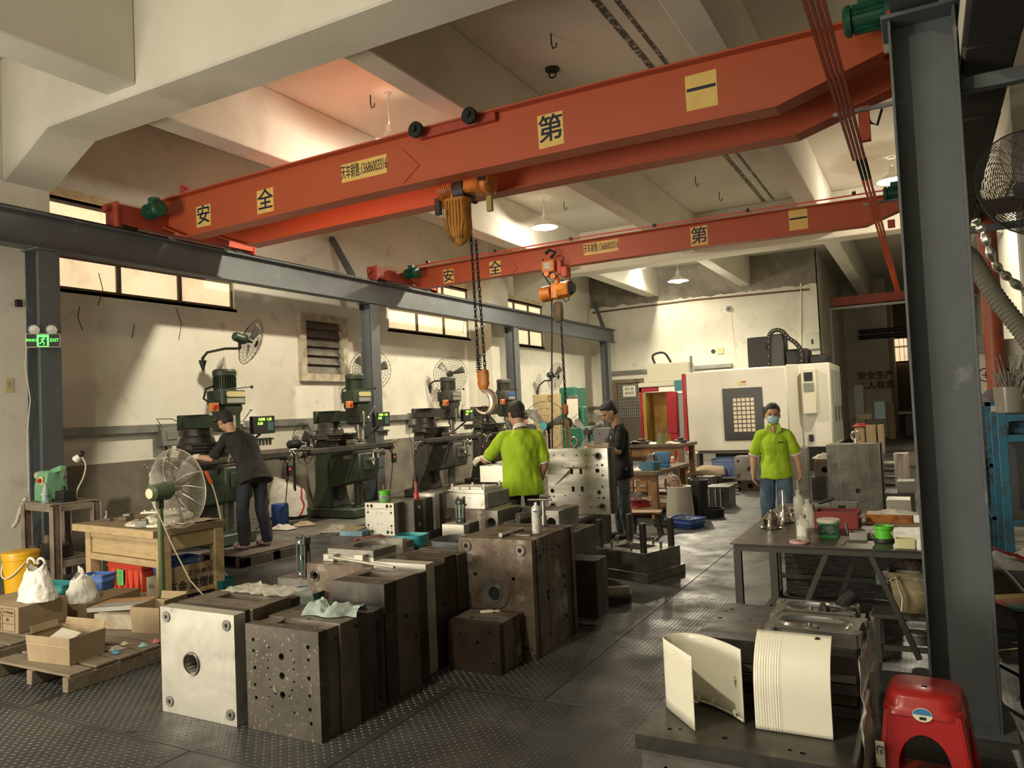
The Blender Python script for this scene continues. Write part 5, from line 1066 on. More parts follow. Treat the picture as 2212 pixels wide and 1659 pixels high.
wt = thing('tape_roll', 'roll of white tape on dark machine part under the grinder', 'tape roll', SD(.10, -.04, .411)); MB().lathe([(.025, 0), (.055, 0), (.058, .01), (.058, .05), (.05, .058), (.025, .058), (.025, 0)], None, 24).build('roll_body', mat('white_tape', (.72, .68, .56), .5), wt)
# yellow bucket
q = at(26, 1284, z=0); q = Vector((q.x - .05, q.y + .12, 0)); yb_ = thing('yellow_bucket', 'yellow plastic bucket with lid and white handle at left picture edge', 'bucket', q); yel = mat('yellow_plastic', (.80, .45, .015), .4)
MB().lathe([(0, 0), (.145, 0), (.165, .34), (.172, .345), (.172, .38), (.168, .41), (0, .41)], None, 32).build('bucket_body', yel, yb_); MB().lathe([(0, .42), (.16, .425), (.175, .42), (.178, .395), (.17, .395), (.168, .41)], None, 32).build('lid', yel, yb_)
MB().tube([(.155 * cos(a), .155 * sin(a) - .05 * sin((a + 2.6) / 2.2 * pi) if 0 else .155 * sin(a) - .02, .33 - .16 * sin((a + 2.7) / 2.6 * pi)) for a in [-2.7 + 2.6 * k / 12 for k in range(13)]], .008, 6).build('handle', mat('white_handle', (.75, .7, .55), .5), yb_)
# pallets
plank = mat('gray_weathered_plank', (.21, .165, .115), .9, c2=(.15, .115, .08), ns=4, c3=(.28, .23, .17), ns3=8, ramp3=(.6, .7), bump=.35, bs=25, stretch=(.3, 1, 1))
def pallet(label, x0, x1, y0, y1, h, n, along='x', rz=0, m=plank, gap=.012, group=None):
    t = thing('wooden_pallet', label, 'pallet', (x0, y0, 0), rz, group); w, d = x1 - x0, y1 - y0; s = (d if along == 'x' else w) / n
    for k in range(n):
        j = random.uniform(-.006, .006); g = gap * random.uniform(.3, 1.6)
        if along == 'x': MB().box(random.uniform(-.01, .012), w + random.uniform(-.012, .01), k * s + g, (k + 1) * s - g, h - .018 + j * .4, h + j * .4).build('plank', m, t, bev=.003)
        else: MB().box(k * s + g, (k + 1) * s - g, random.uniform(-.01, .012), d + random.uniform(-.012, .01), h - .018 + j * .4, h + j * .4).build('plank', m, t, bev=.003)
    for u in (0, .5, 1):
        if along == 'x': MB().box(u * (w - .06), u * (w - .06) + .06, 0, d, .0, h - .022).build('bearer', m, t, bev=.004)
        else: MB().box(0, w, u * (d - .06), u * (d - .06) + .06, .0, h - .022).build('bearer', m, t, bev=.004)
    return t
pallet('weathered wooden pallet carrying torn cartons, left of bright steel block', -5.72, -4.87, 2.93, 4.15, .115, 7)
pallet('weathered wooden pallet at left picture edge under the big carton', -7.0, -5.95, 3.0, 3.80, .13, 5)
pw = pallet('low wooden pallet under the feet of worker at nearest milling machine', -7.74, -7.02, 6.28, 7.36, .128, 1, along='x', m=mat('dark_red_plywood', (.10, .075, .06), .8, c2=(.07, .05, .04), ns=4))
for y in (.0, .47, .95):
    MB().box(.60, .72, y, y + .12, .0, .106).build('block', mat('reddish_wood', (.22, .13, .08), .85), pw, bev=.004)
# cartons
def carton(label, loc, w, d, h, rz, open_=True, m=None, name='carton', skew=0):
    t = thing(name, label, 'box', loc, rz); m = m or card
    if open_:
        o = MB().loft([[(x + skew * z, y, z) for x, y in rect(w * (1 + .06 * z / h), d * (1 + .06 * z / h))] for z in (0, h * .5, h)], cap=False).add([(x, y, .003) for x, y in rect(w, d)], [(0, 1, 2, 3)]).build('carton_wall', m, t, smooth=0); s = o.modifiers.new('t', 'SOLIDIFY'); s.thickness = .005
    else: MB().box(-w / 2, w / 2, -d / 2, d / 2, 0, h).build('carton_body', m, t, bev=.004)
    return t
q = at(62, 1372, z=.13); bc1 = carton('big closed carton with printed table, carrying a white plastic bag', (-6.49, 3.52, .133), .62, .40, .20, radians(4), False)
ink_b = mat('brown_black_print', (.09, .05, .03), .8)
MT = T(.12, -.202, .10) @ XZ; tb_ = MB()
for z in (-.085, -.03, .03, .085): tb_.box(-.12, .14, z - .0018, z + .0018, 0, .001, MT)
for x in (-.13, -.0, .15): tb_.box(x - .0018, x + .0018, -.085, .085, 0, .001, MT)
tb_.text('规格', .05, .001, MT @ T(-.065, .057, 0), sx=1).text('5×42mm', .032, .001, MT @ T(.075, .057, 0)).text('数量', .05, .001, MT @ T(-.065, 0, 0)).text('20', .034, .001, MT @ T(.06, 0, 0)).text('重量', .05, .001, MT @ T(-.065, -.057, 0)).build('printed_table', ink_b, bc1)
def pbag(label, loc, w, d, h, seed, rz=0):
    t = thing('plastic_bag', label, 'bag', loc, rz)
    def fn(u, v):
        a = 2 * pi * u; k = 1 - .62 * v ** 1.3; r = 1 + .10 * nz3(cos(a) * 2 + seed, sin(a) * 2, v * 5, 1.6) + .05 * nz3(cos(a) * 7, sin(a) * 7 + seed, v * 8, 1)
        if v > .82: k *= 1.0 + .5 * abs(cos(a)) * (v - .82) * 4
        zz = h * v * (1 - .22 * abs(sin(a)) * (v > .8))
        return (w / 2 * cos(a) * k * r * 1.1, d / 2 * sin(a) * k * r, .002 + zz + .012 * nz3(u * 8, v * 5, seed, 1))
    MB().grid(fn, 64, 26).build('film', mat('white_bag_film', (.80, .78, .72), .35, alpha=.86, c2=(.88, .86, .8), ns=5, bump=.5, bs=25), t, smooth=70)
    for sx in (-1, 1): MB().torus((sx * w * .17, 0, h * .98), (0, 1, .2), w * .12, .010, 14, 6, a0=-.3, a1=3.4).build('handle_loop', MATS['white_bag_film'], t)
    return t
pbag('white plastic carrier bag standing upright on the big printed carton', (-6.28, 3.55, .334), .30, .22, .30, 3, .2)
pbag('crumpled white plastic bag between the teal and blue bins', (-6.42, 4.00, .217), .34, .26, .24, 8, -.4)
crate('teal plastic bin behind the upright white plastic bag', (-6.84, 4.04, .22), .34, .2, .10, mat('teal_bin', (.02, .22, .22), .5), radians(10), False, 'plastic_bin')
crate('blue plastic parts bin with papers right of crumpled white bag', (-6.72, 4.34, .217), .26, .18, .13, mat('blue_parts_bin', (.06, .14, .42), .5), radians(14), False, 'plastic_bin')
pp_ = thing('papers', 'loose light papers sticking out of the blue parts bin', 'paper', (-6.72, 4.34, .28)); rag(MB(), (0, 0, 0), .24, .15, .08, 22).build('sheet', mat('cream_paper', (.62, .54, .42), .8), pp_)
lowb = carton('long flat carton supporting bins and crumpled bag', (-6.62, 4.12, 0), .72, .60, .215, radians(12), False, card_in)
for i, (x, y, z, w, d, rz, m, lb) in enumerate(((-5.86, 4.02, .235, .50, .20, 12, mat('orange_brown_board', (.36, .20, .09), .8), 'orange brown board slanting across carton on the pallet'), (-5.66, 3.90, .245, .42, .06, 14, mat('aluminium_profile', (.36, .35, .32), .4, m=.5), 'gray aluminium profile lying on the pallet cartons'), (-5.70, 3.80, .24, .44, .05, 16, MATS['aluminium_profile'], 'second aluminium profile nearest the open torn carton'))):
    o = MB().box(-w / 2, w / 2, -d / 2, d / 2, 0, .035 if i else .012).build(('board', 'metal_profile', 'metal_profile')[i], m, bev=.002); o.location = (x, y, z); o.rotation_euler = (radians(3), radians(-4), radians(rz)); tag(o, lb, 'board' if i == 0 else 'metal profile')
mpf = carton('brown laminated block of profiles on pallet beside right torn carton', (-5.62, 3.86, .117), .38, .26, .115, radians(14), False, mat('taped_cardboard', (.27, .20, .13), .5, c2=(.36, .32, .25), ns=8)); mpf.name = 'profile_bundle'
rc = carton('torn open carton standing on pallet right rear', (-5.28, 3.88, .117), .26, .24, .19, radians(10)); MB().box(.0, .004, -.12, .12, .19, .25, T(.13, 0, 0, 0, .2)).build('flap', card, rc); MB().box(-.12, .12, -.002, .002, .19, .25, T(0, .12, 0, -.25)).build('flap', card, rc)
fcn = carton('battered open carton wrapped in tape at front of pallet', (-5.26, 3.16, .117), .40, .26, .175, radians(6)); MB().box(-.19, .19, -.002, .002, .0, .05, T(0, .14, .175, -.3)).build('flap', card, fcn); MB().box(-.002, .002, -.1, .1, 0, .05, T(-.20, 0, .175, 0, -.4)).build('flap', card, fcn)
MB().tube([(-.206, -.137, .12), (.206, -.137, .115)], .004, 4).build('tape_band', mat('brown_tape', (.45, .34, .2), .3), fcn)
wn = thing('paper_package', 'pale paper wrapped package sticking out of front carton', 'package', (-5.28, 3.18, .20), .3); MB().box(-.09, .07, -.05, .06, 0, .07, T(0, 0, 0, .3, .2)).build('package_body', mat('white_paper_pack', (.62, .58, .48), .7), wn, bev=.004)
bgw = thing('crumpled_wrap', 'crumpled gray plastic wrap inside right half of front carton', 'plastic film', (-5.15, 3.16, .18)); rag(MB(), (0, 0, 0), .16, .16, .10, 31).build('film', mat('gray_film', (.45, .42, .36), .4, bump=.8, bs=30), bgw)
for i, (x, y, c_, lb) in enumerate(((-4.99, 3.34, (.10, .30, .45), 'light blue scrap of glove on front pallet'), (-4.955, 3.52, (.30, .50, .50), 'pale teal scrap on front pallet between blue and pink scraps'), (-4.95, 3.62, (.60, .16, .20), 'pink scrap of glove on front pallet nearest bright steel block'), (-5.13, 3.50, (.62, .55, .36), 'cream crumpled scrap on front pallet behind blue scrap'))):
    t = thing('glove_scrap', lb, 'scrap', (x, y, .117), i); rag(MB(), (0, 0, 0), .06, .05, .035, i * 5, 8).build('scrap_body', mat('scrap_%s' % ('blue', 'teal', 'pink', 'cream')[i], c_, .8), t)
ps_ = thing('crumpled_wrap', 'grayish plastic scrap lying right of the front carton', 'plastic film', (-5.10, 3.40, .117)); rag(MB(), (0, 0, 0), .15, .1, .03, 41).build('film', MATS['gray_film'], ps_)
q = at(235, 1625, z=0); 
fc = MB().beam((-3.95, 2.68, .004), (-3.90, 2.71, .006), .012, .004).build('metal_chip', st_dark); tag(fc, 'small dark metal chip on floor before bright steel block', 'metal chip')
# around the first milling machine
bbn = thing('blue_drum', 'small dark blue plastic drum on floor behind pallet worker', 'drum', at(606, 1135, z=0)); MB().lathe([(0, 0), (.13, 0), (.135, .01), (.135, .33), (.125, .35), (0, .35)], None, 24).build('drum_body', blue_pl, bbn)
q = at(645, 1120, z=0); sk = thing('woven_sack', 'white woven sack with red curved stripe leaning by the wall', 'sack', (q.x - .2, q.y - .05, 0), radians(35))
def skf(u, v): 
    a = 2 * pi * u; k = 1 - .25 * v ** 3
    return (.33 * cos(a) * k * (1 + .06 * nz3(cos(a) * 3, v * 4, 1)), .15 * sin(a) * k * (1 + .15 * nz3(sin(a) * 3, v * 4, 2)) + .22 * v, .05 + .55 * v * (1 - .22 * cos(a)) + .02 * nz3(u * 9, v * 6, 4))
MB().grid(skf, 40, 18).build('sack_body', mat('white_woven_sack', (.60, .58, .50), .6, c2=(.48, .46, .4), ns=8, bump=.4, bs=20), sk, smooth=60)
st_pts = [skf(.86 + .08 * v + .03 * sin(6 * v), v) for v in [k / 12 for k in range(13)]]; MB().tube([(p[0], p[1] - .012, p[2]) for p in st_pts], .016, 6).build('red_stripe', mat('sack_red', (.45, .02, .03), .6), sk)
MB().box(-.35, .55, -.05, .4, 0, .05).build('dark_board', mat('black_wood', (.03, .025, .02), .8), sk)
for i, (px, py, w, c_, lb) in enumerate(((612, 1142, .42, (.55, .52, .44), 'white rags heap on floor beside the blue drum'), (655, 1135, .35, (.36, .29, .19), 'tan crumpled paper on floor below the white sack'), (725, 1145, .55, (.20, .19, .15), 'dark clutter of scraps on floor before second milling machine'))):
    t = thing('rag_heap', lb, 'rags', at(px, py, z=0), i); rag(MB(), (0, 0, 0), w, w * .6, .10, i * 7).build('cloth', mat('rag_tone_%s' % 'abc'[i], c_, .9), t, smooth=70)
ag = thing('air_gun', 'orange air blow gun hanging on hose beside the pedestal fan', 'air gun', at(452, 1028, x=-8.10)); MB().beam((0, -.05, .06), (0, .03, -.10), .04, .03).beam((0, -.05, .05), (0, -.16, .10), .012, .012).build('gun_body', mat('orange_gun', (.60, .11, .03), .4), ag, bev=.006)
MB().tube(spline([Vector(p) for p in ((0, .03, -.10), (0, .10, -.3), (.05, .13, -.7), (.1, .05, -.99))], 16), .009, 6).build('air_hose', mat('beige_cord', (.55, .48, .33), .7), ag)
o = MB().tube([at(450, 1222, z=.01), at(480, 1230, z=.015), at(495, 1250, z=.012), at(500, 1270, z=.01)], .009, 6).build('cream_hose', mat('beige_cord', (.55, .48, .33), .7)); tag(o, 'cream hose curving on floor right of the pine bench', 'hose')
tub('dark teal shallow basin on floor right of the pine bench', (*at(470, 1268, z=.0).xy, .001), .36, .22, .09, mat('dark_teal_plastic', (.015, .12, .13), .4), r=.05)
pn_ = thing('paper_notice', 'small white paper notice on the left pillar', 'notice', at(20, 832, x=-9.915)); MB().box(0, .004, -.045, .045, -.09, .09).build('sheet', cream, pn_); MB().box(.004, .005, -.02, .02, -.03, .04).build('drawing', mat('pink_gray_print', (.40, .30, .28), .7), pn_)
so = thing('wall_socket', 'small dark switch on left pillar behind the first column', 'switch', at(40, 655, x=-9.88)); MB().cbox((0, 0, 0), (.05, .07, .09)).build('body', black_m, so, bev=.004)
# ------------------------------------------------------------------ right foreground
cover_m = mat('glossy_cream_plastic', (.80, .77, .64), .32, coat=.2)
rib_m = cover_m
Fm = thing('mold_assembly', 'wide dark mold base plate with raised block, carrying two cream plastic covers', 'mold', (-1.14, 3.04, 0))
MB().holed(rect(.84, 1.12, .42, .56), [(.12, .10, .011), (.16, .115, .008), (.35, .10, .014), (.60, .085, .010), (.65, .075, .013), (.74, .5, .012)], .06, T(0, 0, .238)).build('mold_plate', st_dark, Fm, bev=.003)
MB().holed(rect(.80, .19, .40, .095), [(.10, .13, .009), (.16, .12, .009)], .05, Matrix.Translation((.02, .07, .04)) @ XZ).box(.02, .82, .07, 1.08, .0, .236).build('mold_plate', st_mid, Fm, bev=.003)
MB().box(.05, .80, .05, 1.05, 0, .04).build('mold_plate', st_rustd, Fm, bev=.003)
# stacked plates of the raised block
zz = .30
for k, (h, m, i) in enumerate(((.05, st_dark, .0), (.045, st_rustd, .01), (.05, st_dark, 0), (.04, st_mid, .006), (.10, st_dark, 0))):
    if k < 4: MB().box(.14 + i, .82 - i, .47 + i, 1.10 - i, zz, zz + h - .004).build('mold_plate', m, Fm, bev=.002)
    else: MB().holed(rect(.68, .63, .48, .785), [(.20, .98, .012), (.18, .93, .009), (.18, .80, .013), (.33, .80, .007)], h, T(0, 0, zz)).build('mold_plate', st_dark, Fm, bev=.003)
    zz += h
ftop = zz - .0
def cavity(label, c, w, d):
    t = thing('cavity_insert', label, 'mold insert', (c[0], c[1], ftop + .001), radians(-2))
    def fn(u, v):
        x = (u - .5) * w; y = (v - .5) * d; e = ((abs(x) / (w * .40)) ** 2.6 + (abs(y) / (d * .36)) ** 2.6)
        z = .06 if e > 1 else .06 - .028 * (1 - e ** 1.2) ** .5 if e < 1 else .06
        return (x, y, z)
    MB().grid(fn, 44, 36).build('cavity_face', mat('polished_cavity_steel', (.36, .37, .38), .22, m=.85, c2=(.30, .31, .32), ns=3), t, smooth=40)
    MB().holed(rect(w, d), [rect(w - .02, d - .02)], .058).build('rim', st_mid, t, bev=.002)
    for x, y in ((-w / 2, d / 2 - .04), (w / 2, d / 2 - .03), (w / 2, -d / 2 + .04), (-w / 2 + .03, -d / 2)): MB().cbox((x, y, .032), (.04, .06, .062)).build('lug', st_mid, t, bev=.004)
    MB().lathe([(.04, .03), (.035, .042), (.01, .044), (.008, .055), (0, .055)], T(-.02, 0, .002), 20).build('core', steel_w, t)
q = at(1765, 1325, z=.63); cavity('farther silver oval cavity insert on raised dark block', (-.53, 3.96), .34, .22)
cavity('nearer silver oval cavity insert behind the cream ribbed cover', (-.50, 3.68), .38, .28)
wr_ = wrap('crumpled clear plastic film hanging down right side of dark mold block', lambda u, v: (-.285 + .03 * nz3(u, v, 1, 7), 3.25 + u * .85, .62 - v * .50 + .02 * nz3(u, v, 5, 6)))
hw_ = thing('hand_tool', 'dark red drill chuck part lying behind the silver inserts', 'tool', (*at(1825, 1318, z=.62).xy, ftop + .001), .4)
MB().box(-.08, .05, -.035, .035, .0, .05).cyl((-.09, 0, .03), (-.11, 0, .03), .045, n=14).build('body', st_rustd, hw_, bev=.006); MB().cyl((-.02, 0, .05), (.05, .02, .10), .03, n=12).build('knob', black_m, hw_)
# S shaped cover
cz = .30
P3 = [at(x, y, z=cz) for x, y in ((1502, 1580), (1470, 1553), (1443, 1530))]
pts = P3 + [Vector(p + (cz,)) for p in ((-1.105, 3.385), (-1.09, 3.43), (-1.04, 3.465), (-.985, 3.468), (-.93, 3.45), (-.83, 3.385), (-.75, 3.31))]
SP = spline(pts, 60); Hc = .305
c1_ = thing('plastic_cover', 'cream plastic cover bent in an S standing open on mold plate', 'plastic cover', (pts[0].x, pts[0].y, cz))
o0 = Vector((pts[0].x, pts[0].y, cz)); n = len(SP)
MB().grid(lambda u, v: tuple(SP[min(n - 1, int(round(u * (n - 1))))] - o0 + Vector((0, 0, .001 + v * Hc))), n - 1, 6).build('shell', cover_m, c1_, smooth=60)
s = c1_.children[0].modifiers.new('t', 'SOLIDIFY'); s.thickness = .004; s.offset = 0
for k in range(12):
    z = Hc * (.40 + .048 * k); q0, q1 = SP[0] - o0, SP[int(n * .2)] - o0
    MB().beam(q0 + Vector((-.003, -.003, z)), q1 + Vector((-.003, -.003, z)), .002, .002).build('rib', cover_m, c1_)
for k, i in enumerate((int(n * .55), int(n * .68), int(n * .80), int(n * .93), int(n * .93))):
    q = SP[i] - o0; MB().cbox(q + Vector((-.002, -.012, .03 if k != 4 else .17)), (.02, .012, .008)).cyl(q + Vector((-.002, -.018, .015 if k != 4 else .15)), q + Vector((-.002, -.018, .04 if k != 4 else .19)), .005, n=8).build('clip', cover_m, c1_, kind='stuff')
MB().tube([tuple(p - o0 + Vector((0, -.008, .01))) for p in SP[int(n * .45):]], .005, 5).build('stiffening_lip', cover_m, c1_)
# arched cover
cl_, cr_ = at(1633, 1573, z=cz), at(1808, 1583, z=cz)
c2_ = thing('plastic_cover', 'cream ribbed plastic cover standing upright with small hole near top corner', 'plastic cover', (cl_.x, cl_.y, cz)); Wc = cr_.x - cl_.x - .005
prof = []
for k in range(25):
    u = k / 24; prof.append((.14 * max(0, (u - .35) / .65) ** 2.2, .001 + .405 * (u - .10 * max(0, (u - .45) / .55) ** 2)))
def c2fn(u, v):
    y, z = prof[int(round(v * 24))]; rib = .0022 * (abs(sin(u * Wc / .0105 * pi / 1)) if .02 < u < .36 else 0)
    return (u * Wc + .0 * z, y - rib, z)
MB().grid(c2fn, 120, 24).build('shell', cover_m, c2_, smooth=40); s = c2_.children[0].modifiers.new('t', 'SOLIDIFY'); s.thickness = .004; s.offset = 1
MB().box(.0, Wc, prof[19][0] - .0045, prof[19][0] + .002, prof[19][1] - .002, prof[19][1] + .002).build('ridge', mat('bright_ridge', (.85, .82, .7), .3), c2_)
MB().lathe([(0, .0), (.011, 0)], T(Wc * .82, prof[23][0] - .007, prof[23][1] + .001, radians(62), 0, 0), 16).build('hole', hole_m, c2_)
# red plastic stool
red_pl = mat('red_stool_plastic', (.36, .012, .012), .35, coat=.3)
sc = at(2003, 1487, z=.47)
rs = thing('plastic_stool', 'glossy red plastic stool with oval label in right foreground', 'stool', (sc.x - .01, sc.y + .02, 0), radians(-4)); rs.scale = (.92, .92, 1)
SH = .47
def sring(z, w, e=.28): return [(x, y, z) for x, y in rrect(w, w, w * e, 6)]
MB().loft([sring(SH - .075, .318, .22), sring(SH - .05, .308, .22), sring(SH - .045, .298), sring(SH - .012, .288), sring(SH, .268)]).build('seat', red_pl, rs, smooth=50)
MB().lathe([(0, .0008), (.013, .0008)], T(0, 0, SH), 16).build('seat_hole', hole_m, rs)
for k in range(4):
    M4 = Matrix.Rotation(pi / 2 * k, 4, 'Z')
    def fn(u, v):
        # side panel with arch opening: u across, v from top to floor
        z = (SH - .07) * (1 - v); wv = .153 + .047 * v; return z, wv
    out = [(-.140, SH - .06), (-.200, 0), (-.135, 0)]
    for j in range(13):
        a = pi * (1 - j / 12); out.append((.085 * cos(a) * 1.18, .20 + .13 * sin(a)))
    out += [(.135, 0), (.200, 0), (.140, SH - .06)]
    zt = SH - .06; mb = MB().holed(out, [], .005); vs = []
    for x, y, z in mb.v: vs.append((x, -(.144 + .051 * (1 - y / zt)) - z, y))
    mb.v = [tuple(M4 @ Vector(v)) for v in vs]
    mb.build('leg_panel', red_pl, rs, smooth=0)
for k in range(4):
    a = pi / 4 + pi / 2 * k; c_, s_ = cos(a), sin(a)
    MB().tube([(c_ * .185, s_ * .185, SH - .07), (c_ * .262, s_ * .262, .0)], .020, 10).build('leg', red_pl, rs)
MB().box(-.16, .16, -.16, .16, .10, .105).build('lower_shelf', red_pl, rs)
lb = MB().prism([(.038 * cos(t) , .026 * sin(t)) for t in [2 * pi * i / 24 for i in range(24)]], 0, .0012, T(0, -.1585, SH - .063) @ Matrix.Rotation(radians(-4), 4, 'X') @ XZ).build('label', mat('label_cream', (.72, .70, .50), .4), rs)
MB().prism([(.036 * cos(t), .024 * sin(t)) for t in [pi * i / 14 for i in range(15)]], 0, .0008, T(0, -.1599, SH - .063) @ Matrix.Rotation(radians(-4), 4, 'X') @ XZ).build('label_band', mat('label_blue', (.05, .20, .42), .4), lb)
MB().box(-.012, .014, -.1612, -.1605, SH - .082, SH - .070).build('barcode', ink_black, lb)
nt = MB().box(-.185, -.150, -.192, -.190, .19, .29, T(rz=-.0)).build('paper_note', mat('torn_paper', (.60, .56, .44), .8), rs); MB().text('宿', .035, .001, T(-.168, -.1925, .255) @ XZ).build('lettering', ink_black, nt)
# striped wooden stool
q = at(2178, 1305, z=.50)
ws = thing('wooden_stool', 'small stool with yellow, red and green striped top and black legs', 'stool', (q.x + .10, q.y + .12, 0), radians(28))
for k, c_ in enumerate(((.55, .42, .08), (.50, .14, .06), (.08, .22, .17))): MB().box(-.15, .15, .05 - .1 * k, .148 - .1 * k, .48, .50).build('seat_board', mat(('yellow', 'red', 'green')[k] + '_worn_board', c_, .7, c2=tuple(v * .55 for v in c_), ns=12, stretch=(1, 5, 1)), ws, bev=.003)
for x in (-1, 1):
    for y in (-1, 1): MB().beam((x * .12, y * .12, .47), (x * .15, y * .15, 0), .032, .032).build('leg', black_m, ws)
    MB().beam((x * .14, -.14, .14), (x * .14, .14, .14), .02, .02).beam((x * .125, -.125, .45), (x * .125, .125, .45), .025, .04).build('rail', black_m, ws, kind='stuff')
MB().beam((-.14, -.14, .14), (.14, -.14, .14), .02, .02).build('rail', black_m, ws)
# steel work table
tx0, tx1, ty0, ty1, tz = -1.14, .02, 5.0, 6.45, .75
tbl = thing('steel_table', 'dark steel plate table with braced legs beside the right column', 'table', (tx0, ty0, 0)); tw_, td_ = tx1 - tx0, ty1 - ty0
tbm = mat('worn_dark_table_steel', (.085, .075, .06), .38, m=.5, c2=(.12, .105, .085), ns=3, rv=.12)
angm = mat('angle_iron', (.06, .055, .045), .55, m=.3)
MB().box(-.02, tw_ + .12, -.02, td_ + .02, tz - .008, tz).build('table_top', tbm, tbl, bev=.002)
MB().box(0, tw_, 0, .04, tz - .05, tz - .009).box(0, tw_, td_ - .04, td_, tz - .05, tz - .009).box(0, .04, .04, td_ - .04, tz - .05, tz - .009).build('top_frame', angm, tbl)
for x, y in ((.02, .02), (.02, td_ - .02), (tw_ + .05, .02), (tw_ + .05, td_ - .02), (.24, .02)): MB().beam((x, y, 0), (x, y, tz - .05), .045, .045).build('leg', angm, tbl)
MB().beam((.02, .02, .12), (.02, td_ - .02, .12), .035, .035).build('brace', angm, tbl)
MB().beam((.02, td_ - .02, .25), (tw_, td_ - .02, .25), .035, .035).build('brace', angm, tbl)
for a, b in (((.55, .02, tz - .05), (.26, .02, .02)), ((.70, td_ / 2, tz - .05), (.45, td_ / 2, .02)), ((.80, .02, tz - .05), (1.02, .02, .12))): MB().beam(a, b, .04, .03).build('brace', angm, tbl)
def TT(px, py): return at(px, py, z=tz)
chrome = mat('polished_chrome_steel', (.58, .54, .48), .14, m=1.0)
q = TT(1665, 1143); nzl = thing('nozzle_cone', 'squat polished steel ribbed cone with flange, nearest table corner', 'machine part', (q.x, q.y + .05, tz + .0005))
MB().lathe([(0, 0), (.075, 0), (.078, .008), (.060, .012), (.056, .016), (.056, .065), (.050, .072), (.042, .088), (.038, .09), (.030, .108), (.014, .118), (.010, .128), (0, .128)], None, 30).build('cone_body', chrome, nzl)
for k in range(5): a = 2 * pi * k / 5 + .2; MB().cyl((.066 * cos(a), .066 * sin(a), .008), (.066 * cos(a), .066 * sin(a), .02), .009, n=8).build('bolt', chrome, nzl)
q = TT(1690, 1133); nz2 = thing('nozzle_cone', 'polished steel ribbed cone with long tall spout on table', 'machine part', (q.x, q.y + .10, tz + .0005))
MB().lathe([(0, 0), (.070, 0), (.072, .012), (.060, .03), (.055, .06), (.050, .062), (.045, .085), (.037, .087), (.028, .11), (.018, .125), (.017, .13), (.013, .235), (.010, .236), (0, .236)], None, 30).build('cone_body', chrome, nz2)
for k in range(10): a = 2 * pi * k / 10; MB().beam((.064 * cos(a), .064 * sin(a), .012), (.022 * cos(a), .022 * sin(a), .12), .008, .010, a).build('fin', chrome, nz2)
clear = mat('clear_pet_plastic', (.80, .78, .66), .12, alpha=.42, coat=.3)
def bottle(label, q, r, h, lab=False, liq=None, cap_c=(.7, .68, .6)):
    t = thing('bottle', label, 'bottle', (q.x, q.y, tz + .0005)); MB().lathe([(0, .001), (r * .92, .001), (r, .006), (r, h * .68), (r * .95, h * .74), (r * .50, h * .84), (r * .42, h * .87), (r * .42, h * .90)], None, 24).build('bottle_wall', clear, t, smooth=60)
    MB().lathe([(0, h * .88), (r * .50, h * .88), (r * .50, h), (0, h)], None, 20).build('cap', mat('cap_white', cap_c, .5), t)
    if liq: MB().lathe([(0, .004), (r * .93, .004), (r * .93, h * liq), (0, h * liq)], None, 20).build('liquid', mat('cloudy_liquid', (.50, .48, .38), .2, alpha=.6), t)
    if lab: MB().grid(lambda u, v: ((r + .001) * cos(-2.35 + u * 1.35), (r + .001) * sin(-2.35 + u * 1.35), h * (.20 + .40 * v)), 10, 1).build('label', mat('bottle_label', (.70, .68, .60), .6, c2=(.45, .45, .42), ns=90, ramp=(.55, .62)), t)
    return t
bottle('clear square-shouldered bottle with white label, front of table group', TT(1736, 1168), .043, .165, True, .45, (.35, .33, .28))
bottle('clear empty bottle with white cap behind the labelled bottle', TT(1748, 1140), .040, .20)
q = TT(1728, 1128); bottle('tall clear spout bottle with white cap at back of table group', q, .040, .235)
MB().cyl((0, 0, .232), (0, 0, .31), .006, .003, 8).build('spout', mat('cap_white', (.7, .68, .6), .5), bpy.data.objects['bottle.002'])
q = TT(1790, 1163)
gtub = thing('grease_tub', 'square green tub with dark label and round white lid', 'tub', (q.x, q.y + .05, tz + .0005), .05)
dgr = mat('dark_green_label', (.01, .045, .03), .4)
tm_ = MB().loft([[(x, y, z) for x, y in rrect(w, w * .85, .02, 4)] for z, w in ((0, .115), (.003, .12), (.095, .125))]).build('tub_body', mat('mid_green_plastic', (.05, .30, .08), .4), gtub)
MB().lathe([(0, .095), (.070, .095), (.073, .10), (.073, .112), (.066, .118), (.05, .116), (.035, .110), (0, .112)], None, 28).build('lid', mat('dirty_white_lid', (.66, .64, .55), .45, c2=(.45, .43, .35), ns=25, ramp=(.58, .66)), gtub)
lp = MB().box(-.061, .061, -.0545, -.053, .022, .086).build('label', dgr, gtub)
MB().holed(rrect(.058, .022, .009, 4), [rrect(.054, .018, .007, 4)], .0006, T(0, -.0548, .068) @ XZ).build('logo_frame', mat('label_pale_green', (.35, .5, .38), .5), lp); MB().text('molub', .014, .0006, T(0, -.0548, .068) @ XZ).text('HIGH PERFORMANCE', .0085, .0006, T(0, -.0548, .047) @ XZ).text('GREASE', .0085, .0006, T(.01, -.0548, .036) @ XZ).build('lettering', mat('label_pale_green', (.35, .5, .38), .5), lp)
q = TT(1728, 1188 - 16); dk = MB().lathe([(.018, 0), (.060, 0), (.062, .003), (.062, .012), (.060, .015), (.020, .015), (.018, .012)], None, 32)
dk = dk.build('grinding_wheel', mat('pink_abrasive', (.58, .36, .34), .8, c2=(.48, .30, .28), ns=30)); dk.location = (q.x, q.y - .01, tz + .0005); tag(dk, 'pink grinding wheel lying flat at front edge of table', 'grinding wheel')
q = TT(1800, 1150); rbx = thing('red_box', 'open red cardboard box behind the green tub', 'box', (q.x + .02, q.y + .25, tz + .0005), -.04)
redc = mat('red_card', (.20, .015, .018), .55)
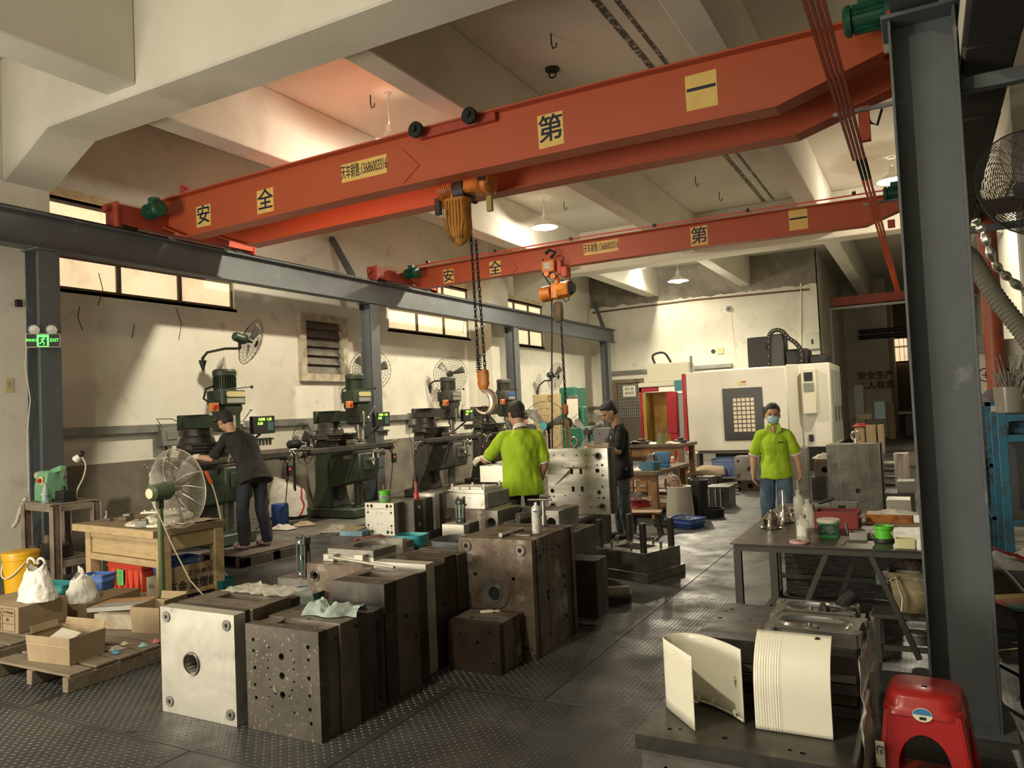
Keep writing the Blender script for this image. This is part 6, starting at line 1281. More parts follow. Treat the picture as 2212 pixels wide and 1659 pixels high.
MB().box(-.15, .13, -.10, -.096, 0, .115).box(-.15, .13, .096, .1, 0, .115).box(-.15, -.146, -.1, .1, 0, .115).box(.126, .13, -.1, .1, 0, .115).box(-.15, .13, -.1, .1, 0, .004).build('box_body', redc, rbx)
MB().box(-.14, .12, -.09, .09, .09, .095).build('gray_insert', mat('gray_foam', (.15, .14, .13), .9), rbx); MB().beam((-.15, -.08, .115), (-.15, -.12, .16), .004, .03).box(.13, .165, -.1, .1, .08, .085).build('flap', redc, rbx, kind='stuff')
q = TT(1855, 1167); tub('gray open plastic box with small dark screws beside green tub', (q.x, q.y + .04, tz + .001), .11, .09, .045, mat('gray_box_plastic', (.30, .28, .26), .5), name='parts_box', cat='box', r=.01)
pc_ = bpy.data.objects['parts_box']; MB().box(-.05, .05, -.04, .04, .022, .026).build('screws', mat('dark_screws', (.05, .045, .04), .6, c2=(.15, .13, .1), ns=90, bump=.8, bs=120), pc_, kind='stuff')
MB().box(-.058, -.054, -.045, .045, .045, .11, T(0, 0, 0, 0, -.15, 0)).build('lid', mat('gray_box_plastic', (.3, .28, .26), .5), pc_)
q = TT(1882, 1165); rg = thing('rag', 'crumpled white and black rag beside the green mug', 'rag', (q.x, q.y + .05, tz + .001)); rag(MB(), (0, 0, 0), .09, .11, .06, 3).build('cloth', mat('dirty_white_rag', (.50, .48, .42), .9, c2=(.1, .1, .1), ns=25, ramp=(.5, .62)), rg, smooth=70)
q = TT(1910, 1172); gc = thing('green_mug', 'bright green plastic cup with black base on table', 'cup', (q.x, q.y + .03, tz + .0005))
MB().lathe([(.050, .012), (.051, .075), (.056, .080), (.057, .098), (.054, .098), (.050, .078), (.047, .014), (0, .014)], None, 28).build('cup_wall', gcm, gc); MB().lathe([(0, 0), (.058, 0), (.060, .004), (.056, .022), (.048, .024)], None, 28).build('base_ring', black_m, gc)
q = at(1957, 1185, z=tz); tub('small pale yellow plastic tub with cotton swabs at table right end', (q.x, q.y + .03, tz + .001), .115, .085, .055, mat('pale_yellow_plastic', (.62, .58, .32), .5), name='yellow_tub', cat='tub', r=.012)
for i in range(2):
    o = MB().cyl((q.x - .03, q.y + .02, tz + .03), (q.x - .075, q.y + .0 + .02 * i, tz + .085 + .01 * i), .0018, n=6).build('cotton_swab', white_trim); tag(o, ['white cotton swab leaning lower in yellow tub', 'white cotton swab leaning higher in yellow tub'][i], 'cotton swab')
q = TT(1905, 1117 + 10); gb2 = thing('glove_box', 'opened orange carton with white gloves lying on it', 'box', (q.x + .06, q.y + .02, tz + .0005))
MB().box(-.16, .14, -.10, .10, 0, .06).build('carton', mat('orange_carton', (.58, .22, .05), .5, c2=(.25, .08, .02), ns=10, ramp=(.5, .62)), gb2, bev=.004)
rag(MB(), (.02, -.01, .055), .30, .16, .045, 9).build('white_gloves', mat('white_glove_cloth', (.78, .74, .64), .9), gb2, smooth=70); MB().box(-.2, .2, -.14, -.02, 0, .008, T(.02, -.06, 0)).build('flap', mat('card_brown', (.33, .25, .16), .8), gb2)
q = TT(1680, 1118); pl_ = thing('putty_scraper', 'gray tray with small gray metal parts behind the cones', 'tray', (q.x + .02, q.y + .22, tz + .0005)); MB().box(-.10, .10, -.06, .06, 0, .03).box(-.04, .09, -.04, .04, .03, .075).build('tray_body', st_mid, pl_, bev=.008, kind='stuff'); pl_.name = 'parts_tray'
q = TT(1820, 1110); gp = thing('metal_fixture', 'small steel fixture and black grip behind the red box', 'tool', (-.62, 6.20, tz + .0005)); MB().box(-.05, .13, -.04, .04, 0, .12).build('steel_body', st_mid, gp, bev=.004); MB().cyl((-.14, 0, .11), (-.03, 0, .15), .014, n=10).build('grip', black_m, gp); MB().box(.0, .05, -.042, -.04, .03, .10).build('dark_window', hole_m, gp)
# under the table
wb_ = thing('wrapped_pallet', 'load wrapped in black stretch film beneath the steel table', 'pallet load', (-.66, 6.75, 0))
def wfn(u, v):
    a = 2 * pi * u; x = .42 * math.copysign(min(1, abs(cos(a)) * 1.3), cos(a)); y = .30 * math.copysign(min(1, abs(sin(a)) * 1.3), sin(a)); return (x + .012 * nz3(u, v, 2, 20), y + .014 * nz3(u * 2, v * 6, 1, 6), .09 + v * .50)
MB().grid(wfn, 90, 30).box(-.41, .41, -.29, .29, .1, .585).build('film', mat('black_stretch_film', (.035, .033, .028), .22, c2=(.08, .075, .065), ns=10, bump=.9, bs=16, stretch=(1, 1, 6)), wb_, smooth=60)
MB().box(-.45, .45, -.33, .33, 0, .085).build('pallet_base', mat('black_wood', (.03, .025, .02), .8), wb_, bev=.006)
q = at(1950, 1350, z=.05); tbx = thing('carton', 'tan carton stuffed with dark clothes and white cloth under the table', 'box', (-.10, 5.45, .30), -.05)
MB().loft([[(x, y, z) for x, y in rect(w, w * .9)] for z, w in ((0, .26), (.25, .33))], cap=False).build('box_body', mat('dirty_tan_card', (.34, .28, .15), .8, c2=(.20, .16, .09), ns=7), tbx); tbx.children[0].modifiers.new('t', 'SOLIDIFY').thickness = .006
rag(MB(), (0, 0, .21), .40, .34, .07, 4).build('white_cloth', mat('dirty_white_cloth', (.55, .52, .44), .9), tbx, smooth=70); rag(MB(), (.02, .02, .26), .34, .30, .14, 8).build('plaid_shirt', mat('brown_plaid', (.10, .06, .04), .9, c2=(.03, .025, .025), ns=40), tbx, smooth=70)
MB().tube([(-.16, -.155, .2), (-.12, -.17, .23), (-.09, -.17, .1), (-.10, -.165, .02)], .005, 5).build('string', white_trim, tbx)
lb_ = thing('low_bench', 'low dark steel frame bench supporting the tan carton', 'bench', (-.10, 5.45, 0))
MB().box(-.28, .28, -.2, .2, .275, .298).build('bench_top', angm, lb_, bev=.003)
for x in (-.25, .25):
    for y in (-.17, .17): MB().box(x - .02, x + .02, y - .02, y + .02, 0, .274).build('leg', angm, lb_)
MB().box(-.23, .23, -.18, -.16, .08, .11).build('stretcher', angm, lb_)
MB().lathe([(0, 0), (.05, 0), (.055, .05), (.07, .06), (.07, .075), (0, .08)], T(-.02, -.05, .10), 18).build('caster_bearing', st_mid, lb_)
bc = thing('blue_carton', 'small pale blue carton on brace under the table', 'box', (-.36, 6.25, .268)); MB().box(-.04, .04, -.03, .03, 0, .09).build('carton_body', mat('pale_blue_print', (.16, .30, .34), .6, c2=(.4, .42, .38), ns=30), bc, bev=.002)
bin_ = thing('waste_bin', 'dark plastic waste bin behind the right column foot', 'bin', (*at(2122, 1500, z=0).xy, 0)); MB().lathe([(0, 0), (.07, 0), (.085, .28), (.092, .29), (.08, .29), (.065, .01), (0, .01)], None, 24).build('bin_wall', black_m, bin_)
o = MB().tube([at(2117, 1235, y=5.3), at(2127, 1285, y=5.3), at(2122, 1330, y=5.3), at(2128, 1400, y=5.3)], .005, 6).build('blue_hose', mat('light_blue_hose', (.08, .32, .55), .4)); tag(o, 'thin light blue hose hanging beside the right column', 'hose')
o = MB().tube([at(2116, 1180, y=6.1), at(2150, 1210, y=6.1), at(2190, 1250, y=6.1), at(2240, 1310, y=6.1)], .007, 6).build('gray_hose', mat('pale_gray_hose', (.30, .34, .36), .5)); tag(o, 'pale gray hose slanting down in front of the blue rack', 'hose')
for k in range(4):
    g0 = Vector((.3 + .1 * k, 5.7 + .12 * k, .01)); o = MB().tube([g0 + Vector((.13 * j, .10 * sin(j * 1.3 + k), .006 + .004 * k)) for j in range(9)], .005, 5).build('floor_cable', mat('beige_cord', (.55, .48, .33), .7)); tag(o, ('nearest', 'second', 'third', 'farthest')[k] + ' pale cable of the tangle on floor behind striped stool', 'cable')
# blue steel rack at the right edge
blue_rk = mat('chipped_blue_paint', (.02, .12, .20), .5, c2=(.04, .06, .07), ns=9, ramp=(.5, .6))
ry = 6.9; r0_ = at(2163, 900, y=ry).x
rk = thing('steel_rack', 'chipped blue steel rack with clutter along the right wall', 'rack', (r0_, ry, 0)); rzt = at(2170, 893, y=ry).z
for x, y in ((0, 0), (1.3, 0), (0, .7), (1.3, .7)): MB().box(x - .03, x + .03, y - .03, y + .03, 0, rzt).build('post', blue_rk, rk, bev=.003)
for z in (rzt - .06, 1.26, .62): MB().box(.03, 1.27, -.03, .0, z, z + .05).build('beam', blue_rk, rk); MB().box(0, 1.3, 0, .7, z + .03, z + .05).build('shelf', angm, rk)
MB().box(.03, 1.27, .3, .32, .7, 1.24).build('back_panel', mat('dark_gray_panel', (.06, .065, .065), .7), rk)
rk2 = thing('steel_rack', 'narrow blue steel stand between right column and blue rack', 'rack', (at(2135, 900, y=7.7).x, 7.7, 0))
for x in (0, .28): MB().box(x - .02, x + .02, -.02, .02, 0, 1.55).box(x - .02, x + .02, .38, .42, 0, 1.55).build('post', blue_rk, rk2, kind='stuff')
for z in (.55, 1.0, 1.52): MB().box(-.02, .3, -.02, .42, z, z + .03).build('shelf', blue_rk, rk2)
for i, (x, z, w, h, m, lb) in enumerate(((.15, 1.29 + .02, .22, .10, mat('blue_bin_plastic', (.03, .08, .16), .5), 'dark blue bin on the blue rack upper shelf'), (.55, 1.31, .25, .08, mat('brown_bundle', (.16, .08, .04), .8), 'brown bundle on the blue rack upper shelf'), (.3, .67, .3, .14, mat('gray_bundle', (.22, .2, .18), .8), 'gray wrapped bundle on blue rack lower shelf'))):
    t = thing('storage_bin', lb, 'box', (r0_ + x, ry + .2, z)); MB().box(-w / 2, w / 2, -.12, .12, 0, h).build('box_body', m, t, bev=.01)
wd = thing('wire_bundle', 'bundle of gray rods bristling upright on the blue rack', 'rod bundle', (r0_ + .08, ry + .2, rzt + .001))
mb = MB()
for k in range(60): a = random.uniform(0, 6.28); mb.cyl((.05 * cos(a), .05 * sin(a), 0), (.03 + random.uniform(-.16, .2), .13 * sin(a), random.uniform(.28, .46)), .004, n=5)
mb.build('rods', mat('gray_rod', (.22, .20, .17), .6), wd, kind='stuff'); MB().lathe([(0, 0), (.10, 0), (.11, .20), (.105, .2), (.095, .01)], None, 16).build('holder', mat('smoky_acrylic', (.35, .33, .27), .15, alpha=.55), wd)
bgc = thing('clear_bag', 'clear plastic bag of bottles on top of blue rack', 'bag', (r0_ + .42, ry + .2, rzt + .001)); rag(MB(), (0, 0, 0), .4, .3, .42, 5).build('film', wrapm, bgc, smooth=70)
rjk = thing('red_jacket', 'red and gray jacket folded on narrow blue stand', 'clothing', (at(2125, 890, y=7.9).x + .1, 7.9, 1.552)); rag(MB(), (0, 0, 0), .34, .3, .13, 6).build('cloth', mat('gray_jacket', (.12, .12, .13), .9, c2=(.35, .03, .02), ns=5, ramp=(.52, .56)), rjk, smooth=70)
ocr = thing('office_chair', 'black chair back leaning beside the narrow blue stand', 'chair', (at(2125, 1080, y=8.45).x, 8.45, 0)); MB().prism(rrect(.26, .42, .10), 0, .05, T(0, 0, .80) @ XZ).build('backrest', black_m, ocr, bev=.01); MB().cyl((0, 0, 0), (0, 0, .45), .03).cyl((0, .05, .4), (0, .02, .7), .02).build('post', black_m, ocr, kind='stuff'); MB().prism(rrect(.40, .38, .08), .44, .50, T(.05, .2, 0)).build('seat', mat('gray_seat', (.16, .16, .15), .8), ocr)
lwb = thing('low_platform', 'low dark platform with plastic-wrapped scraps beside right column', 'platform', (.60, 6.55, 0)); MB().box(-.33, .40, -.28, .25, .0, .40).build('platform_body', mat('dark_wood_plank', (.05, .045, .035), .8), lwb, bev=.01); rag(MB(), (0, -.02, .402), .7, .46, .16, 12).build('wrapped_scrap', wrapm, lwb, smooth=70)
rcl = MB().grid(lambda u, v: (.30 + .34 * u, 6.42 - .12 * v, .56 - .12 * u + .02 * nz3(u, v, 1, 6)), 12, 6).build('red_sheet', mat('red_sheet', (.25, .015, .02), .5)); rcl.modifiers.new('t', 'SOLIDIFY').thickness = .004; tag(rcl, 'dark red sheet draped over the wrapped scraps', 'sheet')
# wall board, pipes, duct and hose
yb = 8.99
wbd = thing('whiteboard', 'old white board with marker scribbles on wall behind blue rack', 'board', (at(2170, 820, y=yb).x, yb, at(2170, 820, y=yb).z)); MB().box(-.24, .28, -.03, 0, -.75, .40).build('panel', mat('yellowed_board', (.55, .52, .42), .7), wbd, bev=.004); MB().text('⊕⊕ 3', .10, .002, T(-.05, -.032, .05) @ XZ).build('lettering', ink_black, wbd); MB().text('BA', .08, .002, T(-.02, -.032, -.12) @ XZ).build('lettering', ink_black, wbd)
sb = thing('switch_box', 'gray switch box on wall left of the old white board', 'electric box', at(2110, 742, y=yb - .05)); MB().box(-.15, .13, -.05, .045, -.10, .08).box(-.10, .10, -.06, -.05, -.05, .02).build('box', mat('gray_box_paint', (.2, .2, .17), .6), sb, bev=.006)
for i, (px, w) in enumerate(((2140, .085),)):
    a, b = at(px - 12, 455, y=yb - .12), at(px + 10, 760, y=yb - .12); o = MB().cyl((a.x, yb - .12, 1.6), (a.x, yb - .12, a.z), w, n=20).build('red_pipe', mat('rust_red_pipe', (.30, .06, .025), .5, c2=(.22, .05, .02), ns=3)); tag(o, 'thick vertical rust red pipe on right partition wall', 'pipe')
a, b = at(2125, 450, y=yb - .12), at(2260, 425, y=yb - .12); o = MB().cyl(a, (3.2, yb - .12, a.z), .08, n=20).cyl(a - Vector((.16, 0, 0)), a, .10, n=20).build('red_pipe', mat('dusty_red_pipe', (.36, .20, .14), .6)); tag(o, 'dusty red horizontal pipe with elbow high on partition wall', 'pipe')
dm = mat('dark_foam_duct', (.035, .033, .026), .9, c2=(.05, .047, .038), ns=3)
du = thing('air_duct', 'dark foam wrapped air duct running overhead right of column', 'duct', (.36, 0, 0))
for k, (y0, y1) in enumerate(((-2.9, 4.2), (4.2, 5.3), (5.3, 6.35), (6.35, 7.4), (7.4, 8.6), (8.6, 8.98))): MB().box(-.11, .125, y0 + .012, y1, 3.275 + .006 * (k % 2), 3.47).build('duct_section', dm, du, bev=.015)
MB().box(-.118, -.112, -2.9, 8.9, 3.30, 3.46).build('reflected_light_edge', mat('painted_duct_reflection', (.60, .58, .48), .5), du)  # added pale strip, its colour stands in for light reflecting beside the duct
def path(P, n): return spline([Vector(p) for p in P], n)
ph = path([at(2078, 545, y=7.6), at(2100, 560, y=7.6), at(2150, 640, y=7.5), at(2212, 720, y=7.4), at(2260, 790, y=7.3)], 80)
hs = MB().tube(ph, .075, 14, rr=[.068 + .009 * (k % 2) for k in range(len(ph))]).build('flexible_hose', mat('gray_ribbed_hose', (.16, .15, .12), .8)); tag(hs, 'thick gray ribbed flexible hose curving down at right', 'hose')
pf = path([at(2105, 470, y=7.9), at(2125, 505, y=7.9), at(2150, 570, y=7.9), at(2190, 610, y=7.9), at(2240, 650, y=7.9)], 44)
fo = MB().tube(pf, .03, 6, rr=[.018 + .022 * abs(sin(k * .55)) for k in range(len(pf))]).build('foil_garland', mat('silver_foil', (.70, .69, .62), .2, m=.9)); tag(fo, 'twisted silver foil strip hanging diagonally at upper right', 'foil strip')
cb = MB().tube([at(2090, 430, y=7.8), at(2110, 425, y=7.8), at(2122, 440, y=7.8), at(2110, 470, y=7.8)], .03, 8).build('black_conduit', black_rub); tag(cb, 'black cable bend beside the end of the dark duct', 'cable')
# ------------------------------------------------------------------ background
def BX(px, py, y): return at(px, py, y=y)
cnc_w = mat('cnc_white_enamel', (.70, .67, .58), .35, c2=(.66, .63, .54), ns=1)
cnc_g = mat('cnc_gray_side', (.30, .31, .29), .45)
cnc_r = mat('cnc_red_trim', (.36, .012, .02), .35)
yc = 18.4; xa, xb, xm = BX(1474, 850, yc).x, BX(1700, 850, yc).x, BX(1730, 850, yc + .4).x; xr = BX(1797, 900, yc + .4).x
ztop, zbot = BX(1474, 806, yc).z, BX(1500, 975, yc).z
cnc = thing('machining_center', 'large white machining center with red edge and dark grid window', 'machining center', (xa, yc, 0)); w1, w2, w3 = xb - xa, xm - xa, xr - xa
MB().box(.10, w1, 0, .6, zbot, ztop).build('door_casing', cnc_w, cnc, bev=.02)
MB().box(0, .09, -.01, .6, zbot + .02, ztop - .02).build('red_edge', cnc_r, cnc, bev=.01)
MB().prism([(w1 + .005, 0), (w2, .4), (w3, .4), (w3, 2.9), (.3, 2.9), (.3, .61), (w1 + .005, .61)], zbot + .03, ztop + .05).build('main_casing', cnc_w, cnc, bev=.02)
MB().box(.6, w3 - .3, .5, 2.8, .0, zbot + .02).build('machine_bed', black_m, cnc, bev=.01); MB().box(.3, w1 - .2, .02, .5, zbot - .06, zbot - .005).box(.25, .32, .05, .4, .12, zbot - .06).build('chip_tray', mat('dark_bronze_tray', (.10, .08, .06), .5), cnc)
MB().box(-.25, .25, .1, .5, .10, .38).build('chip_box', cnc_g, cnc, bev=.01)
wx0, wx1, wz0, wz1 = BX(1560, 840, yc).x - xa, BX(1646, 838, yc).x - xa, BX(1560, 952, yc).z, BX(1560, 840, yc).z
dw_ = MB().box(wx0, wx1, -.02, 0, wz0, wz1).build('window_panel', mat('dark_window_panel', (.035, .033, .032), .35), cnc, bev=.006)
nx, nz_ = 5, 8; gw = (wx1 - wx0) * .55; gh = (wz1 - wz0) * .66; ox = (wx0 + wx1) / 2 + .02 - gw / 2; oz = (wz0 + wz1) / 2 - gh / 2 - .02
lit = mat('lit_window_square', (.62, .54, .36), .4, emis=.12)
for i in range(nx):
    for j in range(nz_): MB().box(ox + gw * (i + .12) / nx, ox + gw * (i + .9) / nx, -.024, -.019, oz + gh * (j + .12) / nz_, oz + gh * (j + .88) / nz_).build('grid_square', lit, dw_)
MB().box(wx1 + .0, wx1 + .05, -.05, -.005, (wz0 + wz1) / 2 - .1, (wz0 + wz1) / 2 + .15).build('door_handle', black_m, cnc, bev=.008)
nq = BX(1602, 828, yc); MB().box(nq.x - xa - .10, nq.x - xa + .10, -.004, 0, nq.z - .05, nq.z + .05).build('maker_plate', cream, cnc); MB().box(nq.x - xa, nq.x - xa + .1, -.006, -.003, nq.z + .02, nq.z + .05).build('maker_plate_band', cnc_r, cnc)
ac0, ac1 = BX(1732, 800, yc + .4), BX(1768, 893, yc + .4); ac = MB().box(ac0.x - xa, ac1.x - xa, .22, .395, ac1.z, ac0.z + .02).build('cooling_unit', mat('cream_enamel', (.66, .64, .50), .4), cnc, bev=.015)
MB().box(ac0.x - xa + .06, ac1.x - xa - .06, .21, .219, ac0.z - .26, ac0.z - .06).build('dark_grille', black_m, ac)
for k in range(9): x = ac0.x - xa + .05 + k * (ac1.x - ac0.x - .1) / 8; MB().box(x - .008, x + .008, .205, .219, ac0.z - .50, ac0.z - .30).build('louvre_slat', cnc_g, ac)
sq = BX(1753, 946, yc + .4); MB().box(sq.x - xa - .05, sq.x - xa + .05, .36, .395, sq.z - .08, sq.z + .08).build('socket_box', black_m, cnc, bev=.004)
for k, y in enumerate((.9, 1.6, 2.3)): MB().box(w3, w3 + .012, y - .3, y + .32, zbot + .12, ztop - .1).build('side_door', cnc_g, cnc, bev=.004); MB().box(w3 + .012, w3 + .03, y + .2, y + .24, 1.1, 1.45).build('door_handle', black_m, cnc)
b0_, b1_ = BX(1613, 730, yc + .9), BX(1694, 792, yc + .9)
MB().box(b0_.x - xa, b1_.x - xa - .35, .9, 1.7, ztop + .05, b0_.z).build('spindle_column', black_m, cnc, bev=.01); MB().box(b1_.x - xa - .34, b1_.x - xa, .95, 1.7, ztop + .05, b0_.z + .04).build('spindle_motor', mat('dark_gray_casing', (.05, .05, .05), .5), cnc, bev=.02)
MB().box(b1_.x - xa + .0, b1_.x - xa + .55, 1.0, 1.7, ztop + .05, ztop + .45).box(b1_.x - xa + .55, BX(1788, 780, yc + 1).x - xa, 1.0, 1.8, ztop + .05, ztop + .28).build('gearbox', black_m, cnc, bev=.05, kind='stuff')
arc = [(1661, 790), (1660, 745), (1663, 722), (1675, 713), (1690, 716), (1703, 730), (1720, 742), (1731, 760), (1731, 788)]
ap = spline([BX(x, y, yc + .95) - Vector((xa, yc, 0)) for x, y in arc], 56)
for k in range(0, len(ap) - 1, 2): MB().beam(ap[k], ap[min(k + 2, len(ap) - 1)], .10, .10).build('chain_segment', black_m, cnc, bev=.01)
for k in range(1, len(ap) - 1, 3): MB().sph(tuple(ap[k] + Vector((0, -.055, 0))), .013, 6).build('rivet', cream, cnc)
MB().cyl((BX(1485, 770, yc).x - xa, .3, ztop), (BX(1485, 770, yc).x - xa, .3, ztop + .42), .035, n=12).build('signal_post', galv, cnc)
# red enclosed machine and bits behind
yr = 19.6; r0, r1 = BX(1380, 840, yr), BX(1478, 840, yr); rm = thing('machining_center', 'cream topped machine with open red doors behind the white machining center', 'machining center', (r0.x, yr, 0)); rw = r1.x - r0.x; rt = BX(1380, 838, yr).z; rbz = BX(1400, 950, yr).z
MB().box(0, rw * .06, 0, .1, .3, rt).box(0, rw * .42, 0, .1, rt - .12, rt - .0).build('door_frame', cnc_r, rm, bev=.01); MB().box(rw * .14, rw * .62, .5, .55, .4, rt - .13).build('interior_panel', mat('brass_brown_interior', (.30, .17, .03), .35, m=.4, c2=(.20, .11, .02), ns=3), rm); MB().box(rw * .07, rw * .14, .0, .5, .4, rt - .13).build('inner_jamb', mat('ochre_jamb', (.34, .22, .05), .5), rm)
MB().box(rw * .62, rw * .84, -.1, .1, .9, rt - .15).box(rw * .68, rw * .84, -.1, .1, .2, .9).build('red_door', cnc_r, rm, bev=.02); MB().box(rw * .85, rw * .98, 0, .1, .3, rt - .2).build('gray_panel', cnc_g, rm); MB().box(0, rw, -.05, .6, rt, rt + .12).box(rw * .2, rw * 1.1, 0, .6, rt + .12, rt + .62).build('top_housing', mat('cream_enamel', (.66, .64, .5), .4), rm, bev=.02)
lbq = MB().box(rw * .82, rw * 1.02, -.11, -.051, rt - .14, rt + .14).build('teal_label', mat('teal_label', (.04, .20, .24), .5), rm); MB().text('DAILI', .12, .002, T(rw * .92, -.113, rt + .02) @ XZ).build('lettering', cream, lbq) if 0 else None
MB().tube(spline([Vector(p) for p in ((rw * .35, .2, rt + .6), (rw * .3, .2, rt + .85), (rw * .55, .2, rt + .9), (rw * .7, .2, rt + .62))], 14), .03, 8).build('black_hose', black_rub, rm)
# door with security grille, notice, on the back wall
dx0, dx1 = BX(1326, 850, BY).x, BX(1393, 850, BY).x; dzt = BX(1360, 819, BY).z; wood_d = mat('brown_door_wood', (.20, .15, .09), .7, c2=(.14, .10, .06), ns=4)
dr = struct(MB().holed(rect(dx1 - dx0, dzt), [rect(dx1 - dx0 - .26, dzt - .16, 0, -.05)], .06, Matrix.Translation(((dx0 + dx1) / 2, BY - .013, dzt / 2)) @ XZ).build('door_1', wood_d, bev=.01))
MB().box(dx0 + .14, dx1 - .14, BY - .05, BY - .03, .05, dzt * .48).box(dx0 + .14, dx1 - .14, BY - .04, BY - .03, .05, dzt - .12).build('door_leaf', mat('dark_door_leaf', (.09, .075, .055), .7), dr)
gr_ = MB()
for k in range(11): x = dx0 + .2 + k * (dx1 - dx0 - .4) / 10; gr_.box(x - .012, x + .012, BY - .062, BY - .050, dzt * .49, dzt - .16)
for k in range(11): z = dzt * .5 + k * (dzt * .5 - .2) / 10; gr_.box(dx0 + .2, dx1 - .2, BY - .066, BY - .054, z - .012, z + .012)
gr_.build('security_grille', galv, dr, kind='stuff')
nt2 = thing('paper_notice', 'white paper notice with six characters on the grilled door', 'notice', (BX(1361, 845, BY).x, BY - .075, BX(1361, 845, BY).z)); MB().box(-.23, .23, 0, .004, -.19, .19).build('sheet', mat('notice_white', (.72, .69, .58), .8), nt2); MB().text('闲人免', .11, .001, T(0, -.001, .075) @ XZ).text('进车间', .11, .001, T(0, -.001, -.075) @ XZ).build('lettering', ink_black, nt2)
cv = thing('security_camera', 'small white dome camera on the far white wall', 'camera', (BX(1573, 666, BY).x, BY - .02, BX(1573, 666, BY).z)); MB().lathe([(0, 0), (.11, 0), (.11, .03), (.09, .05), (0, .05)], T(0, 0, 0, radians(90)), 24).build('mount', white_trim, cv); MB().sph((0, -.07, -.01), .075, 16).build('dome', mat('gray_dome', (.25, .25, .25), .2), cv)
MB().tube([(.08, 0, -.1), (.13, 0, -1.0), (.16, 0, -1.75)], .008, 4).build('cable', white_trim, cv)
for i, (px, py, w, lb, m) in enumerate(((1541, 759, .07, 'round black hole plug on the far white wall', black_m), (1557, 758, .10, 'small pale socket on far white wall with hanging wire', cream))):
    q = BX(px, py, BY); t = thing('wall_socket', lb, 'socket', (q.x, BY - .013, q.z)); (MB().lathe([(0, 0), (w, 0), (w, .02), (0, .02)], T(0, 0, 0, radians(90)), 16) if i == 0 else MB().box(-w, w, -.03, 0, -w, w)).build('plate', m, t)
q = BX(1756, 737, BY); eb = thing('electric_meter', 'white electric meter box at right end of far white wall', 'meter', (q.x, BY - .013, q.z)); MB().box(-.22, .22, -.14, 0, -.26, .26).build('box', mat('pale_green_white', (.58, .60, .48), .5), eb, bev=.02); MB().box(-.03, .03, -.145, -.14, -.1, .05).build('indicator_slot', black_m, eb)
o = MB().tube([BX(1730, 612, BY - .03), BX(1730, 720, BY - .03), BX(1730, 790, BY - .03)], .03, 6).build('wall_conduit', white_trim); tag(o, 'white vertical conduit near right end of far wall', 'conduit')
o = MB().tube([BX(1280, 676, BY - .03), BX(1500, 648, BY - .03), BX(1748, 625, BY - .03)], .03, 6).build('wall_cable', mat('brown_cable', (.14, .08, .05), .7)); tag(o, 'brown cable running just below bare cement on far wall', 'cable')
# red sprinkler pipe and beam at the corridor mouth, corridor contents
yp = 27.0; p0, p1 = BX(1795, 662, yp), BX(1960, 640, yp); o = MB().box(p0.x, 1.55, yp - .15, yp + .15, p0.z - .02, p0.z + .26).build('red_beam', mat('dull_red_beam', (.30, .055, .035), .6)); tag(o, 'dull red horizontal beam spanning the corridor mouth', 'beam')
o = MB().tube([(p0.x, yp - .3, 1.0), (p0.x, yp - .3, p0.z - .12), (1.5, yp - .3, p0.z - .12)], .05, 8).build('gray_pipe', mat('pale_gray_pipe', (.42, .42, .38), .5)); tag(o, 'thin gray pipe running up and along under the red beam', 'pipe')
yw = 41.9; wq0, wq1 = BX(1902, 735, yw), BX(1963, 779, yw); w5 = struct(MB().holed(rect(2.6, wq0.z - wq1.z + .2, 0, 0), [rect(2.4, wq0.z - wq1.z)], .08, Matrix.Translation((wq0.x + 1.2, yw, (wq0.z + wq1.z) / 2)) @ XZ).build('window_5', frame_m))
hz_ = wq0.z - wq1.z
for k in range(2):
    for a, b in ((0, .60), (.68, 1)): MB().box(wq0.x + .05 + k * 1.2, wq0.x + 1.15 + k * 1.2, yw - .04, yw - .03, wq1.z + hz_ * a, wq1.z + hz_ * b).build('pane', win_m, w5)
for k in range(12): MB().box(wq0.x + k * .2, wq0.x + .02 + k * .2, yw - .12, yw - .10, wq1.z, wq0.z).build('security_bar', frame_m, w5)
for k in range(2): o = MB().cyl(BX(1855, 718 + 12 * k, 34 - .2), (1.5, 33.8, BX(1855, 718 + 12 * k, 33.8).z), .09, n=12).build('dark_pipe', mat('dark_pipe', (.04, .035, .03), .5)); tag(o, ['upper dark pipe crossing high in the far corridor', 'lower dark pipe crossing high in the far corridor'][k], 'pipe')
tl = thing('wall_notice', 'dark lettered slogan on the far corridor wall', 'notice', BX(1892, 820, 33.9)); MB().text('安全生产', .34, .01, T(0, 0, .16) @ XZ).text('人人有责', .34, .01, T(0, 0, -.24) @ XZ).build('lettering', mat('dark_red_letters', (.12, .03, .02), .7), tl)
def bgbox(label, x0, x1, y0, y1, yy, dep, m, nm, cat='box', zb=None, parts=None):
    a, b = BX(x0, y0, yy), BX(x1, y1, yy); z0 = max(0, b.z) if zb is None else zb; t = thing(nm, label, cat, ((a.x + b.x) / 2, yy, z0)); w = (b.x - a.x) / 2
    MB().box(-w, w, 0, dep, 0, a.z - z0).build('body', m, t, bev=.01)
    if nm == 'cardboard_box': MB().box(-.05 * w, .05 * w, -.003, 0, 0, a.z - z0).build('tape', mat('brown_tape', (.45, .34, .2), .3), t)
    return t
bgbox('tall gray cabinet standing in the corridor left side', 1844, 1872, 832, 965, 29, .8, cnc_g, 'metal_cabinet', 'cabinet', 0)
bgbox('pale blue foam board standing among corridor boxes', 1888, 1913, 868, 905, 27.5, .1, mat('pale_blue_foam', (.20, .30, .34), .8), 'foam_board', 'board', .9)
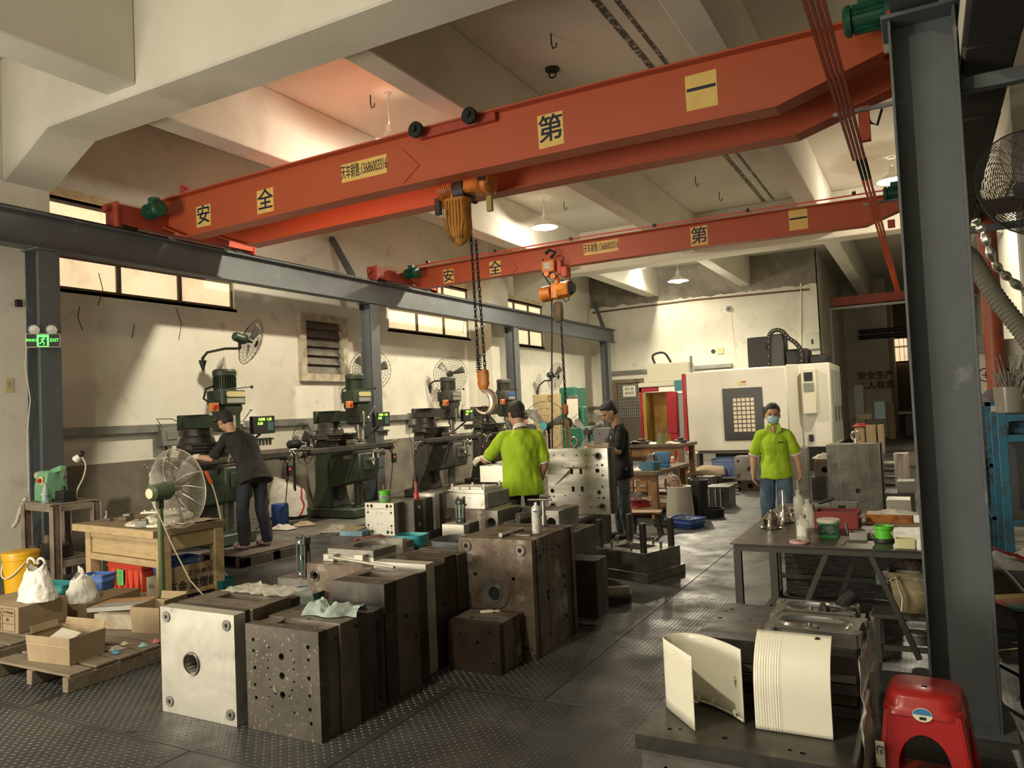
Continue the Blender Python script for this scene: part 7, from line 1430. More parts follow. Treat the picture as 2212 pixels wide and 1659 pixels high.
for i, (a, b, c, d, yy, lb) in enumerate(((1870, 1895, 919, 975, 24.5, 'brown cardboard box below the blue foam board'), (1895, 1912, 918, 972, 24.4, 'brown cardboard box right of the one below the foam board'), (1845, 1870, 918, 972, 25.0, 'brown cardboard box left end of the corridor pile'), (1915, 1935, 870, 930, 32, 'distant cardboard box deep in the corridor'), (1850, 1885, 895, 920, 27.6, 'cardboard box on top of the corridor pile'))): bgbox(lb, a, b, c, d, yy, .5, card, 'cardboard_box', 'box', 0 if i < 4 else .9)
t = thing('plastic_bag', 'red plastic bag lying on corridor boxes', 'bag', (*BX(1858, 920, 24.8).xy, BX(1858, 921, 25.3).z)); rag(MB(), (0, .3, 0), .5, .3, .16, 2).build('film', mat('dark_red_bag', (.28, .02, .02), .5), t)
t = thing('machine', 'dark machine at the right of the far corridor', 'machine', (-.3, 33, 0)); MB().box(-.5, 1.2, 0, 1, 0, 1.0).box(0, 1, .1, .9, 1.0, 1.5).build('machine_body', oily, t, bev=.05, kind='stuff'); MB().box(-.7, 1.2, -.2, 1.2, .9, 1.0).build('machine_table', cnc_g, t, bev=.02)
t = thing('conveyor_track', 'wide dark floor mat strip running down the corridor', 'mat', (-.35, 20, 0)); MB().box(-.35, .9, 0, 10, .0, .02).build('mat_body', mat('brown_mat', (.12, .095, .07), .8), t)
# steel blocks around the walkway
BG = mold('tall wide gray steel mold block with eyebolt, behind the steel table', -1.27, -.61, 11.5, 1.0, [(.12, st_mid, 0, 0, [(.05, -.14, .035)]), (.30, st_mid, 0, .004), (.35, st_dark, -.02, .02)])
for x in (-.17, .20): MB().box(x - .002, x + .002, -.002, 0, .02, .98).build('plate_joint', st_bright, BG)
ey2 = thing('eyebolt', 'large bright eyebolt on the tall wide gray block', 'eyebolt', (-.90, 11.75, 1.001)); MB().torus((0, 0, .10), (.4, 1, 0), .060, .018, 28, 10).cyl((0, 0, 0), (0, 0, .05), .034, .02, n=16).build('ring', steel_b, ey2)
def gb(label, pl, pr, pt, pbm, y, dep, m, nm='steel_block', holes=None, th=None):
    X0, X1 = BX(pl, pt, y).x, BX(pr, pt, y).x; Z = BX((pl + pr) / 2, pt, y).z; z0 = max(0, BX((pl + pr) / 2, pbm, y).z); z0 = 0 if z0 < .08 else z0; w, h = X1 - X0, Z - z0
    return mold(label, X0, X1, y, Z, [(th or dep * .3, m, 0, 0, [(a * w, b * h, r) for a, b, r in holes]) if holes else (dep * .3, m), (dep * .7, st_dark if m is st_dark else m)], z0=z0, name=nm, cat='steel block')
gb('tall gray slab standing right behind the walking woman', 1700, 1742, 968, 1110, 12.3, .25, st_mid)
gb('brown block on stand between slab and tall wide block', 1758, 1792, 992, 1030, 13.4, .4, st_rust, holes=[(.15, -.1, .05)])
gb('dark stand block under the brown block', 1752, 1784, 1031, 1110, 13.38, .42, st_dark)
wf = thing('plastic_film', 'clear plastic film draped over the brown block', 'plastic film', (*BX(1778, 990, 13.5).xy, BX(1778, 992, 13.4).z + .002)); rag(MB(), (0, .1, 0), .34, .3, .12, 3).build('film', wrapm, wf, smooth=70)
gb('shiny scuffed steel block with round boss left of walking woman', 1586, 1640, 986, 1037, 14.6, .4, mat('shiny_scuffed', (.40, .38, .34), .25, m=.8, c2=(.28, .26, .23), ns=3, stretch=(3, 1, .5)), holes=[(.12, -.05, .06), (-.36, .3, .025), (-.36, -.3, .025)])
gb('dark brown block under the shiny scuffed block', 1590, 1652, 1038, 1092, 14.5, .5, st_rustd, holes=[(0, 0, .05), (-.38, .3, .025), (-.38, -.3, .025)])
gb('gray plate-built block alone on the floor of the walkway', 1523, 1574, 1052, 1097, 12.15, .45, st_dark, holes=None)
for i, x in enumerate((1531, 1545, 1556)): q = BX(x, 1060, 12.14); o = MB().box(q.x - .008, q.x + .008, 12.135, 12.147, .02, BX(x, 1056, 12.14).z).build('bright_strip', st_bright); o.parent = bpy.data.objects[[k.name for k in bpy.data.objects if k.get('label', '').startswith('gray plate-built')][0]]; o.location = -Vector(o.parent.location)
for i, (pl, pr, pt, pbm, yy, lb) in enumerate(((1482, 1500, 1034, 1075, 14.0, 'leftmost upright dark plate below the folded cardboard'), (1502, 1512, 1032, 1072, 14.3, 'second upright dark plate below the folded cardboard'), (1514, 1540, 1030, 1085, 13.7, 'wider dark plate block in the middle of the upright row'), (1541, 1552, 1030, 1070, 14.4, 'narrow dark plate right of the wider plate block'), (1556, 1588, 1033, 1058, 14.9, 'short gray block at right end of the upright plate row'), (1453, 1478, 1008, 1040, 14.6, 'gray plate leaning behind the wooden worktable end'))): gb(lb, pl, pr, pt, 1125, yy, .3, st_dark if i != 4 else st_mid, 'upright_plate')
cdb = thing('folded_cardboard', 'folded tan cardboard sheet lying on the upright plates', 'cardboard', (*BX(1515, 1025, 14.3).xy, BX(1515, 1030, 14.2).z + .03)); MB().add([(-.35, 0, 0), (.1, -.1, 0), (.42, .1, .0), (.3, .5, .12), (-.1, .5, .14), (-.33, .3, .04), (.05, .2, .10)], [(0, 1, 6), (1, 2, 6), (2, 3, 6), (3, 4, 6), (4, 5, 6), (5, 0, 6)]).build('sheet', card, cdb); cdb.children[0].modifiers.new('t', 'SOLIDIFY').thickness = .006
for i in range(4): o = MB().box(-.18, .18, -.03, .03, 0, .012).build('flat_bar', st_bright if i % 2 else st_mid); o.location = (BX(1575, 1035, 14.2).x, 14.1, .43 + .02 * i); o.location.z = BX(1575, 1066 - 7 * i, 14.1).z; o.rotation_euler = (0, 0, .2 * i); tag(o, ('lowest', 'second lowest', 'second highest', 'highest')[i] + ' flat bar in the pile beside the upright dark plates', 'flat bar')
crate('pale blue lattice crate behind the shiny scuffed block', (*BX(1570, 1015, 15.4).xy, 0), .5, .4, .55, mat('dull_blue_crate', (.06, .10, .22), .6), 0, True)
rt_ = at(1537, 1118, z=0); tub('round black rubber tray on the open walkway floor', (rt_.x, rt_.y + .1, .001), .33, .33, .12, black_rub, r=.16, t=.02)
bl = at(1468, 1122, z=0); bar = thing('white_barrel', 'grayish white plastic barrel with round rim beside wooden worktable', 'barrel', (bl.x, bl.y + .05, 0)); MB().lathe([(0, 0), (.20, 0), (.205, .02), (.17, .44), (.175, .45), (.175, .475), (.150, .475), (.140, .45), (0, .445)], None, 32).build('barrel_body', mat('dirty_white_barrel', (.50, .48, .40), .5, c2=(.42, .40, .33), ns=3), bar)
bb = thing('black_bin', 'tall black bin right behind the white barrel', 'bin', (bl.x + .20, bl.y + .42, 0)); MB().lathe([(0, 0), (.11, 0), (.125, .50), (.13, .50), (.13, .53), (.118, .53), (.11, .50), (0, .1)], None, 24).build('bin_wall', black_m, bb)
bcq = at(1475, 1140, z=0); crate('blue open crate of dark scrap on floor before the white barrel', (bcq.x + .02, bcq.y + .1, .001), .42, .34, .12, mat('blue_floor_crate', (.03, .08, .30), .5), -.4, False)
sc_ = thing('metal_scrap', 'heap of dark metal scrap filling the blue floor crate', 'scrap', (bcq.x, bcq.y + .1, .05), 0); rag(MB(), (0, 0, 0), .34, .26, .12, 4).build('heap', mat('dark_scrap', (.05, .06, .05), .6, c2=(.2, .2, .17), ns=40, bump=1, bs=40), sc_, kind='stuff')
gcq = at(1437, 1138, z=0); crate('dark green low crate of small castings left of the blue crate', (gcq.x, gcq.y + .1, .001), .32, .26, .09, mat('dark_green_crate', (.02, .05, .03), .6), -.3, False)
# wooden work tables
redwood = mat('reddish_work_wood', (.28, .14, .06), .7, c2=(.20, .10, .045), ns=4, c3=(.12, .065, .035), ns3=5, ramp3=(.55, .7))
def wtable(label, pl, pr, pt, y, dep, ztop, rz=0):
    a = BX(pl, pt, y); b = BX(pr, pt, y); w = b.x - a.x; t = thing('wooden_worktable', label, 'work table', (a.x, y, 0), rz); MB().box(0, w, 0, dep, ztop - .06, ztop).build('table_top', mat('dirty_table_top', (.17, .12, .08), .8, c2=(.1, .075, .05), ns=6), t, bev=.006)
    for x in (.04, w - .14):
        for yy in (.04, dep - .14): MB().box(x, x + .10, yy, yy + .10, 0, ztop - .061).build('leg', redwood, t, bev=.004)
    MB().box(.14, w - .14, .05, .08, ztop - .12, ztop - .061).build('rail', redwood, t)
    for k in range(2): d = MB().box(.16 + k * (w - .30) / 2, .12 + (k + 1) * (w - .30) / 2, .03, .06, ztop - .30, ztop - .13).build('drawer', redwood, t, bev=.006); MB().box(.16 + k * (w - .3) / 2 + (w - .3) / 4 - .05, .16 + k * (w - .3) / 2 + (w - .3) / 4 + .05, .015, .03, ztop - .22, ztop - .20).build('drawer_handle', st_mid, d)
    MB().box(.05, w - .05, .05, dep - .05, .12, .15).build('lower_shelf', redwood, t); return t, a, w
zt1 = at(1420, 1019, y=10.8).z; t1, a1_, w1_ = wtable('nearer reddish wooden worktable with blue trays, behind man in jeans', 1318, 1421, 1019, 10.8, 1.7, zt1)
zt2 = at(1420, 960, y=13.6).z; t2, a2_, w2_ = wtable('farther reddish wooden worktable crowded with tools', 1345, 1478, 965, 13.6, .9, zt2)
def on(px, py, z): return at(px, py, z=z)
tub('large blue gray plastic tray on nearer wooden worktable', (a1_.x + w1_ - .22, 11.10, zt1 + .001), .32, .26, .12, mat('blue_gray_tray', (.05, .15, .20), .5), r=.08)
tub('cyan plastic tray left of the large blue gray tray', (at(1386, 1000, z=zt1).x, 11.35, zt1 + .001), .24, .2, .11, MATS['cyan_plastic'], r=.05)
hld = thing('tool_holder', 'blue tool holder with rods on the nearer wooden worktable', 'tool holder', (a1_.x + w1_ - .16, 11.55, zt1 + .001)); MB().box(-.13, .10, .05, .08, 0, .24).box(-.13, .10, -.06, .05, 0, .05).build('holder_body', mat('bright_blue_holder', (.04, .18, .40), .5), hld, bev=.006)
for k in range(6): MB().cyl((-.10 + .035 * k, -.01, .05), (-.11 + .035 * k, .0, .18 + .02 * (k % 3)), .007, n=6).build('tool_rod', st_mid, hld)
MB().box(-.24, -.13, -.02, .05, 0, .20).build('dark_rod_pack', st_dark, hld)
rgt = thing('rag', 'white cloth lying on trays of the nearer worktable', 'rag', (a1_.x + w1_ - .45, 11.02, zt1 + .002)); rag(MB(), (0, 0, 0), .30, .2, .05, 17).build('cloth', mat('white_glove_cloth', (.78, .74, .64), .9), rgt)
tbx2 = thing('bench_vise', 'small orange and black part at right corner of nearer worktable', 'tool', (*at(1452, 1000, z=zt1).xy, zt1 + .001)); MB().box(-.05, .05, -.03, .03, 0, .05).build('orange_body', mat('orange_gun', (.6, .11, .03), .4), tbx2, bev=.006); MB().sph((.0, .04, .08), .03, 10).build('white_knob', white_trim, tbx2); tbx2.name = 'small_tool'
for i, (px, py, w, h, m, lb) in enumerate(((1385, 952, .30, .10, oily, 'dark machine vise on farther worktable left side'), (1400, 945, .3, .05, st_bright, 'white paper stack on farther worktable middle left'), (1418, 950, .12, .16, st_mid, 'gray jar of tools on farther worktable centre'), (1430, 946, .14, .2, mat('olive_tin', (.18, .19, .08), .6), 'olive tin with brushes on farther worktable'), (1448, 950, .34, .05, mat('white_paper_pack', (.62, .58, .48), .7), 'white papers on farther worktable right side'), (1463, 952, .2, .1, black_m, 'black tool at right end of farther worktable'), (1372, 954, .22, .07, st_dark, 'dark clutter at left end of farther worktable'))):
    q = at(px, py + 8, y=13.75); t = thing('bench_item', lb, 'bench item', (q.x, 13.75 + .1 * (i % 3), zt2 + .001)); t.name = ('vise', 'paper_stack', 'tool_jar', 'brush_tin', 'paper_stack', 'hand_tool', 'steel_parts')[i]
    if i in (2, 3):
        MB().lathe([(0, 0), (w / 2, 0), (w / 2, h), (w / 2 - .006, h), (w / 2 - .008, .01)], None, 16).build('jar', m, t)
        for k in range(7): MB().cyl((0, 0, .02), (.1 * cos(k * 2.1), .05 * sin(k * 1.3), h + .12 + .02 * (k % 3)), .006, n=5).build('tool_handle', steel_w if k % 2 else redwood, t)
    elif i in (1, 4): rag(MB(), (0, 0, 0), w, .3, h, i).build('sheets', m, t, smooth=60)
    else: MB().box(-w / 2, w / 2, -.1, .1, 0, h * .6).box(-w * .2, w * .3, -.06, .06, h * .6, h).build('body', m, t, bev=.01, kind='stuff')
wsl = thing('wooden_stool', 'plain brown wooden stool before the nearer worktable', 'stool', (*at(1395, 1104, z=.30).xy, 0), .2); MB().box(-.20, .20, -.13, .13, .27, .30).build('seat', redwood, wsl, bev=.005)
for x in (-1, 1):
    for y in (-1, 1): MB().beam((x * .14, y * .09, .27), (x * .18, y * .12, 0), .035, .035).build('leg', mat('dark_stool_wood', (.09, .06, .045), .8), wsl)
rdb = thing('red_bag', 'red bag and clear plastic stuffed on lower shelf of nearer worktable', 'bag', (a1_.x + w1_ * .35, 11.1, .151)); rag(MB(), (0, 0, 0), .5, .4, .22, 6).build('red_cloth', mat('dark_red_bag', (.28, .02, .02), .5), rdb); rag(MB(), (0, 0, .1), .45, .4, .2, 16).build('clear_film', wrapm, rdb)
ns_ = thing('net_bag', 'brown and white checkered net bag hanging at worktable end', 'bag', (a1_.x + w1_ + .15, 11.0, zt1 - .32)); MB().sph((0, 0, .12), (.13, .10, .15), 16).build('net', mat('red_white_net', (.16, .06, .04), .8, c2=(.45, .40, .32), ns=45, ramp=(.48, .54)), ns_)
gbk = gb('gray steel box with slots behind the drilled plate', 1281, 1326, 925, 985, 12.6, .45, mat('slate_steel', (.13, .125, .12), .45, m=.4), holes=[(-.2, .3, .012), (.1, .1, .012), (-.1, -.2, .02), (.2, -.2, .02)])
gstand = gb('dark stand below the gray steel box', 1270, 1330, 986, 1100, 12.55, .5, st_dark)
# green machine with tan board at far left wall
gy = 17.6; gm0, gm1 = BX(1200, 838, gy), BX(1236, 838, gy); egm = thing('spark_machine', 'emerald green machine tool partly behind tan board', 'machine tool', (gm0.x, gy, 0)); em = mat('emerald_enamel', (.015, .14, .09), .45); gwid = gm1.x - gm0.x
MB().box(0, gwid, .2, .9, 0, gm0.z).box(gwid, gwid * 1.4, .2, .5, 0, gm0.z - .5).build('column', em, egm, bev=.02); MB().box(-.6, gwid * 1.7, -.2, 1.0, 0, BX(1180, 925, gy).z).build('base_cabinet', em, egm, bev=.02)
MB().box(gwid * .7, gwid * 1.15, .0, .19, 1.3, 2.0).build('head_slide', st_mid, egm, bev=.01); MB().box(gwid * .65, gwid * 1.3, -.02, .0, BX(1230, 890, gy).z - .35, BX(1230, 862, gy).z).build('paper_note', mat('notice_white', (.72, .69, .58), .8), egm)
MB().cyl((gwid * .3, -.1, 1.0), (gwid * .3, -.1, 1.35), .06, n=12).cyl((gwid, -.1, 1.0), (gwid, -.1, 1.3), .05, n=12).build('quill', steel_w, egm, kind='stuff')
tbq0, tbq1 = BX(1150, 853, gy - .4), BX(1212, 965, gy - .4); tb2 = thing('tan_board', 'tall tan board cabinet with small round emblem, under the far fan', 'cabinet', (tbq0.x, gy - .4, 0)); MB().box(0, tbq1.x - tbq0.x, 0, .15, 0, tbq0.z).build('panel', mat('tan_panel', (.46, .36, .20), .7, c2=(.42, .33, .18), ns=2), tb2, bev=.01)
eq = BX(1188, 860, gy - .41); MB().torus((eq.x - tbq0.x, -.004, eq.z), (0, 1, 0), .06, .01, 20, 5).box(eq.x - tbq0.x - .01, eq.x - tbq0.x + .01, -.006, -.001, eq.z - .035, eq.z + .035).build('emblem', mat('brown_print', (.2, .1, .05), .7), tb2)
for i, (px, py, lb) in enumerate(((1290, 985, 'heap of dark machine parts behind the drilled plate'),)):
    t = thing('parts_heap', lb, 'machine parts', (*BX(px, py, 14.5).xy, 0)); MB().box(-.6, .5, -.2, .4, 0, .75).build('bench', st_dark, t, bev=.02); rag(MB(), (-.05, .1, .75), 1.0, .5, .3, 9).build('clutter', mat('dark_scrap', (.05, .06, .05), .6), t, kind='stuff')
# right of the big block: plates and vises on the walkway edge
gb('stack of leaning thin steel plates beside the right column', 1930, 1962, 980, 1300, 10.5, .25, mat('plate_edges', (.22, .14, .10), .5, m=.3, c2=(.45, .42, .36), ns=14, stretch=(1, 1, .1)))
gb('gray clamp casting right of the tall wide block', 1937, 1975, 1040, 1065, 9.6, .3, st_mid)
gb('silver block with round bore behind the orange glove carton', 1914, 1966, 1080, 1400, 8.6, .3, st_bright, holes=[(.22, -.1, .05)])
gb('dark machine base under the gray clamp casting', 1910, 1975, 1066, 1160, 9.5, .5, st_dark)
for i in range(5): q = BX(1925, 1000 + 12 * i, 12.5); o = MB().box(-.2, .16, 0, .4, 0, .02).build('flat_bar', st_mid if i % 2 else st_bright); o.location = (q.x, 12.6 + .1 * i, .15 + .12 * (4 - i)); tag(o, ('top', 'second', 'middle', 'fourth', 'bottom')[i] + ' flat bar on rack right of the tall wide block', 'flat bar')
rks = thing('bar_rack', 'dark rack holding flat bars right of the tall wide block', 'rack', (BX(1925, 1000, 12.5).x, 12.6, 0)); MB().box(-.22, -.19, -.05, .9, 0, .75).box(.17, .20, -.05, .9, 0, .75).build('rack_frame', oily, rks, kind='stuff')
gb('silver mold corner lifted beside the man in lime polo', 1036, 1092, 1006, 1042, 7.25, .25, mat('silver_lime_tint', (.45, .43, .36), .3, m=.8))
# ------------------------------------------------------------------ people
skin_m = mat('skin', (.50, .29, .18), .55, c2=(.44, .24, .15), ns=6)
hair_m = mat('black_hair', (.012, .010, .009), .55, c2=(.025, .02, .016), ns=30, bump=.5, bs=90)
lime_m = mat('lime_green_shirt', (.40, .60, .02), .85, c2=(.34, .52, .02), ns=3, bump=.15, bs=150)
blk_shirt = mat('black_tshirt', (.016, .015, .014), .9, c2=(.024, .022, .02), ns=5)
navy_pants = mat('navy_trousers', (.018, .02, .032), .85, c2=(.03, .03, .042), ns=4)
jeans_m = mat('blue_jeans', (.07, .115, .18), .85, c2=(.12, .18, .26), ns=5, bump=.2, bs=60)
jeans_g = mat('gray_jeans', (.10, .125, .14), .85, c2=(.19, .22, .23), ns=5, bump=.2, bs=60)
glove_m = mat('white_work_glove', (.66, .60, .48), .9, bump=.3, bs=120)
white_trim = mat('white_trim', (.75, .72, .62), .8)
shoe_m = mat('dark_shoe', (.05, .035, .03), .6)
def remesh(mb, name, m, parent, vox=.009, smooth=4, fold=0, fs=9, mw=None, seed=0):
    me = mb.mesh(name + '_raw', None, 0); o = bpy.data.objects.new('raw', me); COL.objects.link(o)
    r = o.modifiers.new('r', 'REMESH'); r.mode = 'VOXEL'; r.voxel_size = vox
    s = o.modifiers.new('s', 'SMOOTH'); s.iterations = smooth; s.factor = .6
    dg = bpy.context.evaluated_depsgraph_get(); new = bpy.data.meshes.new_from_object(o.evaluated_get(dg))
    bpy.data.objects.remove(o); bpy.data.meshes.remove(me)
    if fold:
        nn = [v.normal.copy() for v in new.vertices]
        for v, n in zip(new.vertices, nn):
            p = v.co; q = noise.noise(Vector((p.x * fs + seed, p.y * fs, p.z * fs * .42))) + .5 * noise.noise(Vector((p.x * fs * 2.2, p.y * fs * 2.2 + seed, p.z * fs * 1.1)))
            v.co = p + n * fold * q
    new.name = name; new.materials.clear(); new.materials.append(m)
    new.polygons.foreach_set('use_smooth', [True] * len(new.polygons)); new.update()
    ob = bpy.data.objects.new(name, new); COL.objects.link(ob)
    if parent is not None: ob.parent = parent
    return ob
def cap(mb, a, b, r0, r1, n=12): return mb.cyl(a, b, r0, r1, n).sph(a, r0, n).sph(b, r1, n)
def limb(mb, pts, rs):
    for i in range(len(pts) - 1): cap(mb, pts[i], pts[i + 1], rs[i], rs[i + 1])
def ring2(c, rx, ry, ax, ay, n=20): return [tuple(Vector(c) + ax * rx * cos(2 * pi * i / n) + ay * ry * sin(2 * pi * i / n)) for i in range(n)]
def hand(mb, w, d, palm_n, side, curl=.6, s=1.0, r=.0088):
    """w wrist, d pointing direction, palm_n normal out of the palm (fingers curl towards it)"""
    w, d, pn = Vector(w), Vector(d).normalized(), Vector(palm_n); pn = (pn - d * pn.dot(d)).normalized(); x = d.cross(pn) * side
    F = Matrix(((x.x, d.x, pn.x, w.x), (x.y, d.y, pn.y, w.y), (x.z, d.z, pn.z, w.z), (0, 0, 0, 1)))
    mb.sph((0, .045 * s, 0), (.040 * s, .050 * s, .017 * s), 12, F); mb.sph((0, .01, 0), (.028 * s, .03 * s, .019 * s), 10, F)
    for k, (fx, L, y0) in enumerate(((-.031, .062, .080), (-.0105, .075, .086), (.0105, .070, .084), (.031, .055, .076))):
        p = Vector((fx * s, y0 * s - .015, 0)); a = .15; pts = [p]
        for seg in (.42, .33, .25):
            a += curl * (.35 + .25 * (seg < .4)) * 1.3; p = p + Vector((fx * .12, cos(a) * L * seg * 1.25 * s, sin(a) * L * seg * 1.25 * s)); pts.append(p)
        P_ = [F @ q for q in pts]; limb(mb, P_, [r * 1.1, r, r * .95, r * .85])
    P_ = [F @ Vector(q) * 1 for q in ((-.028 * s, .02 * s, .005), (-.052 * s, .045 * s, .018 * s), (-.056 * s, .072 * s, .030 * s))]; limb(mb, P_, [r * 1.4, r * 1.2, r])
def head_geo(c, fwd, up, s=1.0):
    f, u = Vector(fwd).normalized(), Vector(up).normalized(); u = (u - f * u.dot(f)).normalized(); r = f.cross(u)
    F = Matrix(((r.x, f.x, u.x, c[0]), (r.y, f.y, u.y, c[1]), (r.z, f.z, u.z, c[2]), (0, 0, 0, 1))) @ Matrix.Scale(s * 1.07, 4); mb = MB()
    mb.sph((0, -.012, .025), (.076, .095, .092), 18, F).sph((0, .022, -.03), (.062, .068, .075), 16, F).sph((0, .038, -.082), (.036, .040, .030), 12, F)
    mb.sph((0, .088, -.012), (.013, .016, .022), 8, F).sph((0, .096, -.022), (.016, .014, .010), 8, F); mb.sph((0, .074, .028), (.052, .018, .012), 10, F)
    for sx in (-1, 1): mb.sph((sx * .074, -.005, -.012), (.010, .018, .030), 8, F).sph((sx * .042, .055, -.025), (.026, .026, .024), 8, F)
    mb.sph((0, .086, -.052), (.024, .011, .006), 8, F).sph((0, .084, -.062), (.020, .011, .007), 8, F)
    return mb, F
def face(parent, F, female=False):
    e = MB()
    for sx in (-1, 1): e.sph((sx * .030, .077, .004), (.014, .008, .0065), 8, F)
    e.build('eyes', mat('dark_eyes', (.03, .02, .018), .3), parent, kind='stuff')
    b = MB()
    for sx in (-1, 1): b.sph((sx * .032, .084, .024), (.018, .006, .0035), 8, F)
    b.build('eyebrows', hair_m, parent, kind='stuff')
    MB().sph((0, .094, -.056), (.019, .005, .0045), 10, F).build('lips', mat('lip_tone', (.36, .13, .09), .5), parent)
def hairdo(parent, F, long=False, seed=0):
    mb = MB().sph((0, -.027, .047), (.085, .097, .088), 20, F).sph((0, .036, .082), (.056, .040, .026), 12, F).sph((0, -.045, -.005), (.074, .068, .075), 16, F).sph((0, -.005, .108), (.052, .052, .020), 14, F)
    if long: mb.sph((0, -.095, .0), (.035, .035, .035), 12, F)
    o = remesh(mb, 'hair', hair_m, parent, .007, 2, .005, 30, seed=seed); return o
def person(label, g, fdir, J, shirt, pants, height=1.0, female=False, hood=False, collar=None, gloves=False, mask=False, seed=0, sleeve=.55, hem=.86, shirt_w=1.0, logo=None, pants_w=1.0, shoes=None, curls=(.5, .5), trim=None, hair_long=False):
    """J holds joints in the person's frame (x right, y forward, z up)"""
    g = Vector(g); f = Vector((fdir[0], fdir[1], 0)).normalized(); r = Vector((f.y, -f.x, 0))
    W_ = lambda p: r * p[0] + f * p[1] + Vector((0, 0, p[2]))
    J = {k: W_(v) for k, v in J.items()}; hf = W_(J['hfw_raw']) if 'hfw_raw' in J else None
    hd = J['head']; fw = J['hf']; upv = J['hu']
    mb, F = head_geo(hd, fw, upv)
    neck0 = J['neck']; cap(mb, neck0 - Vector((0, 0, .04)), hd + F.to_3x3() @ Vector((0, -.03, -.06)), .060, .052)
    for s_, sd in (('L', -1), ('R', 1)):
        sh, el, wr = J['sh' + s_], J['el' + s_], J['wr' + s_]
        limb(mb, [neck0 - Vector((0, 0, .06)), sh], [.045, .045]); limb(mb, [sh, el, el + (wr - el) * .3, wr], [.046, .040, .041, .027])
        if not gloves or (gloves == 'L' and s_ == 'R'):
            hand(mb, wr, J['hd' + s_], J['pn' + s_], sd, curls[0 if s_ == 'L' else 1])
        hp, kn, an = J['hp' + s_], J['kn' + s_], J['an' + s_]
        limb(mb, [hp, kn, an], [.075, .05, .035]); cap(mb, an - Vector((0, 0, .03)), an + f * .10 - Vector((0, 0, .04)), .035, .03)
    c0, c1 = (J['hpL'] + J['hpR']) / 2, (J['shL'] + J['shR']) / 2; limb(mb, [c0, (c0 + c1) / 2, c1], [.07, .07, .07])
    body = remesh(mb, 'person', skin_m, None, .0065, 3); body.location = g; tag(body, label, 'person')
    face(body, F, female); hairdo(body, F, hair_long, seed)
    # shirt : lofted torso and sleeves
    ax = (J['shR'] - J['shL']).normalized(); axis = (c1 - c0).normalized(); ay = ax.cross(axis).normalized(); L = (c1 - c0).length; hw = (J['shR'] - J['shL']).length / 2
    mb = MB(); prof = [(-.26, .184, .140), (-.22, .184, .140), (-.05, .178, .134), (.2, .160, .112), (.45, .158, .108), (.7, .172, .118), (.88, .175, .112), (.98, .150, .09), (1.06, .085, .068), (1.11, .062, .062)]
    if female: prof = [(-.25, .200, .150), (-.2, .200, .150), (0, .185, .14), (.2, .165, .12), (.42, .150, .112), (.62, .160, .132), (.80, .165, .125), (.98, .140, .085), (1.06, .08, .065), (1.11, .06, .06)]
    h0_ = J['hem'] if 'hem' in J else None
    mb.loft([ring2(c0 + axis * (u * L) + ay * (.01), rx * shirt_w * hw / .165, ry * shirt_w, ax, ay) for u, rx, ry in prof])
    for s_ in 'LR':
        sh, el = J['sh' + s_], J['el' + s_]; e = sh + (el - sh) * (sleeve + .25)
        limb(mb, [J['neck'] - Vector((0, 0, .045)), sh - Vector((0, 0, .012)), e], [.058, .060, .066])
    so = remesh(mb, 'shirt', shirt, body, .009, 3, .016, 9, seed=seed)
    for s_ in 'LR':
        sh, el = J['sh' + s_], J['el' + s_]; e = sh + (el - sh) * (sleeve + .25); d = (el - sh).normalized()
        if trim: MB().cyl(e + d * .050, e + d * .064, .064, .061, n=20).build('cuff', trim, body)
    if collar:
        cc = J['neck'] + Vector((0, 0, .015)); up_ = (hd - J['neck']).normalized()
        FF, _ = frame(cc, cc + up_); cm = MB().lathe([(.082, -.022), (.070, .018), (.060, .034), (.056, .033), (.064, .012)], FF, 24).build('collar', collar, body, smooth=60)
    if logo: 
        p = c0 + axis * (L * .78) + ay * -.0; q = p + ax * logo[0] * hw + f * (.128 if female else .118)
        MB().cbox((0, 0, 0), (logo[1], .006, logo[2]), Matrix(((ax.x, f.x, 0, q.x), (ax.y, f.y, 0, q.y), (ax.z, f.z, 1, q.z), (0, 0, 0, 1)))).build('chest_logo', logo[3], body)
    mb = MB(); hc = (J['hpL'] + J['hpR']) / 2
    mb.loft([ring2(hc + Vector((0, 0, z)), rx, ry, ax, ay) for z, rx, ry in ((.06, .14, .105), (.0, .15, .11), (-.08, .15, .11))])
    for s_ in 'LR':
        hp, kn, an = J['hp' + s_], J['kn' + s_], J['an' + s_]; k = pants_w
        limb(mb, [hp, kn, an], [.090, .073 * k, .064 * k])
    remesh(mb, 'trousers', pants, body, .009, 3, .012, 9, seed=seed + 3)
    for s_ in 'LR':
        an = J['an' + s_]; mb = MB(); cap(mb, an + Vector((0, 0, -.045)), an + f * .15 + Vector((0, 0, -.055)), .054, .044); mb.sph(an + f * .06 + Vector((0, 0, -.07)), (.06, .06, .02), 10)
        remesh(mb, 'shoe', shoes or shoe_m, body, .008, 3)
    if gloves:
        for s_, sd in (('L', -1), ('R', 1)):
            if gloves in ('L', 'R') and gloves != s_: continue
            mb = MB(); hand(mb, J['wr' + s_], J['hd' + s_], J['pn' + s_], sd, curls[0 if s_ == 'L' else 1], 1.06, .0115)
            w = J['wr' + s_]; d = J['hd' + s_].normalized(); cap(mb, w - d * .05, w + d * .01, .038, .033); remesh(mb, 'glove', glove_m, body, .006, 3)
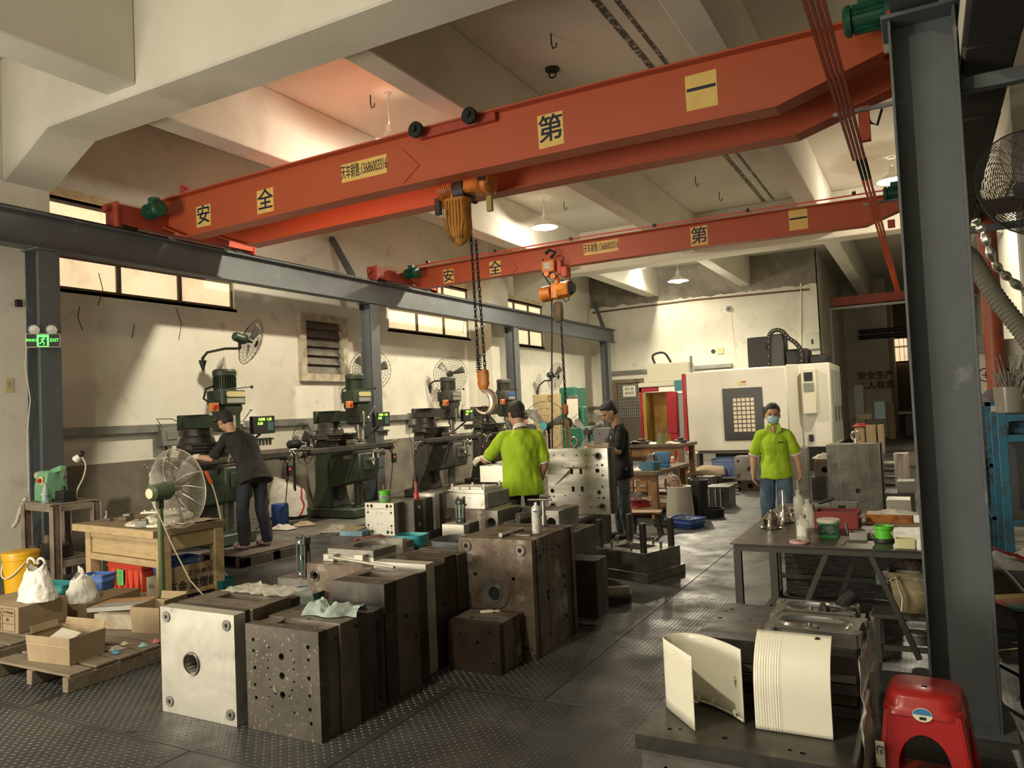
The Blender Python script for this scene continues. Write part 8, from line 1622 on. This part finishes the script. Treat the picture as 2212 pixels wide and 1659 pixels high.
    if mask:
        o = MB().sph((0, .052, -.045), (.066, .062, .054), 18, F).build('face_mask', mat('pale_blue_mask', (.42, .60, .66), .8), body)
        for z in (-.03, -.045, -.06): MB().sph((0, .053, z), (.0665, .063, .0025), 18, F).build('mask_pleat', mat('pale_blue_mask', (.42, .6, .66), .8), o)
        for sx in (-1, 1): MB().tube([F @ Vector((sx * .058, .07, -.03)), F @ Vector((sx * .074, .03, -.015)), F @ Vector((sx * .078, -.01, -.01))], .0025, 5).build('ear_loop', white_trim, o)
    return body, F
V = Vector
def std(h=1.70, **k):
    s = h / 1.70
    J = dict(head=(0, .03, 1.585), hf=(0, 1, 0), hu=(0, 0, 1), neck=(0, -.005, 1.43), shL=(-.172, 0, 1.36), shR=(.172, 0, 1.36), elL=(-.235, -.02, 1.10), elR=(.235, -.02, 1.10), wrL=(-.25, .06, .86), wrR=(.25, .06, .86),
             hdL=(0, .15, -1), hdR=(0, .15, -1), pnL=(1, 0, 0), pnR=(-1, 0, 0), hpL=(-.09, 0, .88), hpR=(.09, 0, .88), knL=(-.10, .02, .47), knR=(.10, .02, .47), anL=(-.11, -.02, .10), anR=(.11, -.02, .10))
    J.update(k); return {a: ((b[0] * s, b[1] * s, b[2] * s) if a[:2] not in ('hf', 'hu', 'hd', 'pn') else b) for a, b in J.items()}
# worker at the nearest milling machine, bending over the table with gloved hands
p1 = V((-7.42, 6.80, .13))
person('worker in black t-shirt and dark trousers bending over nearest milling machine', p1, (-.93, .02), std(1.72, head=(-.02, .40, 1.545), hf=(0, .75, -.62), hu=(0, .6, .8), neck=(-.01, .27, 1.40), shL=(-.17, .20, 1.36), shR=(.17, .18, 1.34), elL=(-.27, .36, 1.10), elR=(.26, .24, 1.08), wrL=(-.30, .62, 1.13), wrR=(.22, .48, 1.10),
    hdL=(-.1, 1, .0), hdR=(-.3, 1, 0), pnL=(0, 0, -1), pnR=(0, 0, -1), hpL=(-.10, -.04, .90), hpR=(.10, -.04, .90), knL=(-.12, .02, .48), knR=(.12, -.05, .48), anL=(-.15, -.04, .095), anR=(.15, -.10, .095)),
    blk_shirt, navy_pants, gloves=True, seed=1, curls=(.9, .8), shirt_w=1.18, pants_w=1.12, shoes=mat('red_white_sneaker', (.34, .33, .31), .6, c2=(.35, .04, .03), ns=22, ramp=(.52, .58)))
# worker in lime polo seen from behind, hand on the sling
p2 = V((-3.79, 7.14, 0))
wl_ = at(1042, 990, y=7.25) - p2
def loc2(f, w):   # world offset -> person frame
    f = V((f[0], f[1], 0)).normalized(); r = V((f.y, -f.x, 0)); return (w.dot(r), w.dot(f), w.z)
f2 = (-.62, .78)
person('man in lime green polo seen from behind, gloved hand on a steel block', p2, f2, std(1.76, head=(-.02, .07, 1.57), hf=(-.25, .9, -.42), hu=(0, .38, .9), neck=(0, .0, 1.42), elL=(-.36, .02, 1.12), wrL=tuple(c / (1.76 / 1.7) for c in loc2(f2, wl_)), hdL=(-.8, .5, -.05), pnL=(.2, .3, -1), elR=(.24, -.02, 1.06), wrR=(.20, .10, .83)),
    lime_m, mat('black_work_trousers', (.03, .03, .03), .8, c2=(.06, .06, .055), ns=8), collar=white_trim, gloves='L', seed=4, trim=white_trim, shirt_w=1.16, curls=(1.2, .6))
# worker at the drilled plate
p3 = V((-3.40, 9.06, 0)); f3 = (-.72, -.62)
person('young man in black t-shirt and faded jeans leaning over drilled plate', p3, f3, std(1.74, head=(-.03, .13, 1.56), hf=(-.05, .80, -.55), hu=(0, .5, .85), neck=(-.01, .03, 1.41), shL=(-.17, .05, 1.36), shR=(.17, -.02, 1.36), elL=(-.22, .10, 1.09), wrL=(-.13, .37, 1.14), elR=(.24, .06, 1.10), wrR=(.05, .36, 1.15), hdL=(.2, 1, .02), hdR=(-.45, .9, 0), pnL=(0, -.1, -1), pnR=(0, 0, -1)),
    blk_shirt, jeans_g, seed=7, shirt_w=1.0, curls=(.5, .7), pants_w=1.1, logo=(-.55, .11, .035, mat('teal_print', (.14, .26, .24), .7)))
# woman walking towards the camera
p4 = at(1675, 1000, y=9.35); p4.z = 0
person('woman in lime green polo, jeans and pale blue face mask, walking forward', p4, (.18, -1), std(1.60, hf=(0, 1, -.05), head=(0, .02, 1.575), shL=(-.165, 0, 1.335), shR=(.165, 0, 1.335), elL=(-.25, -.02, 1.09), elR=(.25, -.02, 1.09), wrL=(-.28, .10, .87), wrR=(.27, .06, .85), hpL=(-.10, 0, .90), hpR=(.10, 0, .90), knL=(-.09, .10, .48), knR=(.12, -.02, .47), anL=(-.08, .06, .10), anR=(.12, -.16, .12)),
    lime_m, jeans_m, female=True, collar=mat('lime_collar', (.42, .60, .05), .8), mask=True, seed=11, trim=white_trim, hair_long=True, shirt_w=1.04, pants_w=1.22, logo=(-.45, .055, .014, ink_black), curls=(.5, .5))
# distant worker
p5 = at(1140, 866, y=14.6); z5 = p5.z; p5.z = 0
person('older man in dark shirt behind the man in lime green polo', p5, (-.95, .1), std(1.66, head=(0, .14, 1.56), hf=(0, .85, -.45), hu=(0, .45, .85), neck=(0, .04, 1.42), wrL=(-.22, .40, 1.05), wrR=(.22, .38, 1.05), hdL=(0, 1, 0), hdR=(0, 1, 0), pnL=(0, 0, -1), pnR=(0, 0, -1)),
    mat('navy_shirt', (.015, .016, .024), .9), navy_pants, seed=15)
# open polo collar of the walking woman
wo = [o for o in bpy.data.objects if o.get('label', '').startswith('woman in lime')][0]
FW = Matrix(((-.984, .178, 0, 0), (-.178, -.984, 0, 0), (0, 0, 1, 0), (0, 0, 0, 1)))   # x right of her, y forward
s_ = 1.60 / 1.70
MB().add([tuple(FW @ Vector(p)) for p in ((-.050, .085, 1.36), (.050, .085, 1.36), (0, .118, 1.26), (0, .112, 1.35))], [(0, 2, 3), (3, 2, 1)]).build('open_neck', skin_m, wo)
for sx in (-1, 1):
    MB().prism([(sx * .015, 1.262), (sx * .085, 1.30), (sx * .07, 1.365), (sx * .048, 1.37)][::sx], -.118, -.110, FW @ Matrix(((1, 0, 0, 0), (0, 0, -1, 0), (0, 1, 0, 0), (0, 0, 0, 1)))).build('collar_flap', MATS['lime_collar'], wo)
# phrases shared by repeated things
GR = {'milling_machine': 'milling machines along the left wall', 'steel_column': 'gray H columns under the runways', 'wall_fan': 'black wall fans on the left wall', 'pedestal_fan': 'standing fans about the shop', 'mold_block': 'steel mold blocks standing on the floor', 'pendant_lamp': 'pendant lamps under the ceiling',
      'overhead_crane': 'red overhead cranes', 'chain_hoist': 'orange chain hoists', 'runway_beam': 'crane runway beams', 'hydraulic_cylinder': 'green tie rod cylinders', 'switch_box': 'gray electric boxes', 'plastic_ring': 'white plastic rings on the pine bench', 'steel_block': 'loose steel blocks', 'wooden_pallet': 'wooden pallets on the floor',
      'carton': 'cartons on the left pallets', 'glove_scrap': 'colored scraps on the front pallet', 'plastic_cover': 'cream plastic covers', 'bottle': 'clear bottles on the steel table', 'tray': 'plastic trays', 'cavity_insert': 'silver cavity inserts', 'upright_plate': 'upright dark plates by the walkway', 'cardboard_box': 'cardboard boxes in the corridor', 'flat_bar': 'flat steel bars',
      'person': 'people in the workshop', 'bearing_block': 'bearing blocks with round bores', 'eyebolt': 'lifting eyebolts', 'wooden_worktable': 'reddish wooden worktables', 'plastic_crate': 'plastic crates', 'plastic_bin': 'small plastic bins', 'nozzle_cone': 'polished steel cones', 'loose_cable': 'cables on the left wall', 'floor_cable': 'cables on the floor by the striped stool', 'rag_heap': 'rag heaps on the floor', 'steel_rack': 'blue steel racks', 'metal_profile': 'metal profiles on the pallet', 'pencil': 'pencils in the green cup', 'cotton_swab': 'cotton swabs in the yellow tub', 'steel_bar': 'loose steel bars', 'plastic_bag': 'plastic bags', 'rag': 'crumpled rags'}
for o in bpy.data.objects:
    if o.parent is None and o.get('category'):
        b_ = o.name.split('.')[0]
        if b_ in GR: o['group'] = GR[b_]
